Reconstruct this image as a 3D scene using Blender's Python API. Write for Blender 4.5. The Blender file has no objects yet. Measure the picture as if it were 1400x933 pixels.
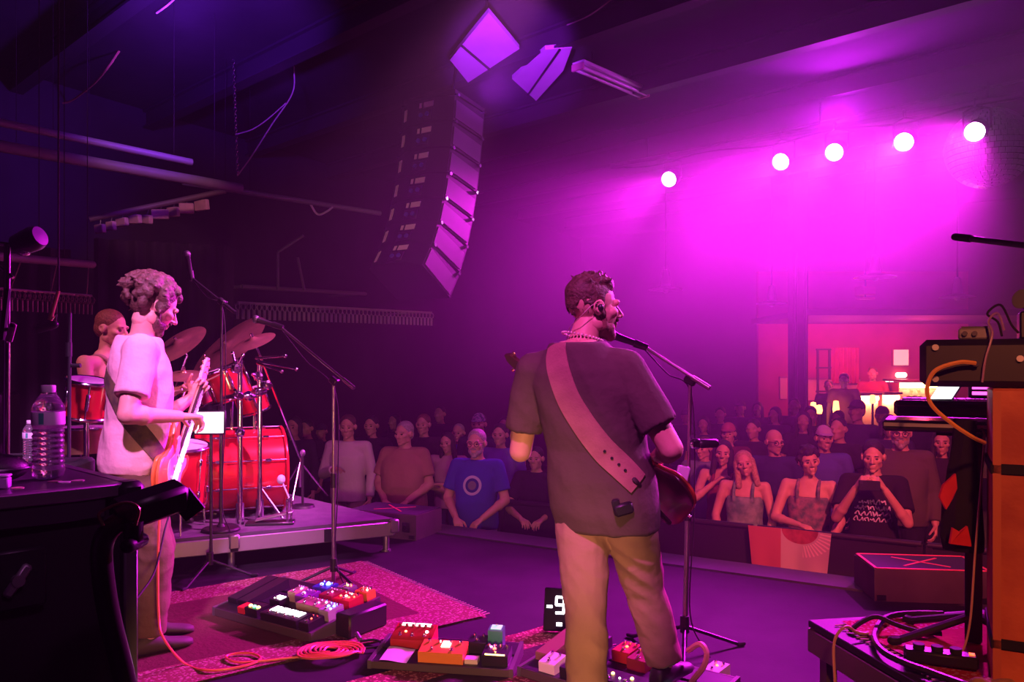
import bpy, bmesh, math, random
import numpy as np
from mathutils import Vector, Matrix, Euler, Quaternion
V = Vector
R = math.radians
random.seed(7)
SC = bpy.context.scene
COL = SC.collection

# ------------------------------------------------------------------ camera
FPX, YH, HC = 1100.0, 500.0, 1.4          # focal length in px, horizon row, eye height above the stage
cam_d = bpy.data.cameras.new('camera')
cam_d.sensor_width = 36.0
cam_d.lens = FPX / 1400.0 * 36.0
cam_d.shift_y = (YH - 466.5) / 1400.0
cam_d.clip_start = 0.05
cam = bpy.data.objects.new('camera', cam_d)
cam.location = (0, 0, HC)
cam.rotation_euler = (R(90), 0, 0)
COL.objects.link(cam)
SC.camera = cam

# ------------------------------------------------------------------ world: dark venue air with thin haze
HAZE, HAZE_THIN = 0.050, 0.0026
w = bpy.data.worlds.new('venue')
SC.world = w
w.use_nodes = True
nt = w.node_tree
nt.nodes['Background'].inputs[0].default_value = (0.03, 0.0, 0.06, 1)
nt.nodes['Background'].inputs[1].default_value = 0.05
vs = nt.nodes.new('ShaderNodeVolumeScatter')
vs.inputs['Color'].default_value = (1, 1, 1, 1)
vs.inputs['Density'].default_value = 0.011
vs.inputs['Anisotropy'].default_value = 0.35
# haze density shaped to brighten the crowd's right side and keep the stage dark
def wmath(op, a, b=None, c=None):
    n = nt.nodes.new('ShaderNodeMath'); n.operation = op
    for i, x in enumerate((a, b, c)):
        if x is None: continue
        if isinstance(x, (int, float)): n.inputs[i].default_value = x
        else: nt.links.new(x, n.inputs[i])
    return n.outputs[0]
def wramp(x, a, b):
    n = nt.nodes.new('ShaderNodeMapRange'); n.interpolation_type = 'SMOOTHSTEP'
    nt.links.new(x, n.inputs[0]); n.inputs[1].default_value = a; n.inputs[2].default_value = b
    return n.outputs[0]
geo = nt.nodes.new('ShaderNodeNewGeometry')
sep = nt.nodes.new('ShaderNodeSeparateXYZ')
nt.links.new(geo.outputs['Position'], sep.inputs[0])
HX, HY, HZ = sep.outputs
bank = wmath('MULTIPLY', wramp(HX, -2.2, 2.4), wramp(HY, 3.6, 6.6))
bank = wmath('MULTIPLY', bank, wmath('SUBTRACT', 1.0, wmath('MULTIPLY', wramp(HY, 8.8, 11.0), 0.75)))
bank = wmath('MULTIPLY', bank, wmath('MULTIPLY_ADD', wramp(HZ, 0.4, 2.3), 0.85, 0.15))       # thinned low down to clear the veil over the crowd
dens = wmath('ADD', wmath('MULTIPLY', bank, HAZE), HAZE_THIN)
nt.links.new(dens, vs.inputs['Density'])
nt.links.new(vs.outputs[0], nt.nodes['World Output'].inputs['Volume'])
w.cycles.volume_step_size = 3.5
SC.cycles.volume_max_steps = 9
SC.cycles.use_denoising = True
SC.cycles.volume_bounces = 0
SC.cycles.adaptive_threshold = 0.02
SC.cycles.max_bounces = 5
SC.cycles.diffuse_bounces = 1
SC.cycles.glossy_bounces = 2
SC.cycles.sample_clamp_indirect = 4.0

# ------------------------------------------------------------------ view
vw = SC.view_settings
vw.view_transform = 'Standard'
vw.look = 'None'
vw.exposure = 0.0
vw.gamma = 1.0
vw.use_curve_mapping = False

# ------------------------------------------------------------------ stage lamps without fixtures, some added to brighten dim surfaces
def spot(name, loc, target, color, power, size=40, blend=0.6, radius=0.08):
    d = bpy.data.lights.new(name, 'SPOT')
    d.color = color
    d.energy = power
    d.spot_size = R(size)
    d.spot_blend = blend
    d.shadow_soft_size = radius
    o = bpy.data.objects.new(name, d)
    o.location = loc
    o.rotation_euler = (V(target) - V(loc)).to_track_quat('-Z', 'Y').to_euler()
    COL.objects.link(o)
    return o

def point(name, loc, color, power, radius=0.1):
    d = bpy.data.lights.new(name, 'POINT')
    d.color = color
    d.energy = power
    d.shadow_soft_size = radius
    o = bpy.data.objects.new(name, d)
    o.location = loc
    COL.objects.link(o)
    return o

# amber floor lamp in front of the camera's feet, warming the performers' backs from below
spot('amber_floor_lamp', (-0.10, 0.65, 0.75), (-0.50, 3.5, 0.50), (1.0, 0.40, 0.20), 250, 49, 0.35, 0.12)
# warm lamp high behind the camera: catches the rear of the speakers
spot('amber_high_lamp', (-2.4, -1.0, 3.4), (-1.15, 8.0, 3.0), (1.0, 0.38, 0.22), 300, 14, 0.5, 0.1)
# red lamp for the keyboard corner
spot('red_side_lamp', (0.5, -0.8, 2.9), (1.75, 2.7, 0.75), (1.0, 0.22, 0.10), 420, 32, 0.6, 0.1)
# pale magenta top light over the pink-shirted guitarist and the drums
spot('magenta_top_lamp', (0.5, 4.6, 4.3), (-1.75, 4.1, 1.45), (1.0, 0.22, 0.95), 1100, 25, 0.7, 0.1)
spot('magenta_drum_lamp', (0.5, 4.9, 4.4), (-2.15, 6.4, 1.05), (1.0, 0.14, 0.75), 2400, 34, 0.7, 0.1)
# pink top-back light on the singing guitarist
spot('pink_back_lamp', (-0.5, 0.6, 4.3), (0.3, 3.15, 1.4), (1.0, 0.10, 0.80), 900, 20, 0.6, 0.1)
spot('pink_left_lamp', (-1.1, 0.9, 4.3), (-1.85, 3.95, 1.35), (1.0, 0.28, 1.0), 1700, 22, 0.6, 0.1)
# magenta side light for the singing guitarist's face and right arm
spot('magenta_side_lamp', (4.6, 5.0, 4.3), (0.45, 3.2, 1.40), (1.0, 0.16, 0.95), 1500, 14, 0.6, 0.08)
# violet washes on the ceiling and the left wall
spot('violet_ceiling_lamp', (-1.9, 4.6, 3.4), (-2.6, 7.2, 4.6), (0.22, 0.02, 1.0), 1300, 44, 0.9, 0.1)
spot('violet_pipe_lamp', (-1.6, 6.2, 3.6), (-4.6, 7.6, 4.3), (0.24, 0.02, 1.0), 500, 70, 0.9, 0.1)
spot('violet_panel_lamp', (-0.1, 4.4, 2.9), (0.0, 7.8, 4.4), (0.42, 0.02, 1.0), 2200, 22, 0.5, 0.08)
# red-pink lamps on the front rows of the crowd
spot('red_crowd_lamp', (2.2, 0.6, 3.9), (2.9, 6.9, 0.3), (1.0, 0.10, 0.17), 2100, 34, 0.8, 0.1)
spot('violet_crowd_lamp', (-0.4, 3.2, 4.4), (-0.9, 8.2, 0.3), (0.95, 0.12, 0.65), 240, 36, 0.8, 0.1)
# added spots with no real source, brightening ceiling, curtain pleats, road case and drummer
spot('violet_ceiling_fill', (3.6, 8.9, 4.05), (2.4, 6.4, 4.7), (0.60, 0.01, 0.80), 420, 140, 0.8, 0.08)
spot('pink_curtain_fill', (-1.0, 2.0, 4.3), (-3.57, 8.1, 2.95), (1.0, 0.35, 0.45), 420, 13, 0.6, 0.08)
spot('magenta_case_fill', (0.4, 0.5, 3.0), (-1.02, 1.75, 1.22), (1.0, 0.25, 0.95), 40, 20, 0.6, 0.08)
spot('pink_drummer_fill', (-3.6, 3.2, 4.3), (-2.85, 5.7, 1.55), (1.0, 0.25, 0.45), 420, 14, 0.6, 0.08)

# ------------------------------------------------------------------ photo pixel -> point (a pixel gives the direction, d or z the distance)
def P(px, py, d):
    return V(((px - 700) / FPX * d, d, HC - (py - YH) / FPX * d))

def G(px, py, z=0.0):
    return P(px, py, (HC - z) * FPX / (py - YH))

UA, NA = V((0.851, -0.525, 0)), V((0.525, 0.851, 0))       # along the stage front, out to the crowd
E2, E1 = V((0.68, 0.733, 0)), V((-0.733, 0.68, 0))         # ceiling directions
FLOOR_Z = -0.95
CEIL_Z = 4.6

def UN(u, n, z=0.0):
    return UA * u + NA * n + V((0, 0, z))

# ------------------------------------------------------------------ materials
MATS = {}
def M(name, c, c2=None, rough=0.6, metal=0.0, scale=6.0, bump=0.0, bscale=20.0, emit=None, es=0.0,
      trans=0.0, spec=0.5, dist=0.01, coat=0.0, disc=None, alpha=1.0):
    if name in MATS:
        return MATS[name]
    m = bpy.data.materials.new(name)
    m.use_nodes = True
    t = m.node_tree
    b = t.nodes['Principled BSDF']
    b.inputs['Base Color'].default_value = (*c, 1)
    b.inputs['Roughness'].default_value = rough
    b.inputs['Metallic'].default_value = metal
    b.inputs['Specular IOR Level'].default_value = spec
    b.inputs['Transmission Weight'].default_value = trans
    b.inputs['Coat Weight'].default_value = coat
    b.inputs['Alpha'].default_value = alpha
    if emit:
        b.inputs['Emission Color'].default_value = (*emit, 1)
        b.inputs['Emission Strength'].default_value = es
    tc = t.nodes.new('ShaderNodeTexCoord')
    if c2:
        n = t.nodes.new('ShaderNodeTexNoise')
        n.inputs['Scale'].default_value = scale
        n.inputs['Detail'].default_value = 5
        t.links.new(tc.outputs['Object'], n.inputs['Vector'])
        r = t.nodes.new('ShaderNodeValToRGB')
        r.color_ramp.elements[0].position = 0.35
        r.color_ramp.elements[1].position = 0.65
        r.color_ramp.elements[0].color = (*c, 1)
        r.color_ramp.elements[1].color = (*c2, 1)
        t.links.new(n.outputs['Fac'], r.inputs['Fac'])
        src = r.outputs['Color']
        t.links.new(src, b.inputs['Base Color'])
    if disc:      # a printed round emblem: centre (x, z), radius, colour, on the front of a garment
        (dx, dz, dr, dc) = disc
        sp = t.nodes.new('ShaderNodeSeparateXYZ')
        t.links.new(tc.outputs['Object'], sp.inputs[0])
        cb = t.nodes.new('ShaderNodeCombineXYZ')
        t.links.new(sp.outputs[0], cb.inputs[0]); t.links.new(sp.outputs[2], cb.inputs[2])
        di = t.nodes.new('ShaderNodeVectorMath'); di.operation = 'DISTANCE'
        t.links.new(cb.outputs[0], di.inputs[0]); di.inputs[1].default_value = (dx, 0, dz)
        ramp = t.nodes.new('ShaderNodeValToRGB'); ramp.color_ramp.interpolation = 'CONSTANT'
        e = ramp.color_ramp.elements
        e[0].position = 0; e[0].color = (*[0.35 * k for k in dc], 1)
        e[1].position = 0.45 * dr * 5; e[1].color = (*[0.6 * k for k in c], 1)
        e2 = e.new(0.72 * dr * 5); e2.color = (*dc, 1)
        e3 = e.new(dr * 5); e3.color = (*c, 1)
        mu = t.nodes.new('ShaderNodeMath'); mu.operation = 'MULTIPLY'; mu.inputs[1].default_value = 5
        t.links.new(di.outputs['Value'], mu.inputs[0]); t.links.new(mu.outputs[0], ramp.inputs[0])
        gt = t.nodes.new('ShaderNodeMath'); gt.operation = 'GREATER_THAN'; gt.inputs[1].default_value = 0
        t.links.new(sp.outputs[1], gt.inputs[0])
        mx = t.nodes.new('ShaderNodeMix'); mx.data_type = 'RGBA'
        t.links.new(gt.outputs[0], mx.inputs[0]); mx.inputs[6].default_value = (*c, 1)
        t.links.new(ramp.outputs[0], mx.inputs[7]); t.links.new(mx.outputs[2], b.inputs['Base Color'])
    if bump:
        n2 = t.nodes.new('ShaderNodeTexNoise')
        n2.inputs['Scale'].default_value = bscale
        n2.inputs['Detail'].default_value = 4
        t.links.new(tc.outputs['Object'], n2.inputs['Vector'])
        bp = t.nodes.new('ShaderNodeBump')
        bp.inputs['Strength'].default_value = bump
        bp.inputs['Distance'].default_value = dist
        t.links.new(n2.outputs['Fac'], bp.inputs['Height'])
        t.links.new(bp.outputs[0], b.inputs['Normal'])
    MATS[name] = m
    return m

def rug_material(name, field, border, accent, hx, hy, bw):
    """woven rug: plain field, patterned border; hx, hy half sizes in metres, bw border width"""
    m = bpy.data.materials.new(name)
    m.use_nodes = True
    t = m.node_tree
    b = t.nodes['Principled BSDF']
    b.inputs['Roughness'].default_value = 0.95
    b.inputs['Specular IOR Level'].default_value = 0.1
    tc = t.nodes.new('ShaderNodeTexCoord')
    sp = t.nodes.new('ShaderNodeSeparateXYZ')
    t.links.new(tc.outputs['Object'], sp.inputs[0])
    def math_(op, a, bb=None):
        n = t.nodes.new('ShaderNodeMath'); n.operation = op
        for i, x in enumerate((a, bb)):
            if x is None: continue
            if isinstance(x, (int, float)): n.inputs[i].default_value = x
            else: t.links.new(x, n.inputs[i])
        return n.outputs[0]
    ex = math_('SUBTRACT', hx, math_('ABSOLUTE', sp.outputs[0]))
    ey = math_('SUBTRACT', hy, math_('ABSOLUTE', sp.outputs[1]))
    edge = math_('MINIMUM', ex, ey)
    isb = math_('LESS_THAN', edge, bw)
    vo = t.nodes.new('ShaderNodeTexVoronoi'); vo.inputs['Scale'].default_value = 55
    t.links.new(tc.outputs['Object'], vo.inputs['Vector'])
    no = t.nodes.new('ShaderNodeTexNoise'); no.inputs['Scale'].default_value = 48; no.inputs['Detail'].default_value = 3
    t.links.new(tc.outputs['Object'], no.inputs['Vector'])
    pat = math_('GREATER_THAN', math_('ADD', math_('MULTIPLY', vo.outputs['Distance'], 0.9), no.outputs['Fac']), 0.83)
    wv = t.nodes.new('ShaderNodeTexNoise'); wv.inputs['Scale'].default_value = 5
    t.links.new(tc.outputs['Object'], wv.inputs['Vector'])
    def mix(f, a, c):
        n = t.nodes.new('ShaderNodeMix'); n.data_type = 'RGBA'
        t.links.new(f, n.inputs[0])
        for i, x in ((6, a), (7, c)):
            if isinstance(x, tuple): n.inputs[i].default_value = (*x, 1)
            else: t.links.new(x, n.inputs[i])
        return n.outputs[2]
    bcol = mix(pat, border, accent)
    fcol = mix(wv.outputs['Fac'], field, tuple(0.75 * k for k in field))
    t.links.new(mix(isb, fcol, bcol), b.inputs['Base Color'])
    bp = t.nodes.new('ShaderNodeBump'); bp.inputs['Strength'].default_value = 0.5; bp.inputs['Distance'].default_value = 0.01
    t.links.new(no.outputs['Fac'], bp.inputs['Height']); t.links.new(bp.outputs[0], b.inputs['Normal'])
    return m

BLACK = M('black_plastic', (0.012, 0.012, 0.014), rough=0.45)
MATTE = M('matte_black', (0.008, 0.008, 0.009), rough=0.85)
STEEL = M('dark_steel', (0.10, 0.10, 0.11), rough=0.35, metal=0.9)
CHROME = M('chrome', (0.75, 0.75, 0.78), rough=0.16, metal=1.0)
ALU = M('aluminium', (0.45, 0.45, 0.46), rough=0.4, metal=0.9)
RUBBER = M('rubber', (0.01, 0.01, 0.01), rough=0.8)
GRILLE = M('mic_grille', (0.22, 0.22, 0.24), rough=0.5, metal=0.8, bump=0.6, bscale=400, dist=0.002)
WHITE = M('white_paint', (0.75, 0.75, 0.75), rough=0.5)

# ------------------------------------------------------------------ mesh building
class MB:
    def __init__(s, mat=None):
        s.v, s.f = [], []
        s.m = mat or Matrix()
    def add(s, vs, fs):
        k = len(s.v)
        s.v.extend(s.m @ V(p) for p in vs)
        s.f.extend(tuple(i + k for i in f) for f in fs)
        return s
    def box(s, c, size, rot=None, bev=0.0):
        rot = rot or Matrix.Identity(3)
        if not isinstance(rot, Matrix): rot = Euler(rot).to_matrix()
        rot = rot.to_3x3()
        hx, hy, hz = (0.5 * k for k in size)
        c = V(c)
        if bev <= 0:
            pts = [c + rot @ V((x * hx, y * hy, z * hz)) for x in (-1, 1) for y in (-1, 1) for z in (-1, 1)]
            return s.add(pts, [(0, 1, 3, 2), (4, 6, 7, 5), (0, 4, 5, 1), (2, 3, 7, 6), (0, 2, 6, 4), (1, 5, 7, 3)])
        b = min(bev, hx * 0.9, hy * 0.9, hz * 0.9)
        pts, idx = [], {}
        for x in (-1, 1):
            for y in (-1, 1):
                for z in (-1, 1):
                    for a in range(3):
                        q = [x * (hx - b), y * (hy - b), z * (hz - b)]
                        q[a] = (x * hx, y * hy, z * hz)[a]
                        idx[(x, y, z, a)] = len(pts)
                        pts.append(c + rot @ V(q))
        fs = []
        I = idx
        for a in range(3):
            o1, o2 = [(1, 2), (0, 2), (0, 1)][a]
            for sg in (-1, 1):
                q = []
                for (p, r) in ((-1, -1), (1, -1), (1, 1), (-1, 1)):
                    k = [0, 0, 0]; k[a] = sg; k[o1] = p; k[o2] = r
                    q.append(I[(*k, a)])
                fs.append(tuple(q))
            for p in (-1, 1):
                for r in (-1, 1):
                    k0 = [0, 0, 0]; k0[o1] = p; k0[o2] = r
                    k1 = list(k0); k0[a] = -1; k1[a] = 1
                    fs.append((I[(*k0, o1)], I[(*k1, o1)], I[(*k1, o2)], I[(*k0, o2)]))
        for x in (-1, 1):
            for y in (-1, 1):
                for z in (-1, 1):
                    fs.append(tuple(I[(x, y, z, a)] for a in range(3)))
        return s.add(pts, fs)
    @staticmethod
    def frame(d):
        d = V(d).normalized()
        a = V((0, 0, 1)) if abs(d.z) < 0.9 else V((1, 0, 0))
        x = a.cross(d).normalized()
        return x, d.cross(x).normalized()
    def rings(s, rings, closed=False, caps=True):
        n = len(rings[0])
        vs = [p for r in rings for p in r]
        fs = []
        m = len(rings)
        for i in range(m if closed else m - 1):
            for j in range(n):
                a, b = i * n + j, i * n + (j + 1) % n
                c, d = ((i + 1) % m) * n + (j + 1) % n, ((i + 1) % m) * n + j
                fs.append((a, b, c, d))
        if caps and not closed:
            fs.append(tuple(range(n))[::-1])
            fs.append(tuple((m - 1) * n + j for j in range(n)))
        return s.add(vs, fs)
    def circ(s, c, x, y, rx, ry, n, e=2.0):
        out = []
        for k in range(n):
            a = 2 * math.pi * k / n
            ca, sa = math.cos(a), math.sin(a)
            out.append(c + x * (rx * math.copysign(abs(ca) ** (2 / e), ca)) + y * (ry * math.copysign(abs(sa) ** (2 / e), sa)))
        return out
    def cyl(s, p0, p1, r0, r1=None, n=12):
        p0, p1 = V(p0), V(p1)
        r1 = r0 if r1 is None else r1
        x, y = s.frame(p1 - p0)
        return s.rings([s.circ(p0, x, y, r0, r0, n), s.circ(p1, x, y, r1, r1, n)])
    def cap(s, p0, p1, r0, r1=None, n=10, k=3):
        p0, p1 = V(p0), V(p1)
        r1 = r0 if r1 is None else r1
        d = (p1 - p0).normalized() if (p1 - p0).length > 1e-6 else V((0, 0, 1))
        x, y = s.frame(d)
        rs = []
        for i in range(k + 1):
            a = math.pi / 2 * (1 - i / k) * 0.97
            rs.append(s.circ(p0 - d * (r0 * math.sin(a)), x, y, r0 * math.cos(a), r0 * math.cos(a), n))
        for i in range(k + 1):
            a = math.pi / 2 * (i / k) * 0.97
            rs.append(s.circ(p1 + d * (r1 * math.sin(a)), x, y, r1 * math.cos(a), r1 * math.cos(a), n))
        return s.rings(rs)
    def ell(s, c, r, rot=None, nu=14, nv=9):
        c = V(c)
        rot = Matrix.Identity(3) if rot is None else (Euler(rot).to_matrix() if not isinstance(rot, Matrix) else rot.to_3x3())
        rs = []
        for i in range(nv + 1):
            a = -math.pi / 2 + math.pi * (i / nv)
            a *= 0.985
            rs.append([c + rot @ V((r[0] * math.cos(a) * math.cos(b), r[1] * math.cos(a) * math.sin(b), r[2] * math.sin(a)))
                       for b in (2 * math.pi * j / nu for j in range(nu))])
        return s.rings(rs)
    def tube(s, pts, r, n=6, closed=False):
        pts = [V(p) for p in pts]
        m = len(pts)
        rr = r if isinstance(r, (list, tuple)) else [r] * m
        t0 = (pts[1] - pts[0]).normalized()
        x, y = s.frame(t0)
        rs = []
        for i, p in enumerate(pts):
            if closed: t = pts[(i + 1) % m] - pts[i - 1]
            else: t = pts[min(i + 1, m - 1)] - pts[max(i - 1, 0)]
            if t.length < 1e-9: t = t0
            t.normalize()
            x = (x - t * x.dot(t))
            if x.length < 1e-6: x = s.frame(t)[0]
            x.normalize()
            y = t.cross(x)
            rs.append(s.circ(p, x, y, rr[i], rr[i], n))
        return s.rings(rs, closed=closed)
    def lathe(s, prof, p0=(0, 0, 0), axis=(0, 0, 1), n=16, closed=False):
        p0 = V(p0); d = V(axis).normalized()
        x, y = s.frame(d)
        return s.rings([s.circ(p0 + d * z, x, y, max(r, 1e-4), max(r, 1e-4), n) for r, z in prof], closed=closed)
    def torus(s, c, axis, r, rt, n=24, nt=6):
        c = V(c); x, y = s.frame(axis)
        return s.tube([c + x * (r * math.cos(2 * math.pi * k / n)) + y * (r * math.sin(2 * math.pi * k / n)) for k in range(n)], rt, nt, closed=True)
    def prism(s, poly, z0, z1):
        n = len(poly)
        vs = [V((p[0], p[1], z0)) for p in poly] + [V((p[0], p[1], z1)) for p in poly]
        fs = [tuple(range(n))[::-1], tuple(range(n, 2 * n))]
        fs += [(i, (i + 1) % n, n + (i + 1) % n, n + i) for i in range(n)]
        return s.add(vs, fs)
    def mesh(s, name='m', normals=True):
        me = bpy.data.meshes.new(name)
        me.from_pydata([tuple(p) for p in s.v], [], s.f)
        if normals:
            bm = bmesh.new(); bm.from_mesh(me)
            bmesh.ops.recalc_face_normals(bm, faces=bm.faces)
            bm.to_mesh(me); bm.free()
        return me
    def build(s, name, mat, parent=None, ang=38, world=True):
        """link as one mesh object; world: the vertices are world points and are moved into the parent's frame"""
        if parent is not None and world:
            inv = RM[parent.name].inverted()
            s.v = [inv @ p for p in s.v]
        me = s.mesh(name)
        return link_mesh(name, me, mat, parent, ang)

RM = {}
def link_mesh(name, me, mat, parent=None, ang=38):
    me.materials.clear()
    me.materials.append(mat)
    me.polygons.foreach_set('use_smooth', [True] * len(me.polygons))
    if ang < 179:
        me.set_sharp_from_angle(angle=R(ang))
    o = bpy.data.objects.new(name, me)
    COL.objects.link(o)
    if parent is not None:
        o.parent = parent
        RM[o.name] = RM[parent.name]
    else:
        RM[o.name] = Matrix()
    return o

def tag(o, label=None, cat=None, group=None, kind=None):
    if label: o['label'] = label
    if cat: o['category'] = cat
    if group: o['group'] = group
    if kind: o['kind'] = kind
    return o

def thing(name, label, cat, loc=(0, 0, 0), rz=0.0, group=None, mat=None, scale=1.0):
    o = bpy.data.objects.new(name, None)
    o.empty_display_size = 0.1
    COL.objects.link(o)
    m = mat if mat is not None else Matrix.Translation(V(loc)) @ Matrix.Rotation(rz, 4, 'Z') @ Matrix.Scale(scale, 4)
    o.matrix_world = m
    RM[o.name] = m.copy()
    return tag(o, label, cat, group)

def solo(mb, name, mat, label=None, cat=None, group=None, kind=None, ang=38):
    """a thing that is one mesh: origin moved to the middle of its base"""
    xs = [p.x for p in mb.v]; ys = [p.y for p in mb.v]; zs = [p.z for p in mb.v]
    c = V(((min(xs) + max(xs)) / 2, (min(ys) + max(ys)) / 2, min(zs)))
    mb.v = [p - c for p in mb.v]
    o = mb.build(name, mat, None, ang)
    o.location = c
    RM[o.name] = Matrix.Translation(c)
    return tag(o, label, cat, group, kind)

def copy_tree(o, parent=None):
    c = o.copy()
    COL.objects.link(c)
    if parent is not None: c.parent = parent
    RM[c.name] = RM[o.name].copy()
    for ch in list(o.children):
        copy_tree(ch, c)
    return c

def crom(pts, k=6):
    pts = [V(p) for p in pts]
    q = [2 * pts[0] - pts[1]] + pts + [2 * pts[-1] - pts[-2]]
    out = []
    for i in range(1, len(q) - 2):
        a, b, c, d = q[i - 1:i + 3]
        for j in range(k):
            t = j / k
            out.append(0.5 * (2 * b + (c - a) * t + (2 * a - 5 * b + 4 * c - d) * t * t + (3 * b - a - 3 * c + d) * t ** 3))
    out.append(pts[-1])
    return out

def basis(x, z, o):
    """matrix with local x along x, local z near z, origin o"""
    x = V(x).normalized(); z = V(z)
    z = (z - x * z.dot(x)).normalized()
    y = z.cross(x)
    m = Matrix((x, y, z)).transposed().to_4x4()
    m.translation = V(o)
    return m

# remeshing scratch scene
TMP = bpy.data.scenes.new('scratch')
def remesh(mb, voxel, it=4, fac=0.5):
    me = mb.mesh('tmp')
    ob = bpy.data.objects.new('tmp', me)
    TMP.collection.objects.link(ob)
    r = ob.modifiers.new('r', 'REMESH'); r.mode = 'VOXEL'; r.voxel_size = voxel
    if it:
        sm = ob.modifiers.new('s', 'SMOOTH'); sm.factor = fac; sm.iterations = it
    vl = TMP.view_layers[0]
    with bpy.context.temp_override(scene=TMP, view_layer=vl):
        dg = bpy.context.evaluated_depsgraph_get()
        out = bpy.data.meshes.new_from_object(ob.evaluated_get(dg))
    bpy.data.objects.remove(ob); bpy.data.meshes.remove(me)
    return out

def join_meshes(items, name='joined'):
    bm = bmesh.new()
    for me, mt in items:
        c = me.copy()
        if mt is not None: c.transform(mt)
        bm.from_mesh(c)
        bpy.data.meshes.remove(c)
    out = bpy.data.meshes.new(name)
    bm.to_mesh(out); bm.free()
    return out

# ================================================================== the room
def un_box(name, u0, u1, n0, n1, z0, z1, mat, parent=None):
    mb = MB()
    c = UN((u0 + u1) / 2, (n0 + n1) / 2, (z0 + z1) / 2)
    mb.box(c, (u1 - u0, n1 - n0, z1 - z0), Matrix((UA, NA, V((0, 0, 1)))).transposed())
    o = mb.build(name, mat, parent)
    if parent is None: o['kind'] = 'structure'
    return o

STAGE = M('stage_floor_black', (0.017, 0.015, 0.019), (0.026, 0.022, 0.028), rough=0.75, scale=3, bump=0.08, bscale=60, spec=0.15)
LIP = M('stage_lip_paint', (0.075, 0.065, 0.085), (0.055, 0.05, 0.06), rough=0.55, scale=4)
CONC = M('dark_concrete', (0.03, 0.028, 0.03), (0.045, 0.04, 0.042), rough=0.7, scale=2)
WALL = M('dark_wall_paint', (0.022, 0.018, 0.028), (0.03, 0.024, 0.036), rough=0.9, scale=1.5)
CEIL = M('black_ceiling', (0.020, 0.017, 0.024), (0.032, 0.028, 0.036), rough=0.9, scale=1.2, bump=0.2, bscale=3, dist=0.05)
BEAM = M('beam_paint', (0.03, 0.026, 0.034), rough=0.7)
REDWALL = M('bar_wall_red', (0.40, 0.06, 0.09), (0.30, 0.04, 0.07), rough=0.8, scale=1.5)

un_box('floor', -9.2, 12.2, 5.72, 18.2, FLOOR_Z - 0.1, FLOOR_Z, CONC)
st = un_box('floor_stage', -9.2, 12.2, -3.5, 5.36, FLOOR_Z, 0.0, STAGE)
un_box('stage_groove', -9.2, 12.2, 5.36, 5.40, FLOOR_Z, -0.03, MATTE, st)
un_box('trim_1', -9.2, 12.2, 5.40, 5.70, FLOOR_Z, 0.004, LIP)
un_box('wall_left', -9.4, -9.2, -3.5, 18.2, FLOOR_Z, CEIL_Z, WALL)
un_box('wall_back', -9.2, 12.2, 18.2, 18.4, FLOOR_Z, CEIL_Z, WALL)
un_box('wall_right', 12.2, 12.4, -3.5, 18.2, FLOOR_Z, CEIL_Z, WALL)
un_box('wall_rear', -9.2, 12.2, -3.7, -3.5, FLOOR_Z, CEIL_Z, WALL)
cl = un_box('ceiling', -9.4, 12.4, -3.7, 18.4, CEIL_Z, CEIL_Z + 0.12, CEIL)

# beams under the ceiling, one part each
for k in range(9):
    e = 1.2 + k * 1.55
    c = E2 * e + E1 * 4.5
    mb = MB()
    rot = Matrix((E1, E2, V((0, 0, 1)))).transposed()
    zc = CEIL_Z - 0.12
    mb.box(c + V((0, 0, zc)), (13.0, 0.05, 0.20), rot)
    mb.box(c + V((0, 0, zc - 0.10)), (13.0, 0.14, 0.025), rot)
    mb.box(c + V((0, 0, zc + 0.10)), (13.0, 0.14, 0.025), rot)
    mb.build('beam', BEAM, cl)
for (a, b, r, z) in (((0, 200), (330, 258), 0.045, 3.05), ((60, 180), (262, 222), 0.03, 3.2), ((330, 262), (520, 292), 0.03, 3.3)):
    p, q = G(*a, z), G(*b, z)
    p = p - (q - p) * 0.35
    mb = MB(); mb.cyl(p, q, r, n=10); mb.build('ceiling_pipe', M('grey_pipe', (0.20, 0.18, 0.22), rough=0.5), cl)
    for k in (.3, .9):
        e_ = p + (q - p) * k
        mb = MB(); mb.cyl(e_, (e_.x, e_.y, CEIL_Z), 0.002, n=6); mb.build('pipe_hanger', MATTE, cl)

# raised bar area at the far right with its red wall
PLAT = M('bar_platform', (0.05, 0.03, 0.03), rough=0.8)
bp = MB()
BZ = -0.45
bx0, bx1, bd0, bd1 = 4.9, 9.2, 13.2, 16.0
bp.box(((bx0 + bx1) / 2, (bd0 + bd1) / 2, (FLOOR_Z + BZ) / 2), (bx1 - bx0, bd1 - bd0, BZ - FLOOR_Z))
o = bp.build('floor_bar', PLAT); o['kind'] = 'structure'
mb = MB(); mb.box((7.3, 15.9, 1.4), (4.9, 0.12, 3.7)); o = mb.build('wall_bar', REDWALL); o['kind'] = 'structure'
mb = MB(); mb.box((7.1, 14.55, 2.27), (4.7, 2.8, 0.10)); o = mb.build('ceiling_bar', WALL); o['kind'] = 'structure'

# dark square column beside the bar
t = thing('column', 'dark square column standing beside the glowing bar', 'column', (4.62, 13.0, FLOOR_Z))
mb = MB(); mb.box((4.62, 13.0, (FLOOR_Z + CEIL_Z) / 2), (0.24, 0.24, CEIL_Z - FLOOR_Z)); mb.build('shaft', M('column_paint', (0.03, 0.02, 0.04), rough=0.6), t)
for dx in (-0.07, 0.07):
    mb = MB(); mb.cyl((4.62 + dx, 12.87, FLOOR_Z), (4.62 + dx, 12.87, 3.2), 0.022); mb.build('conduit', M('grey_pipe', (0.2, 0.18, 0.22)), t)

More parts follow.
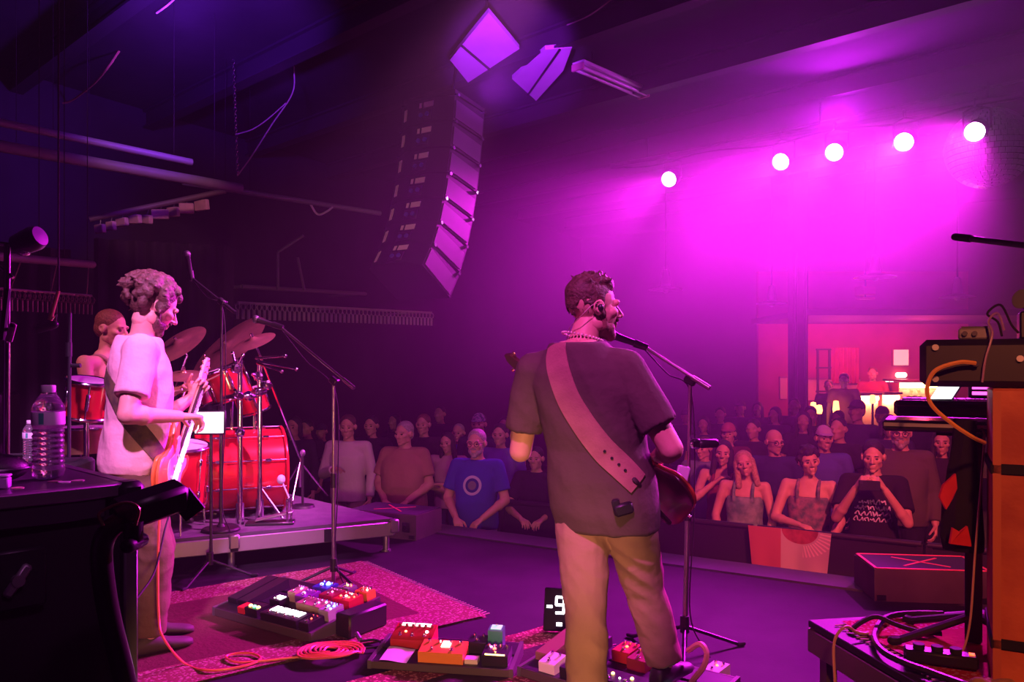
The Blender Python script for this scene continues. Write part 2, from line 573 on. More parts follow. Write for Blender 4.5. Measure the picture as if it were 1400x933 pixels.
# ------------------------------------------------------------------ ceiling fittings
t = thing('fluorescent_light', 'switched-off twin-tube fluorescent fitting under the ceiling', 'light', (0, 0, 4.36),
          mat=Matrix.Translation(G(832, 110, 4.36)))
a, b = G(790, 93, 4.38), G(880, 131, 4.38)
d = (b - a).normalized(); sd = d.cross(V((0, 0, 1))).normalized()
rt = Matrix((d, -sd, V((0, 0, 1)))).transposed()
TUBE = M('lamp_tube', (0.8, 0.75, 0.8), rough=0.3)
mb = MB(); mb.box((a + b) / 2 + V((0, 0, 0.05)), ((b - a).length, 0.16, 0.05), rt, 0.01); mb.build('housing', WHITE, t)
for sg in (-1, 1):
    mb = MB(); mb.cyl(a + sd * 0.045 * sg, b + sd * 0.045 * sg, 0.019); mb.build('tube', TUBE, t)
for q in (a, b):
    mb = MB(); mb.box(q + V((0, 0, 0.01)), (0.03, 0.15, 0.07), rt, 0.006); mb.build('end_cap', M('end_cap', (0.6, 0.3, 0.35), rough=0.5), t)
for q in (a + (b - a) * 0.2, b - (b - a) * 0.2):
    mb = MB(); mb.cyl(q + V((0, 0, 0.06)), q + V((0, 0, CEIL_Z - 4.38)), 0.006, n=6); mb.build('hanger', STEEL, t)

PANEL = M('light_patch_board', (0.55, 0.45, 0.6), (0.5, 0.4, 0.55), rough=0.85, scale=3, bump=0.2, bscale=30)  # boards added to stand for violet light spilled on the ceiling
for lab, pts in (('large square board standing in for violet light on the ceiling', [(668, 17), (710, 67), (640, 113), (615, 82)]),
                 ('narrow board standing in for violet light by the fluorescent fitting', [(700, 108), (745, 68), (782, 65), (770, 97), (733, 138)])):
    pp = [G(*q, 4.36) for q in pts]
    c = sum(pp, V()) / len(pp)
    t = thing('ceiling_light_patch', lab, 'panel', c)
    mb = MB(); mb.prism([(p.x, p.y) for p in pp], 4.36, 4.40); mb.build('board', PANEL, t)
    mb = MB(); lo, hi = pp[-1], pp[-2]
    mb.cyl(pp[0] * 0.35 + pp[-1] * 0.65 - V((0, 0, .012)), pp[1] * 0.45 + pp[2] * 0.55 - V((0, 0, .012)), 0.012, n=6); mb.build('cable', MATTE, t)
    for q in (pp[0], pp[2]):
        q2 = q * 0.8 + c * 0.2
        mb = MB(); mb.cyl((q2.x, q2.y, 4.39), (q2.x, q2.y, CEIL_Z), 0.008, n=6); mb.build('hanger', STEEL, t)

# chain and ropes by the left curtain track
def solo_tube(name, pts, r, mat, label, cat, k=6, n=6, group=None):
    mb = MB(); mb.tube(crom(pts, k), r, n)
    return solo(mb, name, mat, label, cat, group)
mb = MB()
p1 = P(325, 240, 8.42); p0 = V((P(319, 112, 8.42).x, 8.42, CEIL_Z))
nlink = 34
for k in range(nlink):
    c = p0 + (p1 - p0) * ((k + 0.5) / nlink)
    ax = V((1, 0, 0)) if k % 2 else V((0, 1, 0))
    pts = [c + (ax.cross(V((0, 0, 1)))) * (0.013 * math.cos(a)) + V((0, 0, 0.024 * math.sin(a))) for a in (2 * math.pi * j / 10 for j in range(10))]
    mb.tube(pts, 0.0052, 5, closed=True)
solo(mb, 'hanging_chain', CHROME, 'thin steel chain hanging down to the curtain track', 'chain')
ROPE = M('pale_rope', (0.5, 0.42, 0.38), rough=0.9)
solo_tube('rope', [V((*P(402, 124, 8.6).xy, CEIL_Z)), P(400, 127, 8.6), P(372, 170, 8.52), P(345, 212, 8.46), P(325, 240, 8.42)], 0.007, ROPE, 'pale rope running slanting to the lower end of the chain', 'rope')
solo_tube('rope', [P(391, 141, 8.58), P(366, 163, 8.5), P(345, 177, 8.44), P(322, 184, 8.42)], 0.006, ROPE, 'short slack rope tied to the middle of the chain', 'rope')
solo_tube('ceiling_cable', [G(163, 70, 4.595), G(148, 92, 4.42), G(128, 115, 4.38), G(99, 137, 4.40), G(97, 138, 4.40) - UA * (9.2 + G(97, 138, 4.40).dot(UA))], 0.011, M('yellow_cable', (0.65, 0.4, 0.15), rough=0.5), 'curved yellow cable looping below the dark ceiling', 'cable')
solo_tube('ceiling_cable', [G(423, 277, 3.3), P(434, 293, 9.45), P(447, 289, 9.45), G(456, 282, 3.3)], 0.013, WHITE, 'short white cable sagging from the ceiling pipe', 'cable')
solo_tube('ceiling_cable', [G(768, 37, 4.598), G(800, 24, 4.47), G(822, 10, 4.47), G(842, -6, 4.598)], 0.006, ROPE, 'thin pale cable above the fluorescent fitting', 'cable')
solo_tube('ceiling_cable', [G(214, 18, 4.40), G(228, 8, 4.44), G(244, -6, 4.59)], 0.008, WHITE, 'white cable end near the top of the violet-lit ceiling', 'cable')

# ------------------------------------------------------------------ curtain tracks on the left
CURT = M('black_velour', (0.018, 0.014, 0.022), (0.028, 0.02, 0.034), rough=0.95, scale=3, bump=0.2, bscale=8)
def curtain(pts, z0, z1, label, amp=0.05, wl=0.16):
    """pleated drape hung along a ground path"""
    mb = MB()
    tot = 0; seg = []
    path = [V((p[0], p[1], 0)) for p in pts]
    L = sum((path[i + 1] - path[i]).length for i in range(len(path) - 1))
    n = int(L / wl * 8)
    rows = [z0, z0 + (z1 - z0) * 0.5, z1]
    def at(s_):
        for i in range(len(path) - 1):
            l = (path[i + 1] - path[i]).length
            if s_ <= l or i == len(path) - 2:
                t_ = (path[i + 1] - path[i]) / l
                return path[i] + t_ * s_, t_.cross(V((0, 0, 1)))
            s_ -= l
    front, back = [], []
    for i in range(n + 1):
        p, nn = at(L * i / n)
        o_ = amp * math.sin(2 * math.pi * i / 8) * (0.8 + 0.3 * math.sin(i * 0.37))
        for z in rows:
            front.append(p + nn * (o_ + 0.006) + V((0, 0, z)))
            back.append(p + nn * (o_ - 0.006) + V((0, 0, z)))
    k = len(rows); N = len(front); fs = []
    for i in range(n):
        for j in range(k - 1):
            a_ = i * k + j
            fs.append((a_, a_ + k, a_ + k + 1, a_ + 1)); fs.append((N + a_, N + a_ + 1, N + a_ + k + 1, N + a_ + k))
        fs.append((i * k, N + i * k, N + i * k + k, i * k + k)); a_ = i * k + k - 1
        fs.append((a_, a_ + k, N + a_ + k, N + a_))
    for i in (0, n):
        for j in range(k - 1):
            a_ = i * k + j; fs.append((a_, a_ + 1, N + a_ + 1, N + a_))
    mb.add(front + back, fs)
    return solo(mb, 'curtain', CURT, label, 'curtain', ang=70)
curtain([(-5.2, 6.1), (-3.9, 7.1)], 0.0, 2.42, 'black pleated curtain behind the drummer under the grey pipe')
curtain([(-3.95, 7.6), (-2.8, 8.1)], 0.0, 2.6, 'tall black curtain between the drum kit and the room')

t = thing('curtain_track', 'slanted pipe with a gathered pale curtain folded in pleats', 'curtain track', P(215, 290, 8.1))
a, b = P(122, 300, 7.8), P(308, 261, 8.4)
mb = MB(); mb.cyl(a, b, 0.028); mb.build('rail', M('track_rail', (0.16, 0.12, 0.11), rough=0.5), t)
PADS = M('pleat_cloth', (0.75, 0.45, 0.48), (0.6, 0.36, 0.4), rough=0.9, scale=10)
for (px, py, wd, ht) in ((137, 313, 15, 12), (152, 309, 13, 12), (167, 304, 17, 11), (185, 300, 17, 12), (201, 300, 15, 12), (219, 293, 20, 13), (237, 290, 17, 13), (255, 285, 17, 14), (276, 281, 20, 14)):
    d_ = 7.8 + 0.6 * (px - 122) / 186
    c = P(px, py, d_); s_ = d_ / FPX
    mb = MB(); mb.box(c, (wd * s_ * 1.12, 0.05, ht * s_), (R(6), R(random.uniform(-4, 8)), R(random.choice((-24, 20)))), 0.008); mb.build('pleat', PADS, t)
    top = a + (b - a) * ((px - 122) / 186)
    mb = MB(); mb.cyl(c + V((0, 0, ht * s_ / 2)), top, 0.006, n=6); mb.build('hook', STEEL, t)
mb = MB()
mb.cyl(a, (a.x, a.y, CEIL_Z), 0.003, n=6); mb.build('hanger', MATTE, t)
mb = MB(); mb.cyl(b, (b.x, b.y, CEIL_Z), 0.003, n=6); mb.build('hanger', MATTE, t)

t = thing('scaffold_pipe', 'grey pipe hung level over the curtain header', 'pipe', P(60, 357, 5.6))
a, b = P(-60, 346, 5.0), P(127, 362, 6.3)
mb = MB(); mb.cyl(a, b, 0.030); mb.build('pipe', M('track_rail', (0.16, 0.12, 0.11)), t)
for k in (0.55, 0.75, 0.95):
    q = a + (b - a) * k
    mb = MB(); mb.cyl(q, (q.x, q.y, CEIL_Z), 0.003, n=6); mb.build('hanger', MATTE, t)
mb = MB()
hp, hq = P(-30, 393, 5.3), P(125, 405, 6.3)
mb.cyl(hp, hq, 0.012, n=8)
for k in range(24):
    q = hp + (hq - hp) * (k / 23)
    mb.torus(q - V((0, 0, 0.035)), (hq - hp), 0.03, 0.005, 10, 5)
    mb.box(q - V((0, 0, 0.10)), (0.012, 0.012, 0.09))
for k in (0.25, 0.6, 0.95):      # short rods up to the pipe above
    q = hp + (hq - hp) * k
    pa, pb = P(-60, 346, 5.0), P(127, 362, 6.3)
    mb.cyl(q, pa + (pb - pa) * ((q.y - pa.y) / (pb.y - pa.y)), 0.004, n=6)
o = solo(mb, 'curtain_hooks', M('hook_metal', (0.35, 0.25, 0.22), rough=0.4, metal=0.7), 'row of small curtain rings on a rail behind the drummer', 'curtain rings', kind='stuff')
mb = MB()
hp, hq = P(325, 414, 10.6), P(590, 428, 13.6)
mb.cyl(hp, hq, 0.02, n=8)
for k in range(46):
    q = hp + (hq - hp) * (k / 45)
    mb.torus(q - V((0, 0, 0.05)), (hq - hp), 0.045, 0.008, 10, 5)
    mb.box(q - V((0, 0, 0.15)), (0.03, 0.03, 0.13))
for k in (0.05, 0.5, 0.95):      # arms out from the side wall
    q = hp + (hq - hp) * k
    mb.cyl(q, q - UA * (9.2 + q.dot(UA)), 0.015, n=6)
o = solo(mb, 'curtain_hooks', M('hook_metal_far', (0.6, 0.55, 0.65), rough=0.5), 'long row of pale curtain hooks on the far side wall', 'curtain rings', kind='stuff')
for lab, a, b in (('upper thin rail above the far curtain hooks', P(330, 392, 10.4), P(500, 402, 12.4)),):
    mb = MB(); mb.cyl(a, b, 0.03, n=8); mb.cyl(P(380, 345, 10.8), P(380, 396, 10.8), 0.02, n=6); mb.cyl(P(380, 345, 10.8), P(415, 322, 10.8), 0.02, n=6)
    mb.cyl(P(407, 352, 11), P(416, 397, 11.2), 0.02, n=6)
    for q in (a, b):
        mb.cyl(q, q - UA * (9.2 + q.dot(UA)), 0.02, n=6)
    solo(mb, 'wall_bracket', M('grey_pipe', (0.2, 0.18, 0.22)), lab, 'rail')

# ------------------------------------------------------------------ par cans on the front pipe: lit, aimed at the stage
LENS = M('par_lens_lit', (1, 1, 1), emit=(1.0, 0.80, 1.0), es=20.0)
par_px = [(915, 245), (1068, 221), (1141, 208), (1236, 194), (1333, 180)]
LZ = 3.8
def lampspot(px, py):
    return P(px, py, (LZ - HC) * FPX / (YH - py))
tp = [lampspot(*q) for q in par_px]
targets = [V((-2.2, 5.2, 0.8)), V((-1.6, 4.6, 0.7)), V((-0.8, 4.0, 0.7)), V((-0.1, 3.7, 0.8)), V((0.5, 3.9, 0.9))]
powers = [1700, 2100, 2800, 3600, 4300]
pl, pr = tp[0] + (tp[0] - tp[-1]) * 0.25 + V((0, 0, .30)), tp[-1] + (tp[-1] - tp[0]) * 0.35 + V((0, 0, .30))
t = thing('lighting_pipe', 'long horizontal pipe carrying the row of stage lamps', 'pipe', (pl + pr) / 2)
mb = MB(); mb.cyl(pl, pr, 0.03); mb.build('pipe', STEEL, t)
for k in (0.1, 0.5, 0.9):
    q = pl + (pr - pl) * k
    mb = MB(); mb.cyl(q, (q.x, q.y, CEIL_Z), 0.012, n=8); mb.build('hanger', STEEL, t)
mb = MB(); mb.tube(crom([pl + (pr - pl) * k + V((0, 0, -0.03 - 0.06 * (i % 2))) for i, k in enumerate((0, .12, .25, .4, .52, .66, .8, 1))], 6), 0.010, 6); mb.build('cable', RUBBER, t)
ords = ['outermost lit stage lamp at the pipe end nearest the line array', 'lit stage lamp hung second along the pipe from its far end', 'lit stage lamp in the middle of the row on the pipe',
        'lit stage lamp hung next to the one by the mirror ball', 'lit stage lamp glowing right in front of the mirror ball']
for i, q in enumerate(tp):
    d = (targets[i] - q).normalized()
    look = (V((0, 0, HC)) - q).normalized()
    t = thing('stage_lamp', ords[i], 'stage lamp', q, group='stage lamps on the front pipe')
    fd = (d * 0.75 + look * 0.25).normalized()
    mb = MB(); mb.lathe([(0.03, -0.30), (0.075, -0.28), (0.085, -0.20), (0.105, -0.16), (0.108, 0.03), (0.098, 0.03), (0.098, 0.0), (0.02, -0.02)], q, fd, 20); mb.build('can', BLACK, t)
    mb = MB(); mb.lathe([(0.001, 0.034), (0.05, 0.028), (0.088, 0.016), (0.095, 0.004), (0.02, 0.0)], q, fd, 20); mb.build('lens', LENS, t)
    s_ = fd.cross(V((0, 0, 1))).normalized()
    top = q + V((0, 0, 0.30)); ce = q - fd * 0.1
    mb = MB(); mb.tube([ce + s_ * 0.125 - V((0, 0, 0.0)), ce + s_ * 0.125 + V((0, 0, 0.2)), top - V((0, 0, 0.04)), ce - s_ * 0.125 + V((0, 0, 0.2)), ce - s_ * 0.125], 0.010, 6); mb.build('yoke', BLACK, t)
    mb = MB(); mb.torus(top, (pr - pl), 0.038, 0.012, 14, 6); mb.build('clamp', STEEL, t)
    spot('stage_lamp_beam', q + fd * 0.06, targets[i], (1.0, 0.015, 0.95), powers[i], 40, 0.9, 0.09)

# mirror ball hung under the pipe
bc = P(1351, 203, 9.05); br = 54 / FPX * 9.05
t = thing('mirror_ball', 'large faceted mirror ball hanging by the row of stage lamps', 'mirror ball', bc - V((0, 0, br)))
MIR = M('mirror_tile', (0.9, 0.88, 0.95), rough=0.28, metal=0.9)
mb = MB(); mb.ell(bc, (br * 0.985,) * 3, nu=32, nv=20); mb.build('core', STEEL, t, ang=180)
rows = 22; nt_ = 0
tiles = MB()
for i in range(1, rows):
    la = -math.pi / 2 + math.pi * i / rows
    n = max(6, int(44 * math.cos(la)))
    for j in range(n):
        lo = 2 * math.pi * j / n
        nrm = V((math.cos(la) * math.cos(lo), math.cos(la) * math.sin(lo), math.sin(la)))
        s_ = 0.43 * math.pi * br / rows
        e_ = V((-math.sin(lo), math.cos(lo), 0)); u_ = nrm.cross(e_)
        nr2 = (nrm + V((random.uniform(-.02, .02), random.uniform(-.02, .02), random.uniform(-.02, .02)))).normalized()
        c = bc + nrm * br * 0.985
        tiles.box(c, (2 * s_, 2 * s_, 0.012), Matrix((e_, u_, nr2)).transposed())
o = tiles.build('mirror_tiles', MIR, t); o['kind'] = 'stuff'
mb = MB(); mb.cyl(bc + V((0, 0, br)), bc + V((0, 0, br + 0.09)), 0.05); mb.build('motor', STEEL, t)
mb = MB(); mb.cyl(bc + V((0, 0, br + .08)), (bc.x, bc.y, CEIL_Z), 0.014, n=8); mb.build('rod', CHROME, t)

# pendant lamps over the floor
PEND = M('pendant_enamel', (0.55, 0.45, 0.55), rough=0.35)
for (px, py, wd, d, lab) in ((910, 397, 46, 12.5, 'flat-brimmed pendant lamp in the magenta haze beside the singer'),
                             (1055, 416, 40, 13.5, 'flat-brimmed pendant lamp hanging beside the bar column'),
                             (1196, 380, 55, 11.0, 'flat-brimmed pendant lamp hanging highest above the bar'),
                             (1309, 407, 46, 12.5, 'flat-brimmed pendant lamp hanging above the black keyboard case')):
    c = P(px, py, d); r = wd / 2 / FPX * d
    t = thing('pendant_lamp', lab, 'lamp', c, group='flat-brimmed pendant lamps')
    mb = MB(); mb.lathe([(r, 0.0), (r, 0.012), (r * 0.3, 0.06), (0.075, 0.10), (0.05, 0.26), (0.045, 0.30), (0.02, 0.32), (0.02, 0.05), (r * .9, 0.0)], c, n=28); mb.build('shade', PEND, t)
    mb = MB(); mb.ell(c + V((0, 0, 0.0)), (0.05, 0.05, 0.05)); mb.build('bulb', WHITE, t)
    mb = MB(); mb.cyl(c + V((0, 0, .3)), (c.x, c.y, CEIL_Z), 0.012, n=6); mb.build('cord', MATTE, t)

# ================================================================== line array
CAB = M('speaker_cabinet', (0.020, 0.018, 0.022), rough=0.55, bump=0.15, bscale=120)
SIDE = M('speaker_side_paint', (0.12, 0.11, 0.125), (0.10, 0.09, 0.11), rough=0.5, scale=4)
STICK = M('white_sticker', (0.8, 0.75, 0.72), rough=0.5)
fdir = V((0.55, 0.835, 0)); rdir = V((0.835, -0.55, 0))
words = ['topmost', 'second', 'third', 'fourth', 'fifth', 'sixth', 'lowest']
cur = P(607, 150, 8.2); tilt = [7, 9, 11, 14, 18, 24, 32]
BH, BW, BD = 0.275, 0.66, 0.5
for i in range(7):
    a = R(tilt[i])
    f = fdir * math.cos(a) - V((0, 0, math.sin(a)))          # the front leans down
    up = rdir.cross(f).normalized()
    lab = ('topmost' if i == 0 else 'lowest' if i == 6 else words[i]) + (' cabinet of the hanging line array' if i in (0, 6) else ' cabinet from the top of the hanging line array')
    c = cur - up * (BH / 2)
    m = Matrix((rdir, f, up)).transposed().to_4x4(); m.translation = c - up * (BH / 2)
    t = thing('line_array_speaker', lab + ', black with pale side panels', 'speaker', mat=m, group='line array cabinets')
    hz = BH / 2
    mb = MB()       # wedge body: rear lower than front, chamfered rear corners
    pl_ = [(-BW / 2, BD / 2), (BW / 2, BD / 2), (BW / 2, -BD / 2 + 0.0), (BW / 2 - 0.16, -BD / 2 - 0.06), (-BW / 2 + 0.16, -BD / 2 - 0.06), (-BW / 2, -BD / 2)]
    lo, hi = [], []
    for (x, y) in pl_:
        k = 0.90 if y < 0 else 0.985
        lo.append(V((x, y, BH / 2 - hz * k))); hi.append(V((x, y, BH / 2 + hz * k)))
    n = 6
    mb.add(lo + hi, [tuple(range(n))[::-1], tuple(range(n, 2 * n))] + [(j, (j + 1) % n, n + (j + 1) % n, n + j) for j in range(n)])
    mb.build('cabinet', CAB, t, world=False)
    for sx in (-1, 1):
        mb = MB()
        x0, x1 = sx * (BW / 2), sx * (BW / 2 + 0.012)
        q = [(-BD / 2 + 0.02, 0.04), (BD / 2 - 0.03, 0.02), (BD / 2 - 0.03, BH - 0.075), (-BD / 2 + 0.02, BH - 0.055)]
        mb.add([V((x0, y, z)) for y, z in q] + [V((x1, y, z)) for y, z in q], [(0, 1, 2, 3), (4, 7, 6, 5), (0, 4, 5, 1), (1, 5, 6, 2), (2, 6, 7, 3), (3, 7, 4, 0)])
        mb.build('side_panel', SIDE, t, world=False)
        for y in (-BD / 2 + 0.03, BD / 2 - 0.03):
            mb = MB(); mb.cyl((sx * (BW / 2 - .01), y, BH - 0.004), (sx * (BW / 2 + 0.03), y, BH - 0.004), 0.018, n=10); mb.build('rigging_pin', CHROME, t, world=False)
    yb = -BD / 2 - 0.062
    mb = MB(); mb.box((0.02, yb, BH / 2 - 0.045), (0.17, 0.016, 0.10), None, 0.004); pn = mb.build('connector_plate', STEEL, t, world=False)
    for dx in (-0.04, 0.04):
        mb = MB(); mb.cyl((0.02 + dx, yb - 0.006, BH / 2 - 0.045), (0.02 + dx, yb - 0.022, BH / 2 - 0.045), 0.022, n=14); mb.build('socket', M('socket_blue', (0.08, 0.10, 0.45), rough=0.4), pn, world=False)
    mb = MB(); mb.box((0.06, yb, BH / 2 + 0.06), (0.12, 0.005, 0.055)); mb.build('sticker', STICK, t, world=False)
    mb = MB(); mb.box((-0.04, yb, BH / 2 + 0.06), (0.03, 0.005, 0.05)); mb.build('sticker', STICK, t, world=False)
    mb = MB(); rr = Matrix.Rotation(math.atan2(-0.06, 0.16), 3, 'Z')
    mb.box((-BW / 2 + 0.075, -BD / 2 - 0.034, BH / 2), (0.05, 0.006, 0.12), rr); mb.build('sticker', STICK, t, world=False)
    if i == 0:
        frm = MB(); frm.box((0, 0, BH + 0.03), (BW, BD, 0.04)); frm.cyl((0, 0.1, BH + .04), (0, 0.16, BH + .60), 0.012, n=8); frm.build('rigging_frame', STEEL, t, world=False)
    cur = c - up * (BH / 2)

# ================================================================== rugs
def rug(name_label, corner, ax, ay, lx, ly, mat_args, z=0.0, th=0.008):
    """corner point, axis directions, lengths"""
    ax, ay = V((*ax, 0)).normalized(), V((*ay, 0)).normalized()
    c = V((*corner, z)) + ax * lx / 2 + ay * ly / 2
    m = basis(ax, V((0, 0, 1)), c)
    t = thing('rug', name_label, 'rug', mat=m)
    mat = rug_material('rug_weave', *mat_args, lx / 2, ly / 2, mat_args_bw)
    mb = MB()
    N = 26
    vs, fs = [], []
    for i in range(N + 1):
        for j in range(N + 1):
            x, y = -lx / 2 + lx * i / N, -ly / 2 + ly * j / N
            e_ = min(lx / 2 - abs(x), ly / 2 - abs(y))
            zz = th + 0.003 * math.sin(7 * x + 2) * math.sin(5 * y) + (0.004 if e_ < 0.01 else 0)
            vs.append((x + random.uniform(-.004, .004), y + random.uniform(-.004, .004), zz))
    for i in range(N):
        for j in range(N):
            a = i * (N + 1) + j
            fs.append((a, a + N + 1, a + N + 2, a + 1))
    mb.add(vs, fs)
    k = len(vs)
    mb.add([(x, y, 0.001) for x, y in ((-lx / 2, -ly / 2), (lx / 2, -ly / 2), (lx / 2, ly / 2), (-lx / 2, ly / 2))], [(3, 2, 1, 0)])
    mb.build('weave', mat, t, world=False)
    fr = MB()
    for sx in (-1, 1):
        for k in range(int(ly / 0.03)):
            y = -ly / 2 + 0.015 + k * 0.03
            fr.box((sx * (lx / 2 + 0.02), y, 0.006), (0.05, 0.008, 0.004), (0, 0, random.uniform(-.3, .3)))
    o = fr.build('fringe', M('rug_fringe', (0.45, 0.33, 0.26), rough=0.95), t, world=False); o['kind'] = 'stuff'
mat_args_bw = 0.27
RUGA = ((0.12, 0.055, 0.035), (0.36, 0.27, 0.19), (0.20, 0.10, 0.06))
rug('large patterned rug under the pink-shirted guitarist and his pedals', (-0.14, 4.47), (-0.80, -0.60), (-0.60, 0.80), 3.3, 1.55, RUGA)
mat_args_bw = 0.20
rug('narrow patterned rug running under the red and orange pedals', (0.20, 4.32), (-0.757, -0.653), (0.653, -0.757), 2.0, 0.62, ((0.05, 0.03, 0.035), (0.5, 0.24, 0.18), (0.18, 0.05, 0.05)), z=0.001)

# ================================================================== drum riser
RZ = 0.25
DECK = M('riser_carpet', (0.12, 0.10, 0.13), (0.09, 0.075, 0.1), rough=0.9, scale=8, bump=0.3, bscale=90)
FASC = M('riser_frame_alu', (0.42, 0.38, 0.44), rough=0.45, metal=0.6)
cr = G(538, 709, RZ); nl = G(200, 741, RZ); fl = G(415, 688, RZ)
dn = (nl - cr).normalized(); df = (fl - cr).normalized()
poly = [cr, cr + dn * 2.3, cr + dn * 2.3 + V((-.40, .92, 0)) * 2.3, cr + df * 2.0 + V((-.1, .5, 0))]
c = sum(poly, V()) / 4
t = thing('drum_riser', 'low carpeted drum riser with a metal edge and short legs', 'riser', (c.x, c.y, 0))
mb = MB(); mb.prism([(p.x, p.y) for p in poly], RZ - 0.02, RZ); mb.build('deck', DECK, t)
for i in range(4):
    p, q = poly[i], poly[(i + 1) % 4]
    d = (q - p).normalized(); nn = d.cross(V((0, 0, 1)))
    mb = MB(); mb.box((p + q) / 2 - V((0, 0, 0.075)), ((q - p).length, 0.035, 0.105), Matrix((d, -nn, V((0, 0, 1)))).transposed(), 0.006); mb.build('side_rail', FASC, t)
    for s_ in (0.22, 0.5, 0.78):
        q2 = p + (q - p) * s_
        mb = MB(); mb.box(q2 - V((0, 0, 0.075)), (0.05, 0.05, 0.09), Matrix((d, -nn, V((0, 0, 1)))).transposed()); mb.build('clamp', MATTE, t)
cen = c
for p in [poly[0], poly[1], poly[3], (poly[0] + poly[1]) / 2]:
    q = p + (cen - p).normalized() * 0.06
    mb = MB(); mb.cyl((q.x, q.y, 0.012), (q.x, q.y, RZ - 0.02), 0.024); mb.cyl((q.x, q.y, 0), (q.x, q.y, 0.014), 0.036); mb.build('leg', ALU, t)
    mb = MB(); mb.box((p.x, p.y, RZ - 0.055), (0.07, 0.07, 0.10), (0, 0, math.atan2(dn.y, dn.x)), 0.01); mb.build('corner_bracket', ALU, t)

# ================================================================== drum kit
DRUM = M('red_drum_lacquer', (0.62, 0.02, 0.03), (0.5, 0.015, 0.02), rough=0.22, coat=0.6, scale=3)
SKIN_ = M('drum_head', (0.7, 0.66, 0.66), rough=0.5)
BRONZE = M('cymbal_bronze', (0.62, 0.34, 0.22), (0.5, 0.28, 0.2), rough=0.28, metal=0.75, scale=14)
def drum(c, axis, r, L, label, lugs=8, legs=0, cat='drum', up_head=True, name='drum'):
    """c: centre of the drum, axis: head direction"""
    c = V(c); ax = V(axis).normalized()
    x, y = MB.frame(ax)
    t = thing(name, label, cat, c - V((0, 0, r if abs(ax.z) < 0.5 else L / 2)))
    mb = MB(); mb.lathe([(r, -L / 2), (r, L / 2), (r - .012, L / 2), (r - .012, -L / 2)], c, ax, 36, closed=True); mb.build('shell', DRUM, t, ang=50)
    for sg in (-1, 1):
        mb = MB(); mb.lathe([(r * 0.99, 0.0), (r * 0.99, 0.008), (0.002, 0.008), (0.002, 0.0)], c + ax * (L / 2 * sg), ax * sg, 36); mb.build('head', SKIN_ if sg > 0 else M('dark_drum_head', (0.03, 0.03, 0.035), rough=0.4), t)
        mb = MB(); mb.torus(c + ax * (L / 2 * sg), ax, r + 0.012, 0.012, 36, 8); mb.build('hoop', CHROME if r < 0.25 else DRUM, t)
    for k in range(lugs):
        a = 2 * math.pi * (k + 0.5) / lugs
        n = x * math.cos(a) + y * math.sin(a)
        tn = ax.cross(n)
        mb = MB()
        if L > 0.35:
            for s_ in (-1, 1):
                mb.box(c + n * (r + 0.012) + ax * (L * 0.28 * s_), (0.025, 0.05, 0.025), Matrix((tn, ax, n)).transposed(), 0.006)
            mb.cyl(c + n * (r + 0.016) - ax * (L * 0.5), c + n * (r + 0.016) + ax * (L * 0.5), 0.005, n=6)
        else:
            mb.box(c + n * (r + 0.012), (0.022, L * 0.5, 0.022), Matrix((tn, ax, n)).transposed(), 0.006)
            mb.cyl(c + n * (r + 0.014) - ax * L * 0.48, c + n * (r + 0.014) + ax * L * 0.48, 0.005, n=6)
        mb.build('lug', CHROME, t)
    return t
kd = P(326, 648, 6.272)
kax = V((0.90, 0.43, 0)).normalized()
kc = V((kd.x, kd.y, RZ + 0.335))
t = drum(kc, kax, 0.315, 0.64, 'big red bass drum lying on the riser with chrome lugs', 10, name='bass_drum')
for sg in (-1, 1):      # spurs
    s_ = kax.cross(V((0, 0, 1))) * sg
    mb = MB(); mb.cyl(kc + kax * 0.12 + s_ * 0.30 - V((0, 0, 0.1)), V((*(kc + kax * 0.26 + s_ * 0.46).xy, RZ + 0.012)), 0.010, n=8); mb.build('spur', CHROME, t)
fl_ = drum(V((*P(240, 655, 5.6).xy, RZ + 0.40)), V((0.1, -0.1, 1)), 0.20, 0.40, 'red floor tom standing behind the pink-shirted guitarist', 8, name='floor_tom')
for k in range(3):
    a = 2 * math.pi * k / 3 + math.pi / 3
    q = P(240, 655, 5.6)
    mb = MB(); mb.cyl((q.x + .225 * math.cos(a), q.y + .225 * math.sin(a), RZ + 0.5), (q.x + .24 * math.cos(a), q.y + .24 * math.sin(a), RZ + 0.005), 0.009, n=8); mb.build('leg', CHROME, fl_)
rt1 = drum(P(312, 524, 6.328), V((-0.3, -0.15, 0.95)), 0.15, 0.24, 'red rack tom mounted above the bass drum', 6, name='rack_tom')
rt2 = drum(P(268, 541, 7.4), V((-0.35, -0.1, 0.93)), 0.14, 0.22, 'red rack tom on its own stand behind the pink-shirted guitarist', 6, name='rack_tom')
rt3 = drum(P(344, 548, 6.75), V((-0.25, -0.2, 0.95)), 0.12, 0.18, 'small red tom on a bent arm above the bass drum', 6, name='rack_tom')
kt = V((kc.x, kc.y, kc.z + 0.31))           # top of the bass drum shell
for t_, q, e_ in ((rt1, P(312, 524, 6.328), kt - kax * 0.05), (rt3, P(344, 548, 6.75), kt + kax * 0.12)):
    mb = MB(); mb.tube([e_, e_ + V((0, 0, .10)), q + V((.03, 0, -.10))], 0.012, 8); mb.build('mount_arm', CHROME, t_)
q = P(268, 541, 7.4)
mb = MB(); mb.cyl((q.x, q.y, RZ + .01), q - V((0, 0, .10)), 0.014, n=10); mb.cyl((q.x, q.y, RZ), (q.x, q.y, RZ + .02), 0.12, n=20); mb.build('stand', CHROME, rt2)
sn = drum(P(118, 545, 4.95), V((0.2, -0.1, 0.97)), 0.115, 0.22, 'red hand drum with chrome clamps beside the drummer', 6, name='hand_drum')
q = P(118, 545, 4.95)
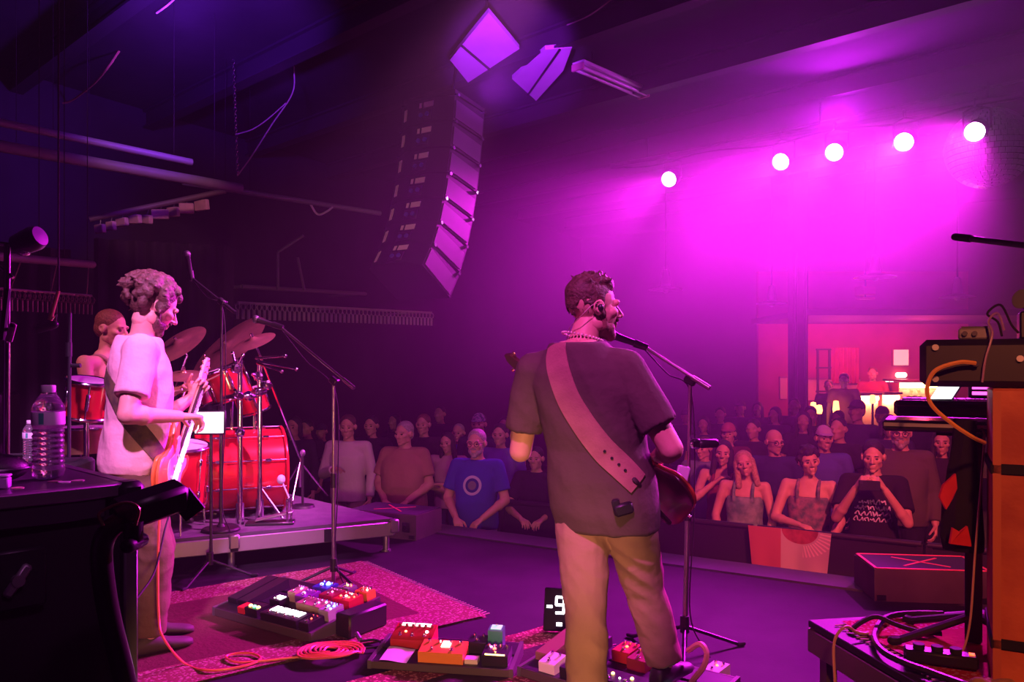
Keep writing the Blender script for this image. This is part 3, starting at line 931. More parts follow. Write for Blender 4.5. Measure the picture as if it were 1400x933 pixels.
mb = MB(); mb.cyl(q - V((0, 0, .10)), (q.x, q.y, 0.02), 0.016); mb.cyl((q.x, q.y, 0), (q.x, q.y, .02), 0.14, n=20); mb.build('stand', CHROME, sn)
GOLD = M('brass_shell', (0.55, 0.40, 0.15), rough=0.3, metal=0.8)
q = P(112, 602, 5.22)
t = thing('timbale', 'brass timbale on a low stand behind the road case', 'drum', (q.x, q.y, RZ))
mb = MB(); mb.lathe([(0.15, -0.08), (0.15, 0.08), (0.14, 0.08), (0.14, -0.08)], q, V((0, 0, 1)), 28, closed=True); mb.build('shell', GOLD, t)
mb = MB(); mb.lathe([(0.149, 0.0), (0.149, 0.008), (0.002, 0.008)], q + V((0, 0, .08)), V((0, 0, 1)), 28); mb.build('head', SKIN_, t)
mb = MB(); mb.torus(q + V((0, 0, .08)), V((0, 0, 1)), 0.157, 0.009, 28, 6); mb.build('hoop', CHROME, t)
for k in range(3):
    a = 2 * math.pi * k / 3
    mb = MB(); mb.cyl(q + V((.1 * math.cos(a), .1 * math.sin(a), -0.08)), (q.x + .2 * math.cos(a), q.y + .2 * math.sin(a), RZ + .003), 0.009, n=8); mb.build('leg', CHROME, t)

def cymbal(c, nrm, r, label, foot=None, mat=BRONZE):
    c = V(c); n = V(nrm).normalized()
    foot = foot or V((c.x + 0.05, c.y + 0.05, RZ))
    t = thing('cymbal', label, 'cymbal', (foot.x, foot.y, RZ))
    mb = MB(); mb.lathe([(0.004, 0.034), (r * .08, 0.032), (r * 0.16, 0.022), (r * 0.2, 0.014), (r * .6, 0.005), (r, -0.012), (r * .6, 0.002), (r * .2, 0.010), (0.004, 0.028)], c, n, 40); mb.build('plate', mat, t, ang=60)
    mb = MB(); mb.cyl(c + n * 0.02, c + n * 0.06, 0.012, n=8); mb.build('wing_nut', CHROME, t)
    j = c - n * 0.12
    mb = MB(); mb.cyl(c + n * 0.03, j, 0.008, n=8); mb.cyl(j, (foot.x, foot.y, RZ + 0.35), 0.011, n=8); mb.cyl((foot.x, foot.y, RZ + 0.35), (foot.x, foot.y, RZ + 0.1), 0.014, n=8); mb.build('stand_pole', CHROME, t)
    for k in range(3):
        a = 2 * math.pi * k / 3 + 0.5
        mb = MB(); mb.cyl((foot.x, foot.y, RZ + 0.32), (foot.x + 0.24 * math.cos(a), foot.y + 0.24 * math.sin(a), RZ + 0.004), 0.008, n=8); mb.build('leg', CHROME, t)
    return t
cymbal(P(244, 470, 6.4), V((-0.35, -0.55, 0.76)), 0.235, 'round cymbal tilted behind the pink-shirted guitarist\'s face', V((-3.0, 6.6, 0)))
cymbal(P(312, 474, 6.85), V((-0.50, -0.52, 0.70)), 0.38, 'large crash cymbal tilted steeply over the rack toms', V((-2.5, 7.42, 0)))
cymbal(P(347, 466, 6.3), V((-0.25, -0.40, 0.9)), 0.17, 'small splash cymbal sticking out past the crash cymbal', V((-1.83, 6.95, 0)))
cymbal(P(252, 512, 6.08), V((0.05, -0.30, 0.95)), 0.14, 'flat hi-hat cymbal near the pink-shirted guitarist\'s arm', V((-2.73, 6.22, 0)))

# drum rack of chrome pipes
q1, q2, q3 = P(328, 560, 5.804), P(355, 560, 5.972), P(292, 560, 6.308)
t = thing('drum_rack', 'chrome pipe rack with clamps standing before the bass drum', 'drum rack', (q1.x, q1.y, RZ))
for q, top in ((q1, 492), (q2, 498)):
    d_ = q.y
    mb = MB(); mb.cyl((q.x, q.y, RZ + .05), P(0, top, d_).xy.to_3d() * 0 + V((q.x, q.y, HC - (top - YH) / FPX * d_)), 0.019, n=14); mb.build('post', CHROME, t)
    mb = MB(); mb.cyl((q.x, q.y, RZ), (q.x, q.y, RZ + 0.16), 0.03, n=14); mb.build('foot', CHROME, t)
bar = crom([P(300, 545, 6.308), P(322, 541, 5.860), P(345, 542, 5.860), P(362, 536, 6.084)], 6)
mb = MB(); mb.tube(bar, 0.019, 12); mb.build('cross_bar', CHROME, t)
for (px, py, d_) in ((326, 541, 5.782), (353, 536, 5.938), (327, 592, 5.782), (353, 515, 5.950), (322, 505, 5.782), (365, 527, 5.972), (340, 542, 5.860)):
    c = P(px, py, d_)
    mb = MB(); mb.box(c, (0.06, 0.07, 0.06), (random.uniform(-.5, .5), random.uniform(-.5, .5), random.uniform(-1, 1)), 0.012)
    mb.cyl(c, c + V((random.uniform(-.05, .06), -0.05, random.uniform(-.02, .05))), 0.012, n=8)
    mb.build('clamp', CHROME, t)
for (a, b) in (((350, 490, 5.972), (390, 487, 5.636)), ((352, 494, 5.972), (405, 505, 5.636)), ((352, 497, 5.972), (385, 508, 5.692)), ((322, 500, 5.804), (318, 483, 5.804)), ((326, 500, 5.804), (332, 486, 5.748))):
    mb = MB(); mb.cyl(P(*a), P(*b), 0.010, 0.008, n=8); mb.ell(P(*b), (0.014,) * 3, nu=8, nv=6); mb.build('rod_arm', CHROME, t)

# bass drum pedal and hardware case on the riser
q = V((-1.70, 5.78, RZ))
t = thing('drum_pedal', 'metal drum pedal lying on the riser edge', 'pedal', q)
mb = MB(); mb.box(q + V((-0.05, 0.05, 0.012)), (0.34, 0.12, 0.02), (0, 0, R(8)), 0.005); mb.build('base_plate', STEEL, t)
mb = MB(); mb.box(q + V((-0.02, 0.05, 0.06)), (0.27, 0.08, 0.015), (0, R(-12), R(8)), 0.004); mb.build('footboard', ALU, t)
mb = MB(); mb.cyl(q + V((0.08, 0.02, .02)), q + V((0.08, 0.02, .18)), 0.009); mb.cyl(q + V((0.08, 0.13, .02)), q + V((0.08, 0.13, .18)), 0.009); mb.cyl(q + V((0.08, 0.02, .18)), q + V((0.08, 0.13, .18)), 0.009); mb.build('frame', CHROME, t)
mb = MB(); mb.cyl(q + V((0.08, 0.075, .18)), q + V((0.02, 0.075, .32)), 0.006, n=8); mb.ell(q + V((0.02, 0.075, .32)), (.03, .03, .035)); mb.build('beater', WHITE, t)
q = G(394, 705, RZ) + V((0.02, 0.35, 0))
t = thing('short_mic_stand', 'short black stand beside the bass drum front', 'mic stand', q)
mb = MB(); mb.cyl(q + V((0, 0, .02)), q + V((0, 0, 0.42)), 0.010, n=8); mb.build('pole', BLACK, t)
mb = MB(); mb.cyl(q, q + V((0, 0, .02)), 0.10, 0.09); mb.build('base', BLACK, t)
mb = MB(); mb.ell(q + V((0, 0, .44)), (.022, .022, .03)); mb.build('knob', GRILLE, t)

# ================================================================== microphone stands
def mic_body(mb_list, tip, d, t, L=0.17):
    tip, d = V(tip), V(d).normalized()
    mb = MB(); mb.lathe([(0.012, 0), (0.014, 0.01), (0.020, L * 0.75), (0.023, L * 0.78), (0.023, L * 0.80), (0.003, L * 0.80)], tip - d * L, d, 14); mb.build('mic_handle', BLACK, t)
    mb = MB(); mb.ell(tip - d * 0.02, (0.026, 0.026, 0.028)); mb.build('mic_grille', GRILLE, t)

def tripod(t, base, h, spread=0.30, mat=None, rot=0.3):
    mat = mat or BLACK
    for k in range(3):
        a = 2 * math.pi * k / 3 + rot
        e = base + V((spread * math.cos(a), spread * math.sin(a), 0.012))
        mb = MB(); mb.cyl(base + V((0, 0, 0.13)), e, 0.009, n=8); lg = mb.build('leg', mat, t)
        mb = MB(); mb.cap(e, e + V((0.03 * math.cos(a), 0.03 * math.sin(a), 0)), 0.011, n=8); mb.build('rubber_foot', RUBBER, lg)
    mb = MB(); mb.cyl(base + V((0, 0, 0.10)), base + V((0, 0, 0.18)), 0.022); mb.build('leg_hub', mat, t)

SILVER = M('stand_silver', (0.30, 0.27, 0.28), rough=0.3, metal=0.85)
def boom_stand(label, base, joint, tail, tip, mic=True, round_base=False, mat=None, mdir=None, cable=True, rot=0.3):
    mat = mat or SILVER
    base, joint, tail, tip = V(base), V(joint), V(tail), V(tip)
    t = thing('mic_stand', label, 'mic stand', base)
    if round_base:
        mb = MB(); mb.lathe([(0.13, 0), (0.13, 0.012), (0.12, 0.022), (0.03, 0.03), (0.02, 0.05)], base, n=28); mb.build('base', BLACK, t)
    else:
        tripod(t, base, 0.2, rot=rot)
    mid = base + (joint - base) * 0.52
    mb = MB(); mb.cyl(base + V((0, 0, 0.03)), mid, 0.013); mb.build('lower_tube', mat, t)
    mb = MB(); mb.cyl(mid, joint, 0.0095); mb.build('upper_tube', mat, t)
    mb = MB(); mb.cyl(mid - V((0, 0, 0.05)), mid + V((0, 0, 0.04)), 0.019); mb.build('clutch', BLACK, t)
    mb = MB(); mb.cyl(tail, tip, 0.0085, n=10); mb.cyl(tail, tail + (tip - tail).normalized() * 0.10, 0.013, n=10); mb.build('boom', mat, t)
    d = (tip - tail).normalized(); s_ = d.cross(V((0, 0, 1))).normalized()
    mb = MB(); mb.box(joint, (0.06, 0.035, 0.045), basis(d, V((0, 0, 1)), (0, 0, 0)).to_3x3(), 0.008); mb.cyl(joint - s_ * 0.02, joint + s_ * 0.05, 0.012, n=10); mb.build('boom_clamp', BLACK, t)
    if mic:
        md = V(mdir).normalized() if mdir is not None else d
        mb = MB(); mb.cyl(tip - md * 0.02, tip + md * 0.05, 0.017, 0.021, n=12); mb.build('mic_clip', BLACK, t)
        mic_body(None, tip + md * 0.19, md, t, 0.18)
    if cable:
        mb = MB(); mb.tube(crom([tip - V((0, 0, .01)), tip * .5 + joint * .5 - V((0, 0, 0.05)), joint + s_ * .02 - V((0, 0, 0.08)), mid + V((.03, -.01, 0)), base + V((0.02, -.03, .2)), base + V((0.1, -.1, .012))], 8), 0.0035, 6); mb.build('cable', RUBBER, t)
    return t
b1 = G(456, 803); d1 = b1.y
boom_stand('slim boom mic stand by the big pedalboard with mic over the drums', b1, P(456, 521, d1), P(484, 531, d1 - .1), P(383, 447, d1 + .15), mdir=V((-1, 0.1, 0.30)), rot=1.35)
b2 = V((*P(302, 726, 5.6).xy, RZ)); d2 = b2.y - .6
boom_stand('tall mic stand rising from the drum riser', b2, P(303, 413, d2 + .6), P(322, 428, d2 + .55), P(262, 380, d2 + .7), mdir=V((-0.2, 0, 1)), mat=STEEL, round_base=True)
# the singing guitarist's stand
b3 = G(936, 893); d3 = b3.y
g3 = boom_stand('boom mic stand in front of the singing guitarist\'s face', b3, P(944, 520, d3 + .05), P(970, 531, d3 - .02), P(880, 474, d3 + .15), mdir=V((-0.75, 0.05, 0.28)))
for py, s_ in ((608, 1), (572, 0)):
    pass
mb = MB(); c = P(945, 607, d3); mb.box(c + V((0.02, 0, 0)), (0.05, 0.04, 0.05), None, 0.01); mb.build('accessory_clamp', CHROME, g3)
mb = MB(); mb.cap(c + V((.05, 0, 0)), c + V((.12, .02, 0.0)), 0.022, n=12); mb.build('holder', BLACK, g3)
c = P(933, 650, d3)
mb = MB(); mb.box(c, (0.06, 0.03, 0.09), (0, R(12), 0), 0.006); mb.build('pick_holder', M('pale_plastic', (0.6, 0.5, 0.65), rough=0.35), g3)

# stands at the far left: behind the road case
b4 = V((*P(93, 640, 4.5).xy, 0.0))
t = thing('mic_stand', 'thin straight stand pole beside the tall water bottle', 'mic stand', b4)
tripod(t, b4, 0.2)
mb = MB(); mb.cyl(b4 + V((0, 0, .1)), b4 + V((0.01, 0, HC + (YH - 428) / FPX * 4.5)), 0.010); mb.build('pole', STEEL, t)
c = b4 + V((0.005, 0, 1.45)); mb = MB(); mb.cyl(c, c + V((0, 0, .08)), 0.017); mb.build('clutch', BLACK, t)
c = P(98, 500, 4.5)
mb = MB(); mb.cyl(c, c + V((0.05, 0, 0)), 0.012, n=8); mb.build('side_arm', BLACK, t)

b5 = V((*P(6, 600, 2.6).xy, 0.0))
t = thing('clamp_stand', 'chrome stand holding clamps and a stage lamp', 'stand', b5)
tripod(t, b5, 0.2)
mb = MB(); mb.cyl(b5 + V((0, 0, .1)), P(10, 335, 2.6), 0.010); mb.build('pole', CHROME, t)
mb = MB(); mb.cyl(P(3, 465, 2.58), P(11, 395, 2.58), 0.009, n=8); mb.build('side_tube', STEEL, t)
mb = MB(); mb.cyl(P(-12, 355, 2.6), P(18, 380, 2.6), 0.006, n=8); mb.cyl(P(-10, 332, 2.6), P(22, 336, 2.6), 0.007, n=8); mb.build('cross_arm', CHROME, t)
mb = MB(); mb.lathe([(0.02, -.05), (0.035, -.04), (0.04, 0.03), (0.032, 0.05), (0.004, 0.052)], P(38, 330, 2.6), V((1, -.2, .35)), 16); mb.build('lamp_head', M('lamp_violet', (0.06, 0.02, 0.10), rough=0.4), t)
mb = MB(); mb.ell(P(34, 340, 2.6), (.02, .02, .025)); mb.build('knob', CHROME, t)
q = P(15, 455, 2.55)
t = thing('phone_holder', 'pale phone hanging at an angle on the clamp stand', 'phone', q)
mb = MB(); mb.box(q, (0.026, 0.012, 0.062), (0, R(18), R(-10)), 0.005); mb.build('body', M('phone_pink', (0.7, 0.5, 0.55), rough=0.3), t)
mb = MB(); mb.box(q + V((0.008, -.007, .022)), (0.010, 0.003, 0.010), (0, R(18), 0)); mb.build('lens', MATTE, t)
mb = MB(); mb.cyl(q + V((0, .004, .01)), P(8, 450, 2.6), 0.006, n=8); mb.build('holder_arm', BLACK, t)

# side-address mic hung from above
q = P(68, 446, 4.6)
t = thing('hanging_microphone', 'microphone hanging on a short bent arm beside the dark curtain rings', 'microphone', q)
mb = MB(); mb.cyl(P(80, 398, 4.6), P(68, 438, 4.6), 0.010, 0.014, n=10); mb.build('arm', M('amber_arm', (0.55, 0.42, 0.15), rough=0.4, metal=.5), t)
mb = MB(); mb.cap(P(54, 450, 4.6), P(74, 444, 4.6), 0.024, n=12); mb.build('mic_body', BLACK, t)
mb = MB(); mb.cyl(P(80, 398, 4.6), V((*P(80, 398, 4.6).xy, CEIL_Z)), 0.005, n=6); mb.build('drop_line', MATTE, t)
mb = MB(); mb.tube([P(72, 436, 4.6), P(77, 430, 4.6), P(76, 442, 4.6)], 0.006, 6); mb.build('cable', CHROME, t)

# mic boom poking in at the top right
a, b = P(1306, 324, 3.0), P(1420, 338, 2.6)
t = thing('boom_arm', 'black boom arm with foam tip reaching in over the keyboards', 'boom arm', b)
mb = MB(); mb.cyl(a, b + (b - a) * 1.0, 0.011, n=10); mb.build('tube', BLACK, t)
mb = MB(); mb.cap(a, a + (b - a) * 0.2, 0.014, n=12); mb.build('foam_tip', MATTE, t)
e_ = b + (b - a)
mb = MB(); mb.cyl(V((e_.x, e_.y, .318)), e_ + V((0, 0, .02)), 0.014, n=12); mb.cyl(V((e_.x, e_.y, .30)), V((e_.x, e_.y, .32)), 0.12, n=24); mb.build('stand', BLACK, t)

# tablet on a stand between pink-shirted guitarist and drums
b6 = G(275, 799); dt = b6.y + .1
q = P(287, 578, dt)
t = thing('tablet_stand', 'bright tablet clipped to a slim stand beside the pink-shirted guitarist', 'tablet', V((*q.xy, 0)))
tripod(t, V((*q.xy, 0)), 0.2, 0.26)
mb = MB(); mb.cyl((q.x, q.y + .02, .1), (q.x, q.y + .02, q.z - .04), 0.010); mb.build('pole', STEEL, t)
wd, ht = 42 / FPX * dt, 33 / FPX * dt
mb = MB(); mb.box(q, (wd, 0.014, ht), (R(-6), 0, R(8)), 0.005); fr = mb.build('tablet_body', BLACK, t)
mb = MB(); mb.box(q + V((0.0, -.008, 0)), (wd * .88, 0.004, ht * .86), (R(-6), 0, R(8))); mb.build('screen', M('screen_glow', (1, 1, 1), emit=(1, 0.93, 0.80), es=2.2), fr)

# ================================================================== road case at the left with bottle and small things
CZ = 1.146
TOLEX = M('case_black_laminate', (0.010, 0.009, 0.011), rough=0.5, bump=0.1, bscale=200)
CTOP = M('case_top_laminate', (0.06, 0.05, 0.065), (0.045, 0.04, 0.05), rough=0.35, scale=8)
EDGE = M('case_edge_alu', (0.30, 0.28, 0.30), rough=0.35, metal=0.85)
cc = V((-0.837, 1.757, 0)); cx = V((-0.69, -0.725, 0)).normalized(); cy = V((-0.725, 0.69, 0)).normalized()
cm = Matrix((-cx, cy, V((0, 0, 1)))).transposed()
LX, LY = 0.75, 0.55
cmid = cc + cx * LX / 2 + cy * LY / 2
t = thing('road_case', 'tall black road case with metal edges beneath the tall water bottle', 'road case', cmid)
mb = MB(); mb.box(cmid + V((0, 0, CZ / 2 - .003)), (LX - .02, LY - .02, CZ - 0.012), cm); mb.build('body', TOLEX, t)
mb = MB(); mb.box(cmid + V((0, 0, CZ - .004)), (LX - .03, LY - .03, 0.008), cm); mb.build('top_panel', CTOP, t)
def edge_strip(p, q):
    d = (q - p)
    m3 = basis(d, V((0, 0, 1)) if abs(d.normalized().z) < .9 else V((1, 0, 0)), (0, 0, 0)).to_3x3()
    if abs(d.normalized().z) > .9: m3 = Matrix((V((0, 0, 1)), -cx, cy)).transposed()
    mb = MB(); mb.box((p + q) / 2, (d.length, 0.03, 0.03), m3, 0.004); mb.build('edge_strip', EDGE, t)
c4 = [cc, cc + cx * LX, cc + cx * LX + cy * LY, cc + cy * LY]
for i in range(4):
    edge_strip(c4[i] + V((0, 0, CZ - .014)), c4[(i + 1) % 4] + V((0, 0, CZ - .014)))
    edge_strip(c4[i] + V((0, 0, 0.02)), c4[i] + V((0, 0, CZ - .03)))
    mb = MB(); mb.box(c4[i] + V((0, 0, CZ - .022)), (.055, .055, .05), cm, 0.012); co = mb.build('corner_cap', BLACK, t)
nf = -cy
mb = MB(); mb.box(cc + cx * LX / 2 + V((0, 0, CZ - .045)) + nf * 0.002, (LX - .1, 0.012, 0.05), cm, 0.003); mb.build('lid_band', M('case_band', (0.05, 0.045, 0.055), rough=0.35, metal=0.4), t)
lc = P(20, 792, 1.60)
k_ = (lc - cc).dot(nf); lc = lc - nf * (k_ - 0.006)
mb = MB(); mb.box(lc, (0.11, 0.012, 0.12), cm, 0.006); la = mb.build('latch_dish', BLACK, t)
mb = MB(); mb.box(lc + nf * .012, (0.07, 0.012, 0.02), cm @ Euler((0, R(-55), 0)).to_matrix(), 0.005); mb.cyl(lc, lc + nf * .02, 0.012); mb.build('latch_wing', ALU, la)
mb = MB(); mb.box(cc + cx * .12 + V((0, 0, .62)) + nf * .006, (.16, .012, .12), cm, .006); hd = mb.build('handle_dish', BLACK, t)
mb = MB(); mb.tube(crom([cc + cx * .06 + V((0, 0, .64)) + nf * .012, cc + cx * .07 + V((0, 0, .62)) + nf * .03, cc + cx * .17 + V((0, 0, .62)) + nf * .03, cc + cx * .18 + V((0, 0, .64)) + nf * .012]), .006); mb.build('handle', CHROME, hd)

PET = M('clear_plastic', (0.95, 0.92, 0.97), rough=0.06, trans=0.92, spec=0.6)
def bottle(base, h, label, lab_mat):
    s = h / 0.21
    t = thing('water_bottle', label, 'bottle', base, scale=s)
    prof = [(0.001, 0.004), (0.022, 0.002), (0.031, 0.008), (0.0335, 0.02)]
    z = 0.028
    while z < 0.118:
        prof += [(0.0325, z), (0.0295, z + 0.005), (0.0325, z + 0.010)]; z += 0.0115
    prof += [(0.033, 0.124), (0.033, 0.150), (0.0335, 0.156), (0.031, 0.166), (0.022, 0.182), (0.0135, 0.192), (0.0125, 0.196), (0.0125, 0.203)]
    mb = MB(); mb.lathe([(r, z) for r, z in prof], n=32); mb.build('bottle_body', PET, t, ang=60, world=False)
    mb = MB(); mb.lathe([(0.0335, 0.122), (0.0338, 0.123), (0.0338, 0.150), (0.0335, 0.151)], n=32); lb = mb.build('label_band', lab_mat, t, world=False)
    mb = MB()
    r = 0.0342; a0 = R(-75)
    pts = []
    for i in range(7):
        a = a0 - R(3) * i
        pts.append(V((r * math.cos(a), r * math.sin(a), .1245)))
    for i in range(7):
        a = a0 - R(3) * (6 - i)
        pts.append(V((r * math.cos(a), r * math.sin(a), .149)))
    mb.add(pts, [(i, i + 1, 12 - i, 13 - i) for i in range(6)])
    mb.build('label_print', M('label_green', (0.08, 0.45, 0.30), rough=.4), lb, world=False)
    mb = MB(); mb.lathe([(0.0145, 0.194), (0.0150, 0.195), (0.0150, 0.2085), (0.0142, 0.210), (0.001, 0.210)], n=24); mb.build('bottle_cap', M('cap_white', (0.8, 0.78, 0.8), rough=0.35), t, world=False)
    mb = MB(); mb.lathe([(0.0165, 0.190), (0.0172, 0.192), (0.0165, 0.194)], n=24); mb.build('neck_ring', PET, t, world=False)
LBL = M('label_white', (0.8, 0.76, 0.82), rough=0.4)
bottle(V((*P(66, 655, 1.80).xy, CZ)), 0.21, 'clear plastic water bottle standing on the road case', LBL)

POUCH = M('pouch_nylon', (0.02, 0.016, 0.022), rough=0.5, bump=0.1, bscale=150)
q = V((*P(-8, 645, 1.72).xy, CZ)) + V((-.018, -.006, 0))
t = thing('pouch', 'black rounded zip pouch lying on the road case', 'pouch', q)
mb = MB(); mb.ell(q + V((0, 0, .034)), (0.085, 0.06, 0.034), (0, 0, R(20)), 22, 12); mb.build('shell', POUCH, t, ang=180)
mb = MB(); mb.tube([q + V((0.0865 * math.cos(a), 0.0615 * math.sin(a), .034)).xyz for a in (2 * math.pi * k / 30 for k in range(30))], .003, 6, closed=True)
mb.v = [q + Matrix.Rotation(R(20), 3, 'Z') @ (p - q) for p in mb.v]; mb.build('zip', STEEL, t)
q = V((*P(3, 656, 1.66).xy, CZ))
t = thing('plastic_box', 'tiny translucent plastic box on the road case edge', 'box', q)
mb = MB(); mb.box(q + V((0, 0, .012)), (.028, .03, .024), (0, 0, .3), .003); mb.build('tray', M('lilac_plastic', (0.6, 0.3, 0.75), rough=.3), t)
mb = MB(); mb.box(q + V((0, 0, .0265)), (.030, .032, .005), (0, 0, .3), .002); mb.build('lid', M('lilac_lid', (0.7, 0.5, 0.8), rough=.3), t)
for px, py, lab, col in ((24, 668, 'cream guitar pick lying alone on the road case', (.8, .6, .4)), (75, 659, 'dark tortoise guitar pick closest to the water bottle', (.3, .2, .15)), (87, 660, 'white guitar pick in the middle of the row of picks', (.8, .75, .75)), (106, 658, 'pink guitar pick at the outer end of the row', (.8, .45, .55))):
    q = G(px, py, CZ)
    mb = MB(Matrix.Translation(q) @ Matrix.Rotation(random.uniform(0, 6), 4, 'Z'))
    mb.prism([(.012 * math.sin(a) * (1 + .25 * math.cos(a)), .014 * math.cos(a)) for a in (2 * math.pi * k / 14 for k in range(14))], 0, .0018)
    solo(mb, 'guitar_pick', M('pick_' + str(px), col, rough=.35), lab, 'pick', group='guitar picks on the road case')

# gooseneck stand in front of the case
pts = [(178, 960, 1.50), (165, 905, 1.49), (150, 845, 1.47), (141, 790, 1.46), (139, 752, 1.46), (148, 727, 1.46), (168, 711, 1.47), (186, 703, 1.48)]
base = V((*P(182, 950, 1.52).xy, 0))
t = thing('gooseneck_stand', 'thick black gooseneck stand with a bar-shaped head beside the case', 'stand', base)
mb = MB(); mb.lathe([(.13, 0), (.13, .015), (.12, .025), (.03, .035)], base, n=28); mb.build('base', BLACK, t)
mb = MB(); mb.tube([base + V((0, 0, .02)), base + V((0, 0, .5))] + crom([P(*p) for p in pts], 6), [.019] * 2 + [.019] * (7 * 6 + 1), 12); mb.build('neck', M('gooseneck_black', (0.02, 0.017, 0.016), rough=0.3), t)
ha, hb = P(160, 706, 1.47), P(248, 676, 1.56)
d = (hb - ha).normalized()
mb = MB(); mb.box((ha + hb) / 2, ((hb - ha).length * 1.1, .055, .056), basis(d, V((0, -.5, 1)), (0, 0, 0)).to_3x3(), .010); hd = mb.build('head', M('head_black', (0.012, 0.012, 0.012), rough=.35), t)
mb = MB(); mb.tube(crom([ha + V((-.01, -.03, -.012)), ha + V((-.015, -.032, .012)), ha + V((.03, -.034, .03)), ha + V((.055, -.034, .02)), ha + V((.05, -.034, -.01))]), .003, 6); mb.build('wire_clip', M('brass_wire', (.6, .45, .2), rough=.3, metal=.9), hd)
mb = MB(); mb.cyl(ha + V((.03, 0, -.045)), ha + V((.03, 0, -.01)), .017); mb.cap(ha + V((.03, -.02, -.05)), ha + V((.03, .03, -.05)), .014); mb.build('swivel', BLACK, t)
mb = MB(); mb.box(hb + V((.012, 0, -.02)), (.05, .045, .006), basis(V((.6, .1, -.8)), V((0, -1, 0)), (0, 0, 0)).to_3x3()); mb.build('flap', BLACK, t)

# amplifiers behind the case
AMP = M('amp_tolex', (0.014, 0.012, 0.015), rough=0.6, bump=.3, bscale=250)
def amp(c0, size, label, rz=0.0, panel=True, sticker=False):
    c0 = V(c0)
    t = thing('amplifier', label, 'amplifier', c0, rz)
    w_, d_, h_ = size
    mb = MB(); mb.box((0, 0, h_ / 2), size, None, .015); mb.build('cabinet', AMP, t, world=False)
    mb = MB(); mb.box((0, -d_ / 2 - .003, h_ * .42), (w_ * .88, .012, h_ * .70), None, .004); mb.build('grille_cloth', M('amp_cloth', (.03, .026, .03), rough=.9, bump=.5, bscale=500), t, world=False)
    if panel:
        mb = MB(); mb.box((0, -d_ / 2 - .003, h_ * .88), (w_ * .88, .012, h_ * .10), None, .003); pn = mb.build('control_panel', EDGE, t, world=False)
        for k in range(6):
            mb = MB(); mb.cyl((-w_ * .35 + k * w_ * .13, -d_ / 2, h_ * .88), (-w_ * .35 + k * w_ * .13, -d_ / 2 - .025, h_ * .88), .012, n=10); mb.build('knob', BLACK, pn, world=False)
    for sx in (-1, 1):
        mb = MB(); mb.box((sx * w_ * .44, 0, h_ - .01), (.04, d_ * .9, .03), None, .008); mb.build('corner_guard', BLACK, t, world=False)
    mb = MB(); mb.tube(crom([(-.1, 0, h_), (-.08, 0, h_ + .03), (.08, 0, h_ + .03), (.1, 0, h_)]), .008, 6); mb.build('handle', RUBBER, t, world=False)
    if sticker:
        mb = MB(); mb.box((-.05, -d_ / 2 - .011, h_ * .72), (.035, .003, .04)); mb.build('sticker', STICK, t, world=False)
amp((-2.37, 3.83, .011), (.62, .34, .93), 'dark amplifier with a small bottle on its top', R(10))
amp((-3.75, 5.2, 0), (.9, .4, 1.22), 'tall dark amplifier stack with a white sticker', R(8), sticker=True)
bottle(V((*P(41, 640, 3.80).xy, .941)), 0.20, 'small half-hidden water bottle on the dark amplifier', LBL)

# ================================================================== pedalboards
def knob_at(mb, p, r=.008, h=.012, ax=V((0, 0, 1))):
    mb.lathe([(r, 0), (r * .85, h), (r * .2, h)], p, ax, 10)
LEDS = {}
def led(name, col, s=6):
    return M('led_' + name, col, emit=col, es=s)
def pedal(bm_, u, v, w, d, h, body_mat, label, knobs=2, sw=1, leds=(), slope=0.0, screens=(), z0=None, rz=0.0, knob_mat=None, group=None, name='effects_pedal'):
    """bm_: board matrix; u, v centre on the board; the pedal's front is toward -v"""
    m = bm_ @ Matrix.Translation((u, v, 0 if z0 is None else z0)) @ Matrix.Rotation(rz, 4, 'Z')
    t = thing(name, label, 'pedal', mat=m, group=group)
    hf = h * (1 - slope)
    def top(y): return hf + (h - hf) * (y + d / 2) / d
    mb = MB()
    b = .004
    prof = [(-d / 2, 0), (d / 2, 0), (d / 2, h - b), (d / 2 - b, h), (-d / 2 + b, hf), (-d / 2, hf - b)]
    vs = [V((-w / 2, y, z)) for y, z in prof] + [V((w / 2, y, z)) for y, z in prof]
    n = len(prof)
    mb.add(vs, [tuple(range(n)), tuple(range(n, 2 * n))[::-1]] + [(i, n + i, n + (i + 1) % n, (i + 1) % n) for i in range(n)])
    mb.build('enclosure', body_mat, t, world=False)
    for k in range(knobs):
        x = (k - (knobs - 1) / 2) * w / max(knobs, 2) * .95
        y = d * .28
        mb = MB(); knob_at(mb, V((x, y, top(y))), min(.008, w / max(knobs, 2) * .35), .013); mb.build('knob', knob_mat or CHROME, t, world=False)
    for k in range(sw):
        x = (k - (sw - 1) / 2) * w / max(sw, 1) * .9
        y = -d * .28
        mb = MB(); mb.lathe([(.009, 0), (.009, .004), (.006, .005), (.006, .012), (.005, .014), (.001, .014)], V((x, y, top(y))), n=12); mb.build('footswitch', CHROME, t, world=False)
    for (x, y, lm, r) in leds:
        mb = MB(); mb.ell(V((x * w, y * d, top(y * d) + .002)), (r, r, r * .8), nu=10, nv=6); mb.build('light', lm, t, world=False)
    for (x, y, sx, sy, lm) in screens:
        mb = MB(); mb.box((x * w, y * d, top(y * d) + .0015), (sx, sy, .003), (math.atan2(h - hf, d), 0, 0)); mb.build('display', lm, t, world=False)
    return t
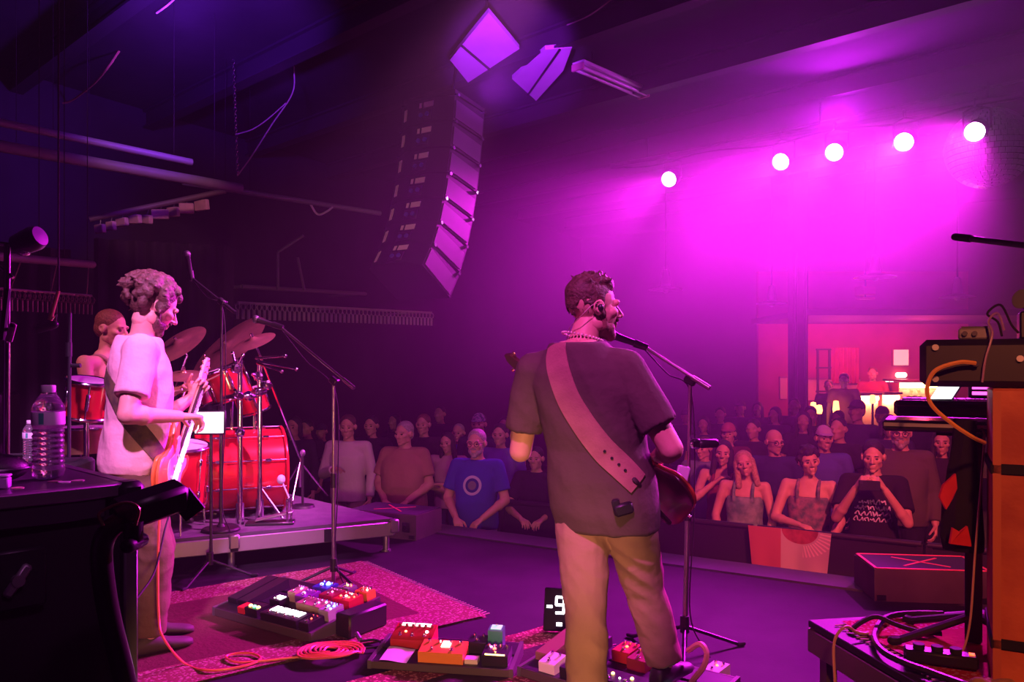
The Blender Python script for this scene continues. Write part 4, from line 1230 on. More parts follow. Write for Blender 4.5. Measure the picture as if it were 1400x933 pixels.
def board(corner, ax, w, d, hf, hb, label, slots=3):
    """tilted pedalboard; returns the matrix of its top surface (origin front-left)"""
    ax = V((*ax, 0)).normalized(); ay = V((0, 0, 1)).cross(ax)
    base = basis(ax, V((0, 0, 1)), V((*corner, .008)))
    t = thing('pedalboard', label, 'pedalboard', mat=base)
    tl = math.atan2(hb - hf, d)
    for k in range(slots):
        y0, y1 = d * k / slots + .008, d * (k + 1) / slots - .008
        yc = (y0 + y1) / 2
        mb = MB(); mb.box((w / 2, yc, hf + (hb - hf) * yc / d - .008), (w, (y1 - y0), .016), (tl, 0, 0), .003); mb.build('rail', BLACK, t, world=False)
    for sx in (0, w):
        mb = MB()
        prof = [(0, 0), (d, 0), (d, hb + .004), (0, hf + .004)]
        x0, x1 = sx - .009, sx + .009
        mb.add([V((x0, y, z)) for y, z in prof] + [V((x1, y, z)) for y, z in prof], [(0, 1, 2, 3), (7, 6, 5, 4), (0, 4, 5, 1), (1, 5, 6, 2), (2, 6, 7, 3), (3, 7, 4, 0)])
        mb.build('end_panel', M('board_end', (.10, .085, .09), rough=.4), t, world=False)
    for y in (0.01, d - .01):
        hh = hf if y < .1 else hb
        mb = MB(); mb.box((w / 2, y, hh / 2), (w, .014, hh), None, .003); mb.build('cross_bar', M('board_bar', (.08, .06, .055), rough=.45), t, world=False)
    return base @ Matrix.Translation((0, 0, hf)) @ Matrix.Rotation(tl, 4, 'X')

PB = {n: M('pedal_' + n, c, rough=.4) for n, c in dict(black=(.015, .014, .016), cream=(.55, .42, .28), tan=(.42, .30, .20), red=(.55, .03, .03), blue=(.05, .08, .4), purple=(.25, .06, .4), orange=(.85, .28, .04), grey=(.2, .2, .22), green=(.05, .35, .15), white=(.75, .7, .62), silver=(.4, .4, .42), brown=(.22, .12, .07), maroon=(.30, .03, .04)).items()}
LW, LB, LP_, LR, LG, LY = led('white', (1, 1, 1), 5), led('blue', (.12, .2, 1), 14), led('pink', (1, .15, .8), 10), led('red', (1, .08, .04), 9), led('green', (.1, 1, .3), 6), led('yellow', (1, .7, .15), 7)

# left board
B1 = board((-1.66, 4.47), (.83, -.56), .78, .50, .045, .11, 'big angled pedalboard on the rug by the pink-shirted guitarist')
L = 'on the pink-shirted guitarist\'s pedalboard'
for u, n in ((.05, 'outer'), (.14, 'inner')):
    pedal(B1, u, .24, .075, .30, .055, PB['black'], f'{n} long black rocker pedal {L}', 0, 0, slope=.45, name='rocker_pedal')
pedal(B1, .22, .05, .05, .07, .035, PB['red'], f'tiny red box at the front {L}', 0, 0)
pedal(B1, .30, .065, .10, .09, .04, PB['black'], f'black pedal with yellow, green and orange buttons {L}', 0, 0, leds=[(-.3, -.2, LY, .011), (0.02, -.2, LG, .011), (.33, -.2, LY, .011)])
pedal(B1, .33, .19, .08, .07, .04, PB['black'], f'black pedal with a single white display {L}', 0, 1, screens=[(0, .1, .055, .04, LW)])
pedal(B1, .53, .065, .28, .11, .04, PB['black'], f'black switcher with four bright white squares {L}', 0, 4, screens=[(-.32, .16, .045, .05, LW), (-.11, .16, .045, .05, LW), (.10, .16, .045, .05, LW), (.31, .16, .045, .05, LW)])
pedal(B1, .72, .07, .07, .11, .04, PB['black'], f'narrow black pedal at the front corner {L}', 2, 1, leds=[(0, 0, LR, .005)])
pedal(B1, .36, .30, .06, .10, .055, PB['cream'], f'small cream pedal with a pink light {L}', 3, 1, leds=[(.3, .1, LP_, .008)])
pedal(B1, .45, .29, .09, .11, .05, PB['purple'], f'purple pedal with a bright pink light {L}', 3, 1, leds=[(-.2, -.1, LP_, .010)])
pedal(B1, .59, .21, .18, .10, .055, PB['tan'], f'wide tan pedal with a row of knobs {L}', 5, 2, leds=[(.2, 0, LP_, .006), (.4, .2, LW, .006)])
pedal(B1, .725, .20, .075, .11, .055, PB['silver'], f'silver pedal with blue and white lights {L}', 3, 1, leds=[(-.2, 0, LB, .008), (.2, .1, LB, .008), (.3, -.2, LW, .006)])
pedal(B1, .45, .42, .11, .10, .05, PB['blue'], f'blue pedal with two strong blue lights {L}', 3, 1, leds=[(-.2, -.05, LB, .011), (.12, .12, LB, .014)])
pedal(B1, .57, .36, .10, .11, .05, PB['maroon'], f'maroon pedal with a row of chrome knobs {L}', 4, 1, leds=[(0, 0, LP_, .006)])
pedal(B1, .58, .46, .09, .07, .05, PB['grey'], f'grey pedal with yellow lights at the back {L}', 2, 1, leds=[(0, .1, LY, .006), (.3, .1, LR, .005)])
pedal(B1, .70, .35, .12, .11, .05, PB['red'], f'red pedal crowded with red and white lights {L}', 4, 1, leds=[(-.35, -.1, LR, .007), (-.1, .0, LW, .007), (.15, -.1, LR, .007), (.35, .05, LR, .006), (0, .3, LW, .005)])
pedal(B1, .72, .46, .09, .07, .05, PB['orange'], f'orange pedal at the back corner {L}', 3, 1, leds=[(-.2, 0, LR, .006), (.2, 0, LW, .006)])
bx = B1 @ V((.86, .28, -.04)); bx = V((bx.x, bx.y, .008))
t = thing('power_supply', 'black power box standing at the end of the big pedalboard', 'box', bx)
rzb = math.atan2(-.56, .83)
mb = MB(); mb.box(bx + V((0, 0, .06)), (.11, .28, .12), (0, 0, rzb), .01); mb.build('case', BLACK, t)
mb = MB(); mb.cyl(bx + V((0, -.14, .03)), bx + V((.03, -.2, .02)), .012, n=8); mb.build('plug', ALU, t)
mb = MB(); mb.tube(crom([bx + V((.03, -.2, .012)), bx + V((.10, -.18, .012)), bx + V((.16, -.26, .012)), bx + V((.05, -.30, .012)), bx + V((-.1, -.28, .012))]), .006); mb.build('cord', RUBBER, t)

# centre board
B2 = board((-.655, 3.69), (.985, -.17), .66, .30, .035, .06, 'flat pedalboard with red and orange pedals beside the rug', 2)
L = 'on the board with red and orange pedals'
pedal(B2, .15, .22, .20, .13, .07, PB['red'], f'red twin pedal with white lit windows {L}', 6, 3, slope=.35, leds=[(-.2, -.05, LY, .006), (.32, -.02, LW, .008)], screens=[(-.22, .40, .06, .022, LW), (.16, .40, .075, .022, LW)], knob_mat=PB['maroon'])
pedal(B2, .33, .083, .21, .12, .06, PB['orange'], f'wide orange pedal with a bright white light {L}', 4, 2, slope=.2, screens=[(.05, .15, .04, .05, LW)])
pedal(B2, .58, .09, .12, .12, .05, PB['black'], f'black pedal with glowing red and white knobs {L}', 4, 1, leds=[(-.1, .05, LR, .009), (-.25, .2, LP_, .006), (.1, .3, LP_, .006)], screens=[(.0, -.46, .09, .008, LY)])
pedal(B2, .55, .24, .07, .07, .09, PB['green'], f'upright green-screened tuner box {L}', 1, 0, screens=[(0, .05, .05, .05, led('tuner', (.25, .6, .4), 1.2))])
pedal(B2, .47, .06, .06, .05, .02, PB['white'], f'small flat white switch box {L}', 0, 0)
pedal(B2, .47, .20, .09, .09, .05, PB['black'], f'plain black pedal behind the orange pedal {L}', 2, 1)
mb = MB(B2 @ Matrix.Translation((.115, .065, .007)) @ Matrix.Rotation(R(-4), 4, 'Z') @ Matrix.Rotation(R(6), 4, 'X'))
NN = 6
pv = [(-.066 + .132 * i / NN, -.06 + .12 * j / NN, .004 + .003 * math.sin(i * .9)) for i in range(NN + 1) for j in range(NN + 1)]
pf = [(i * (NN + 1) + j, (i + 1) * (NN + 1) + j, (i + 1) * (NN + 1) + j + 1, i * (NN + 1) + j + 1) for i in range(NN) for j in range(NN)]
mb.add(pv, pf); mb.add([(x, y, z - .001) for x, y, z in pv], [f[::-1] for f in pf])
solo(mb, 'paper_sheet', M('paper', (.78, .68, .74), rough=.8), 'white folded paper sheet lying on the board with red and orange pedals', 'paper')

# board under the singing guitarist
B3 = board((.03, 3.60), (.78, -.62), .85, .42, .04, .075, 'black pedalboard under the singing guitarist\'s feet', 3)
L = 'on the singing guitarist\'s pedalboard'
pedal(B3, .055, .24, .085, .26, .06, PB['brown'], f'brown rocker pedal {L}', 0, 0, slope=.4, leds=[(0, .5, LR, .006)], name='rocker_pedal')
pedal(B3, .14, .07, .085, .10, .055, PB['white'], f'square white pedal {L}', 2, 1, slope=.2)
pedal(B3, .44, .075, .46, .11, .045, PB['black'], f'long black switcher with a row of orange lights {L}', 0, 5, leds=[(-.40, .1, LY, .008), (-.2, .1, LY, .008), (0.0, .1, LY, .008), (.2, .1, LY, .008), (.4, .1, LY, .008), (-.1, -.1, LW, .005), (.1, -.1, LW, .005)])
pedal(B3, .20, .36, .08, .10, .05, PB['grey'], f'grey pedal with a green light {L}', 2, 1, leds=[(0, -.3, LG, .009)])
pedal(B3, .26, .25, .08, .07, .045, PB['purple'], f'small purple pedal {L}', 2, 1)
pedal(B3, .36, .34, .09, .12, .05, PB['red'], f'red pedal with one red light {L}', 3, 1, leds=[(0, 0, LR, .008)])
pedal(B3, .46, .30, .09, .12, .05, PB['maroon'], f'dark maroon pedal {L}', 3, 1, leds=[(.1, .1, LR, .005)])
pedal(B3, .60, .28, .09, .12, .05, PB['orange'], f'orange pedal behind the performer\'s shoe {L}', 2, 1)
pedal(B3, .735, .07, .08, .11, .05, PB['green'], f'green pedal glowing beside the shoe {L}', 2, 1, leds=[(-.2, -.2, LG, .014)])
mw = basis(V((.75, -.66, 0)), V((0, 0, 1)), G(974, 931) + V((.02, 0.02, 0)))
pedal(mw, 0, 0, .075, .13, .058, PB['white'], 'white pedal with a red light standing alone on the stage', 2, 1, slope=.15, leds=[(0, .1, LR, .007)])
# display panel behind the leg
q = G(757, 866); t = thing('display_panel', 'black screen leaning behind the guitarist\'s leg showing minus nine', 'screen', q, R(-10))
tl = R(-22)
mb = MB(); mb.box((0.03, .03, .115), (.17, .02, .22), (tl, 0, 0), .006); mb.build('panel', M('screen_black', (.015, .014, .03), rough=.2), t, world=False)
rm = Euler((tl, 0, 0)).to_matrix()
def seg(x, z, w_, h_):
    mb.box(V((0.03, .03, .115)) + rm @ V((x, -.012, z)), (w_, .004, h_), rm, .001)
mb = MB(); seg(-.055, .012, .030, .014); mb.build('minus_sign', LW, t, world=False)
mb = MB()
for (x, z, w_, h_) in ((0, .062, .045, .013), (0, .022, .045, .013), (0, -.018, .045, .013), (-.02, .042, .012, .045), (.02, .042, .012, .045), (.02, .002, .012, .045)):
    seg(x, z, w_, h_)
mb.build('digit_nine', LW, t, world=False)
mb = MB(); seg(0.0, -.075, .03, .018); mb.build('lit_key', LW, t, world=False)
mb = MB(); mb.box((0.03, .12, .08), (.04, .012, .17), (R(30), 0, 0)); mb.build('prop', BLACK, t, world=False)

# ================================================================== stage monitors with tape crosses
TAPE = M('pink_tape', (0.85, 0.10, 0.14), rough=.6)
WOOD = M('monitor_front', (0.10, 0.075, 0.07), (0.075, 0.055, 0.055), rough=.7, scale=5)
def monitor(c, rz, w_, d_, h_, label, border=True):
    t = thing('stage_monitor', label, 'speaker', c, rz)
    mb = MB()
    prof = [(-d_ / 2, 0), (d_ / 2, 0), (d_ / 2, h_ * .96), (-d_ / 2, h_)]
    mb.add([V((-w_ / 2, y, z)) for y, z in prof] + [V((w_ / 2, y, z)) for y, z in prof], [(0, 1, 2, 3), (7, 6, 5, 4), (0, 4, 5, 1), (1, 5, 6, 2), (2, 6, 7, 3), (3, 7, 4, 0)])
    mb.build('cabinet', WOOD, t, world=False)
    mb = MB(); mb.box((0, 0, h_ * .98 + .004), (w_ * .97, d_ * .95, .006)); mb.build('top_cover', M('monitor_top', (.03, .026, .04), rough=.8), t, world=False)
    zt = h_ + .004
    def strip(p, q, wd=.018):
        p, q = V((*p, zt)), V((*q, zt)); dd = q - p
        mb = MB(); mb.box((p + q) / 2, (dd.length, wd, .004), (0, 0, math.atan2(dd.y, dd.x))); mb.build('tape', TAPE, t, world=False)
    if border:
        x, y = w_ * .48, d_ * .46
        for a, b in (((-x, -y), (x, -y)), ((x, -y), (x, y)), ((x, y), (-x, y)), ((-x, y), (-x, -y))): strip(a, b)
    strip((-w_ * .20, -d_ * .28), (w_ * .20, d_ * .28), .014); strip((-w_ * .20, d_ * .28), (w_ * .20, -d_ * .28), .014)
    mb = MB(); mb.box((w_ * .36, -d_ / 2 - .004, h_ * .5), (.07, .012, .08), None, .003); pn = mb.build('socket_plate', STEEL, t, world=False)
    mb = MB(); mb.cyl((w_ * .36, -d_ / 2 - .008, h_ * .5), (w_ * .36, -d_ / 2 - .022, h_ * .5), .018); mb.build('socket', BLACK, pn, world=False)
    for sx in (-1, 1):
        mb = MB(); mb.box((sx * w_ * .44, -d_ / 2 - .003, h_ * .12), (.05, .008, .03)); mb.build('corner_plate', BLACK, t, world=False)
q = G(1258, 826)
monitor(V((1258 - 700, 0, 0)) / FPX * q.y * 1.045 + V((0, q.y * 1.045, 0)), R(-7), .66, .40, .19, 'low black stage monitor with taped border and cross at the stage edge')
q = P(540, 700, 6.75)
monitor(V((q.x, q.y, 0.0)), R(-24), .66, .42, .20, 'dark stage monitor with a pink tape cross beyond the drum riser', border=False)

# ================================================================== keyboard corner at the right
PZ = 0.30
pc = V((1.28, 3.48, 0)); pax = V((.985, .17, 0)); pay = V((.17, -.985, 0))
t = thing('keyboard_platform', 'low black platform on metal legs under the plywood cabinet', 'platform', pc + pax * 1.0 + pay * .8)
pm = Matrix((pax, -pay, V((0, 0, 1)))).transposed()
mb = MB(); mb.box(pc + pax * 1.1 + pay * .85 + V((0, 0, PZ - .015)), (2.2, 1.7, .03), pm, .004); mb.build('deck', M('platform_deck', (.022, .018, .028), rough=.6, spec=.2), t)
mb = MB(); mb.box(pc + pax * .012 + pay * .85 + V((0, 0, PZ - .085)), (.03, 1.7, .10), pm, .004); mb.build('side_rail', M('platform_rail', (.16, .12, .11), rough=.5, metal=.5), t)
mb = MB(); mb.box(pc + pax * 1.1 + pay * .012 + V((0, 0, PZ - .085)), (2.2, .03, .10), pm, .004); mb.build('side_rail', M('platform_rail', (.16, .12, .11)), t)
for a, b in ((.06, .06), (.06, 1.62), (2.12, .06), (2.12, 1.62)):
    q = pc + pax * a + pay * b
    mb = MB(); mb.box(q + V((0, 0, (PZ - .03) / 2)), (.05, .05, PZ - .03), pm); mb.build('leg', M('platform_rail', (.16, .12, .11)), t)
mat_args_bw = .16
rug('red patterned rug on the keyboard platform', (1.40, 3.42), (.985, .17), (.17, -.985), 1.5, 1.3, ((.40, .04, .06), (.45, .16, .25), (.35, .03, .05)), z=PZ)

PLY = M('orange_plywood', (.62, .17, .06), (.38, .07, .025), rough=.6, scale=4.5, bump=.25, bscale=30)
KRZ = R(-28)
KM = Matrix.Translation((1.613, 2.70, 0)) @ Matrix.Rotation(KRZ, 4, 'Z')          # front-left foot of the cabinet
def K(x, y, z): return KM @ V((x, y, z))
def kthing(name, label, cat, x, y, z):
    return thing(name, label, cat, mat=Matrix.Translation(K(x, y, z)) @ Matrix.Rotation(KRZ, 4, 'Z'))
cw, cd, ch = .75, .38, 1.015
t = kthing('speaker_cabinet', 'orange plywood cabinet with black straps under the keyboard case', 'cabinet', cw / 2, cd / 2, PZ + .008)
mb = MB(); mb.box((0, 0, ch / 2), (cw, cd, ch), None, .008); mb.build('box', PLY, t, world=False)
for z in (.745, .16):
    mb = MB(); mb.box((0, 0, z), (cw + .014, cd + .014, .036), None, .004); mb.build('strap', MATTE, t, world=False)
for x in (-cw / 2 + .012, cw / 2 - .012):
    mb = MB(); mb.box((x, -cd / 2 - .003, ch / 2), (.024, .008, ch - .02)); mb.build('edge_batten', M('batten', (.5, .14, .05), rough=.6), t, world=False)
mb = MB(); mb.box((.1, -cd / 2 - .004, .45), (.18, .012, .10), None, .004); mb.build('handle', BLACK, t, world=False)
ctop = PZ + .008 + ch
# long black case on top
t = kthing('keyboard_case', 'long black keyboard case lying on the plywood cabinet', 'keyboard', .33, .195, ctop)
mb = MB(); mb.box((0, 0, .085), (1.1, .33, .165), None, .022); mb.build('shell', BLACK, t, world=False)
for x, z in ((-.50, .03), (-.50, .14), (-.25, .10), (.07, .10)):
    mb = MB(); mb.cyl((x, -.165, z), (x, -.178, z), .011, n=10); mb.build('stud', ALU, t, world=False)
mb = MB(); mb.cyl((-.38, -.165, .085), (-.38, -.20, .085), .012, n=10); mb.build('jack', CHROME, t, world=False)
mb = MB(); mb.box((-.17, -.168, .13), (.09, .006, .015)); mb.build('name_plate', STEEL, t, world=False)
tz = ctop + .168
def small_box(name, label, cat, x, y, size, mat, kn=0):
    t = kthing(name, label, cat, x, y, tz)
    mb = MB(); mb.box((0, 0, size[2] / 2), size, None, .006); mb.build('case', mat, t, world=False)
    for k in range(kn):
        mb = MB(); mb.cyl((-size[0] * .3 + k * size[0] * .3, -size[1] / 2, size[2] * .5), (-size[0] * .3 + k * size[0] * .3, -size[1] / 2 - .014, size[2] * .5), .009, n=10); mb.build('knob', CHROME, t, world=False)
    mb = MB(); mb.box((0, 0, size[2] + .002), (size[0] * .8, size[1] * .8, .006)); mb.build('lid', BLACK, t, world=False)
    return t
small_box('di_box', 'small grey box with a silver knob on the keyboard case', 'box', -.05, .12, (.10, .09, .04), PB['grey'], 2)
small_box('power_supply', 'black power unit on the keyboard case beside the lamp', 'box', .16, .17, (.15, .12, .095), BLACK, 3)
q = K(.12, .17, tz + .105)
t = thing('desk_lamp', 'grey-green round lamp head standing on the black power unit', 'lamp', q)
mb = MB(); mb.lathe([(.005, -.03), (.03, -.028), (.034, 0), (.034, .02), (.028, .022), (.002, .018)], q + V((-.03, -.02, .03)), V((-1, -.4, .15)), 20); mb.build('head', M('lamp_green', (.15, .17, .13), rough=.5), t)
mb = MB(); mb.tube(crom([q + V((-.01, 0, .03)), q + V((.02, 0, .02)), q + V((.03, 0, -.005))]), .008); mb.build('arm', BLACK, t)
q = K(.24, .26, tz)
t = thing('cup', 'orange paper cup behind the lamp on the keyboard case', 'cup', q)
mb = MB(); mb.lathe([(.028, 0), (.036, .12), (.034, .12), (.027, .004)], q, n=18); mb.build('wall', M('cup_orange', (.7, .16, .06), rough=.6), t)
mb = MB(); mb.torus(q + V((0, 0, .12)), V((0, 0, 1)), .0355, .003, 18, 6); mb.build('rim', M('cup_rim', (.75, .3, .2), rough=.6), t)
for i, (pts, m_, lab) in enumerate((
    ([K(.03, .06, tz + .01), K(.02, .10, tz + .06), K(-.01, .12, tz + .09), K(.03, .13, tz + .12), K(.06, .10, tz + .05), K(.08, .09, tz + .02)], RUBBER, 'tangled black cable loop in front of the power unit'),
    ([K(-.03, .012, ctop + .02), K(-.02, .01, ctop + .10), K(.0, .02, tz + .015), K(-.01, .06, tz + .06), K(.02, .10, tz + .09), K(.04, .11, tz + .03)], M('lilac_cable', (.35, .2, .4), rough=.4), 'lilac cable hanging over the front of the keyboard case'))):
    solo_tube('cable', pts, .004, m_, lab, 'cable', 8)
solo_tube('cable', [K(-.05, -.005, ctop + .085), K(-.10, -.03, ctop + .088), K(-.17, -.04, ctop + .06), K(-.195, -.04, ctop), K(-.18, -.04, ctop - .06), K(-.12, -.03, ctop - .12), K(-.06, 0, ctop - .165), K(-.02, .08, ctop - .19)], .0075,
          M('yellow_lead', (.75, .36, .08), rough=.5), 'thick yellow cable looping down from the keyboard case', 'cable', 8)

# stage keyboards on a column stand behind the cabinet
kz = 1.195
KBM = M('keyboard_black', (.02, .017, .022), rough=.25)
t = kthing('stage_keyboard', 'slim black stage keyboard jutting out behind the plywood cabinet', 'keyboard', .18, .57, kz)
mb = MB(); mb.box((0, 0, .03), (1.0, .30, .055), None, .012); mb.build('body', KBM, t, world=False)
mb = MB(); mb.box((0, -.14, .052), (1.0, .03, .03), None, .01); mb.build('rear_edge', M('keyboard_edge', (.05, .045, .055), rough=.2, metal=.5), t, world=False)
for k in range(28):
    mb = MB(); mb.box((-.46 + k * .0335, .08, .062), (.031, .13, .014), None, .002); mb.build('white_key', WHITE, t, world=False)
t2 = kthing('stage_keyboard', 'second black keyboard slab slung just under the first one', 'keyboard', .14, .56, kz - .06)
mb = MB(); mb.box((0, 0, .025), (1.0, .30, .045), None, .010); mb.build('body', KBM, t2, world=False)
mb = MB(); mb.box((0, -.152, .03), (.99, .006, .014)); mb.build('trim_strip', ALU, t2, world=False)
t = kthing('keyboard_stand', 'black column keyboard stand with splayed feet on the platform', 'stand', -.04, .50, PZ + .008)
mb = MB(); mb.box((0, 0, (kz - PZ - .07) / 2), (.06, .05, kz - PZ - .08), None, .008); mb.build('column', MATTE, t, world=False)
mb = MB(); mb.box((.12, 0, kz - PZ - .075), (.5, .04, .012)); mb.build('support_arm', BLACK, t, world=False)
for dx, dy in ((-.26, -.16), (.26, -.04), (-.22, .14), (.26, .14)):
    mb = MB(); mb.cyl((0, 0, .11), (dx, dy, .018), .016, n=8); lg = mb.build('leg', BLACK, t, world=False)
    mb = MB(); mb.cap((dx, dy, .018), (dx * 1.08, dy * 1.08, .018), .018, n=8); mb.build('rubber_foot', RUBBER, lg, world=False)
# tablet screen and lit unit on the keyboard
def slab(pts, n_, th, name, mat, par):
    mb = MB(); k = len(pts)
    mb.add([p for p in pts] + [p - n_ * th for p in pts], [tuple(range(k)), tuple(range(k, 2 * k))[::-1]] + [(i, (i + 1) % k, k + (i + 1) % k, k + i) for i in range(k)])
    return mb.build(name, mat, par)
cs = [P(1292, 524, 3.30), P(1321, 524, 3.27), P(1301, 555, 3.16), P(1272, 555, 3.19)]
dz = kz + .072 - min(cs[2].z, cs[3].z)
cs = [p + V((0, 0, dz)) for p in cs]
t = thing('tablet', 'tablet with a blank white screen propped on the stage keyboard', 'tablet', (cs[2] + cs[3]) / 2)
nrm = (cs[1] - cs[0]).cross(cs[2] - cs[0]).normalized()
if nrm.y > 0: nrm = -nrm
cen_ = sum(cs, V()) / 4
slab([cen_ + (p - cen_) * 1.08 for p in cs], nrm, .010, 'frame', BLACK, t)
slab([p + nrm * .003 for p in cs], nrm, .002, 'screen', M('tablet_glow', (1, 1, 1), emit=(1, .94, 1), es=2.5), t)
mb = MB(); mb.box((cs[0] + cs[1]) / 2 - V((0, 0, .008)), (.035, .02, .016), None, .004); mb.build('clip', PB['silver'], t)
t = kthing('sound_module', 'small unit with pink lit displays beside the tablet', 'module', .0, .61, kz + .072)
mb = MB(); mb.box((0, 0, .045), (.11, .08, .09), None, .008); mb.build('case', BLACK, t, world=False)
for dz in (.068, .045, .022):
    mb = MB(); mb.box((0, -.041, dz), (.085, .004, .013)); mb.build('display', led('magenta', (1, .1, .75), 2.5), t, world=False)

# coat hung over the keyboard end
COAT = M('black_coat', (.012, .010, .014), rough=.9, bump=.4, bscale=12, dist=.03)
q = P(1326, 592, 3.0)
t = thing('coat', 'black coat with red lining hanging from the keyboard stand', 'coat', P(1326, 760, 3.0))
mb = MB()
for (py, cx_, wd, dp) in ((588, 1328, 14, .03), (610, 1327, 24, .05), (650, 1326, 36, .07), (700, 1326, 46, .08), (748, 1328, 48, .07)):
    pass
rs = []
for (py, cx_, wd, dp) in ((574, 1328, 14, .062), (606, 1327, 22, .062), (640, 1326, 34, .07), (690, 1325, 46, .08), (735, 1326, 52, .075), (752, 1328, 50, .06)):
    c = P(cx_ - 9, py, 3.05); s_ = 3.05 / FPX
    rs.append([c + V((math.cos(a) * wd / 2 * s_ * (1 + .12 * math.sin(5 * a)), math.sin(a) * dp * (1 + .2 * math.sin(4 * a + 1)), 0)) for a in (2 * math.pi * k / 24 for k in range(24))])
mb.rings(rs); mb.build('shell', COAT, t, ang=180)
RL = M('red_lining', (.75, .035, .03), (.6, .02, .02), rough=.6, scale=12)
pp = [P(1307, 648, 2.99), P(1309, 668, 2.965), P(1303, 682, 2.965), P(1294, 697, 2.98), P(1285, 680, 3.0), P(1290, 664, 3.0)]
slab(pp, V((0, -1, 0)), .012, 'lining', RL, t)
pp = [P(1303, 722, 2.965), P(1313, 728, 2.955), P(1323, 720, 2.955), P(1329, 748, 2.965), P(1299, 744, 2.97)]
slab(pp, V((0, -1, 0)), .012, 'lining', RL, t)

# leads and clutter on the platform
solo_tube('cable', [V((1.385, 3.30, PZ + .012)), V((1.44, 3.31, PZ + .045)), V((1.50, 3.31, PZ + .066)), V((1.57, 3.29, PZ + .04)), V((1.64, 3.25, PZ + .026)), V((1.72, 3.22, PZ + .026))], .010, RUBBER, 'black cable crossing over the glossy cable toward the keyboard stand', 'cable', 8)
solo_tube('cable', [V((1.86, 3.47, PZ + .0285)), V((1.74, 3.475, PZ + .0285)), V((1.63, 3.445, PZ + .0285)), V((1.54, 3.36, PZ + .0285)), V((1.47, 3.25, PZ + .0285)), V((1.42, 3.15, PZ + .0285)), V((1.39, 3.02, PZ + .0285)), V((1.41, 2.91, PZ + .0285)), V((1.47, 2.79, PZ + .0285)), V((1.54, 2.66, PZ + .0285))], .013, M('glossy_cable', (.03, .02, .05), rough=.2), 'thick glossy cable curving along the platform edge', 'cable', 8)
solo_tube('cable', [V((1.24, 3.06, .001)), V((1.245, 3.10, .17)), V((1.265, 3.16, .31)), V((1.325, 3.20, .36)), V((1.375, 3.22, .335)), V((1.41, 3.225, PZ + .026)), V((1.43, 3.23, PZ + .026))], .006, M('beige_lead', (.6, .36, .22), rough=.5), 'beige cable arching from the floor onto the platform', 'cable', 8)
solo_tube('cable', [K(-.015, .408, 1.16), K(-.012, .30, 1.13), K(-.025, .225, .97), K(-.045, .215, .70), K(-.06, .25, .45), K(-.09, .28, PZ + .024), K(-.13, .30, PZ + .024)], .004, M('beige_lead', (.6, .36, .22)), 'thin pale cable dangling beside the black coat', 'cable', 8)
q = K(-.155, .17, PZ + .018)
t = thing('multi_socket', 'black multi-socket block with a red light on the rug', 'socket block', q, R(-24))
mb = MB(); mb.box((0, 0, .022), (.24, .07, .044), None, .008); mb.build('case', BLACK, t, world=False)
for k in range(3):
    mb = MB(); mb.cyl((-.07 + .06 * k, 0, .044), (-.07 + .06 * k, 0, .062), .02, n=14); mb.build('plug', RUBBER, t, world=False)
mb = MB(); mb.box((.10, 0, .046), (.018, .02, .006)); mb.build('switch', led('switch', (1, .1, .03), 3), t, world=False)
TAN = M('tan_cloth', (.38, .22, .09), (.26, .15, .07), rough=.85, scale=9, bump=.4, bscale=14, dist=.02)
q = V((1.56, 2.58, PZ + .004))
mb = MB()
for k in range(7):
    mb.ell(q + V((random.uniform(-.07, .08), random.uniform(-.05, .05), .03 + random.uniform(0, .04))), (random.uniform(.03, .05), random.uniform(.02, .035), random.uniform(.025, .05)), (random.uniform(-1, 1), random.uniform(-1, 1), random.uniform(-1, 1)))
me = remesh(mb, .008, 4)
o = link_mesh('cloth_bag', me, TAN, None, 180); tag(o, 'crumpled tan cloth lying at the foot of the plywood cabinet', 'cloth')

# cables on the stage floor
CORAL = M('coral_lead', (.85, .16, .12), rough=.4)
gx = basis(P(285, 486, 4.60) - P(234, 640, 3.96), V((.93, -.05, -.1)), P(234, 640, 3.96)) @ V((-.195, -.095, 0))
solo_tube('guitar_cable', [gx, P(228, 668, 3.62), P(219, 700, 3.60), P(216, 770, 3.62), P(217, 840, 3.60), P(223, 872, 3.58), G(252, 907, .018), G(285, 917, .018), G(330, 912, .018), G(356, 902, .018), G(345, 894, .018), G(322, 894, .018), G(309, 899, .018), G(325, 906, .018), G(360, 904, .018), G(415, 898, .018)], .006, CORAL, 'coral guitar cable running from the guitar down onto the rug', 'cable', 8)
mb = MB(); cc_ = G(452, 893, .02); pts = []
for k in range(130):
    a = k * .33
    r = .155 - .0009 * k + .012 * math.sin(k * .7)
    pts.append(cc_ + V((r * math.cos(a) * 1.0, r * math.sin(a) * .95, .004 * (k % 19) / 3 + .003 * math.sin(k))))
mb.tube(pts, .006, 6)
solo(mb, 'cable_coil', CORAL, 'coil of coral cable lying at the rug edge', 'cable')
solo_tube('cable', [P(941, 890, 3.36), P(957, 881, 3.30), P(966, 893, 3.26), P(962, 912, 3.22), P(948, 930, 3.2), P(935, 950, 3.18)], .012, M('beige_lead', (.6, .36, .22)), 'thick beige cable arching beside the white pedal', 'cable', 8)
solo_tube('cable', [V((-1.66, 2.95, .016)), V((-1.63, 3.10, .12)), P(168, 845, 3.3), P(190, 815, 3.4), P(212, 780, 3.55), V((-1.60, 3.72, .66)), V((-1.61, 3.84, .76)), V((-1.655, 3.92, .82))], .005, RUBBER, 'black cable slanting behind the pink-shirted guitarist\'s leg', 'cable', 8)

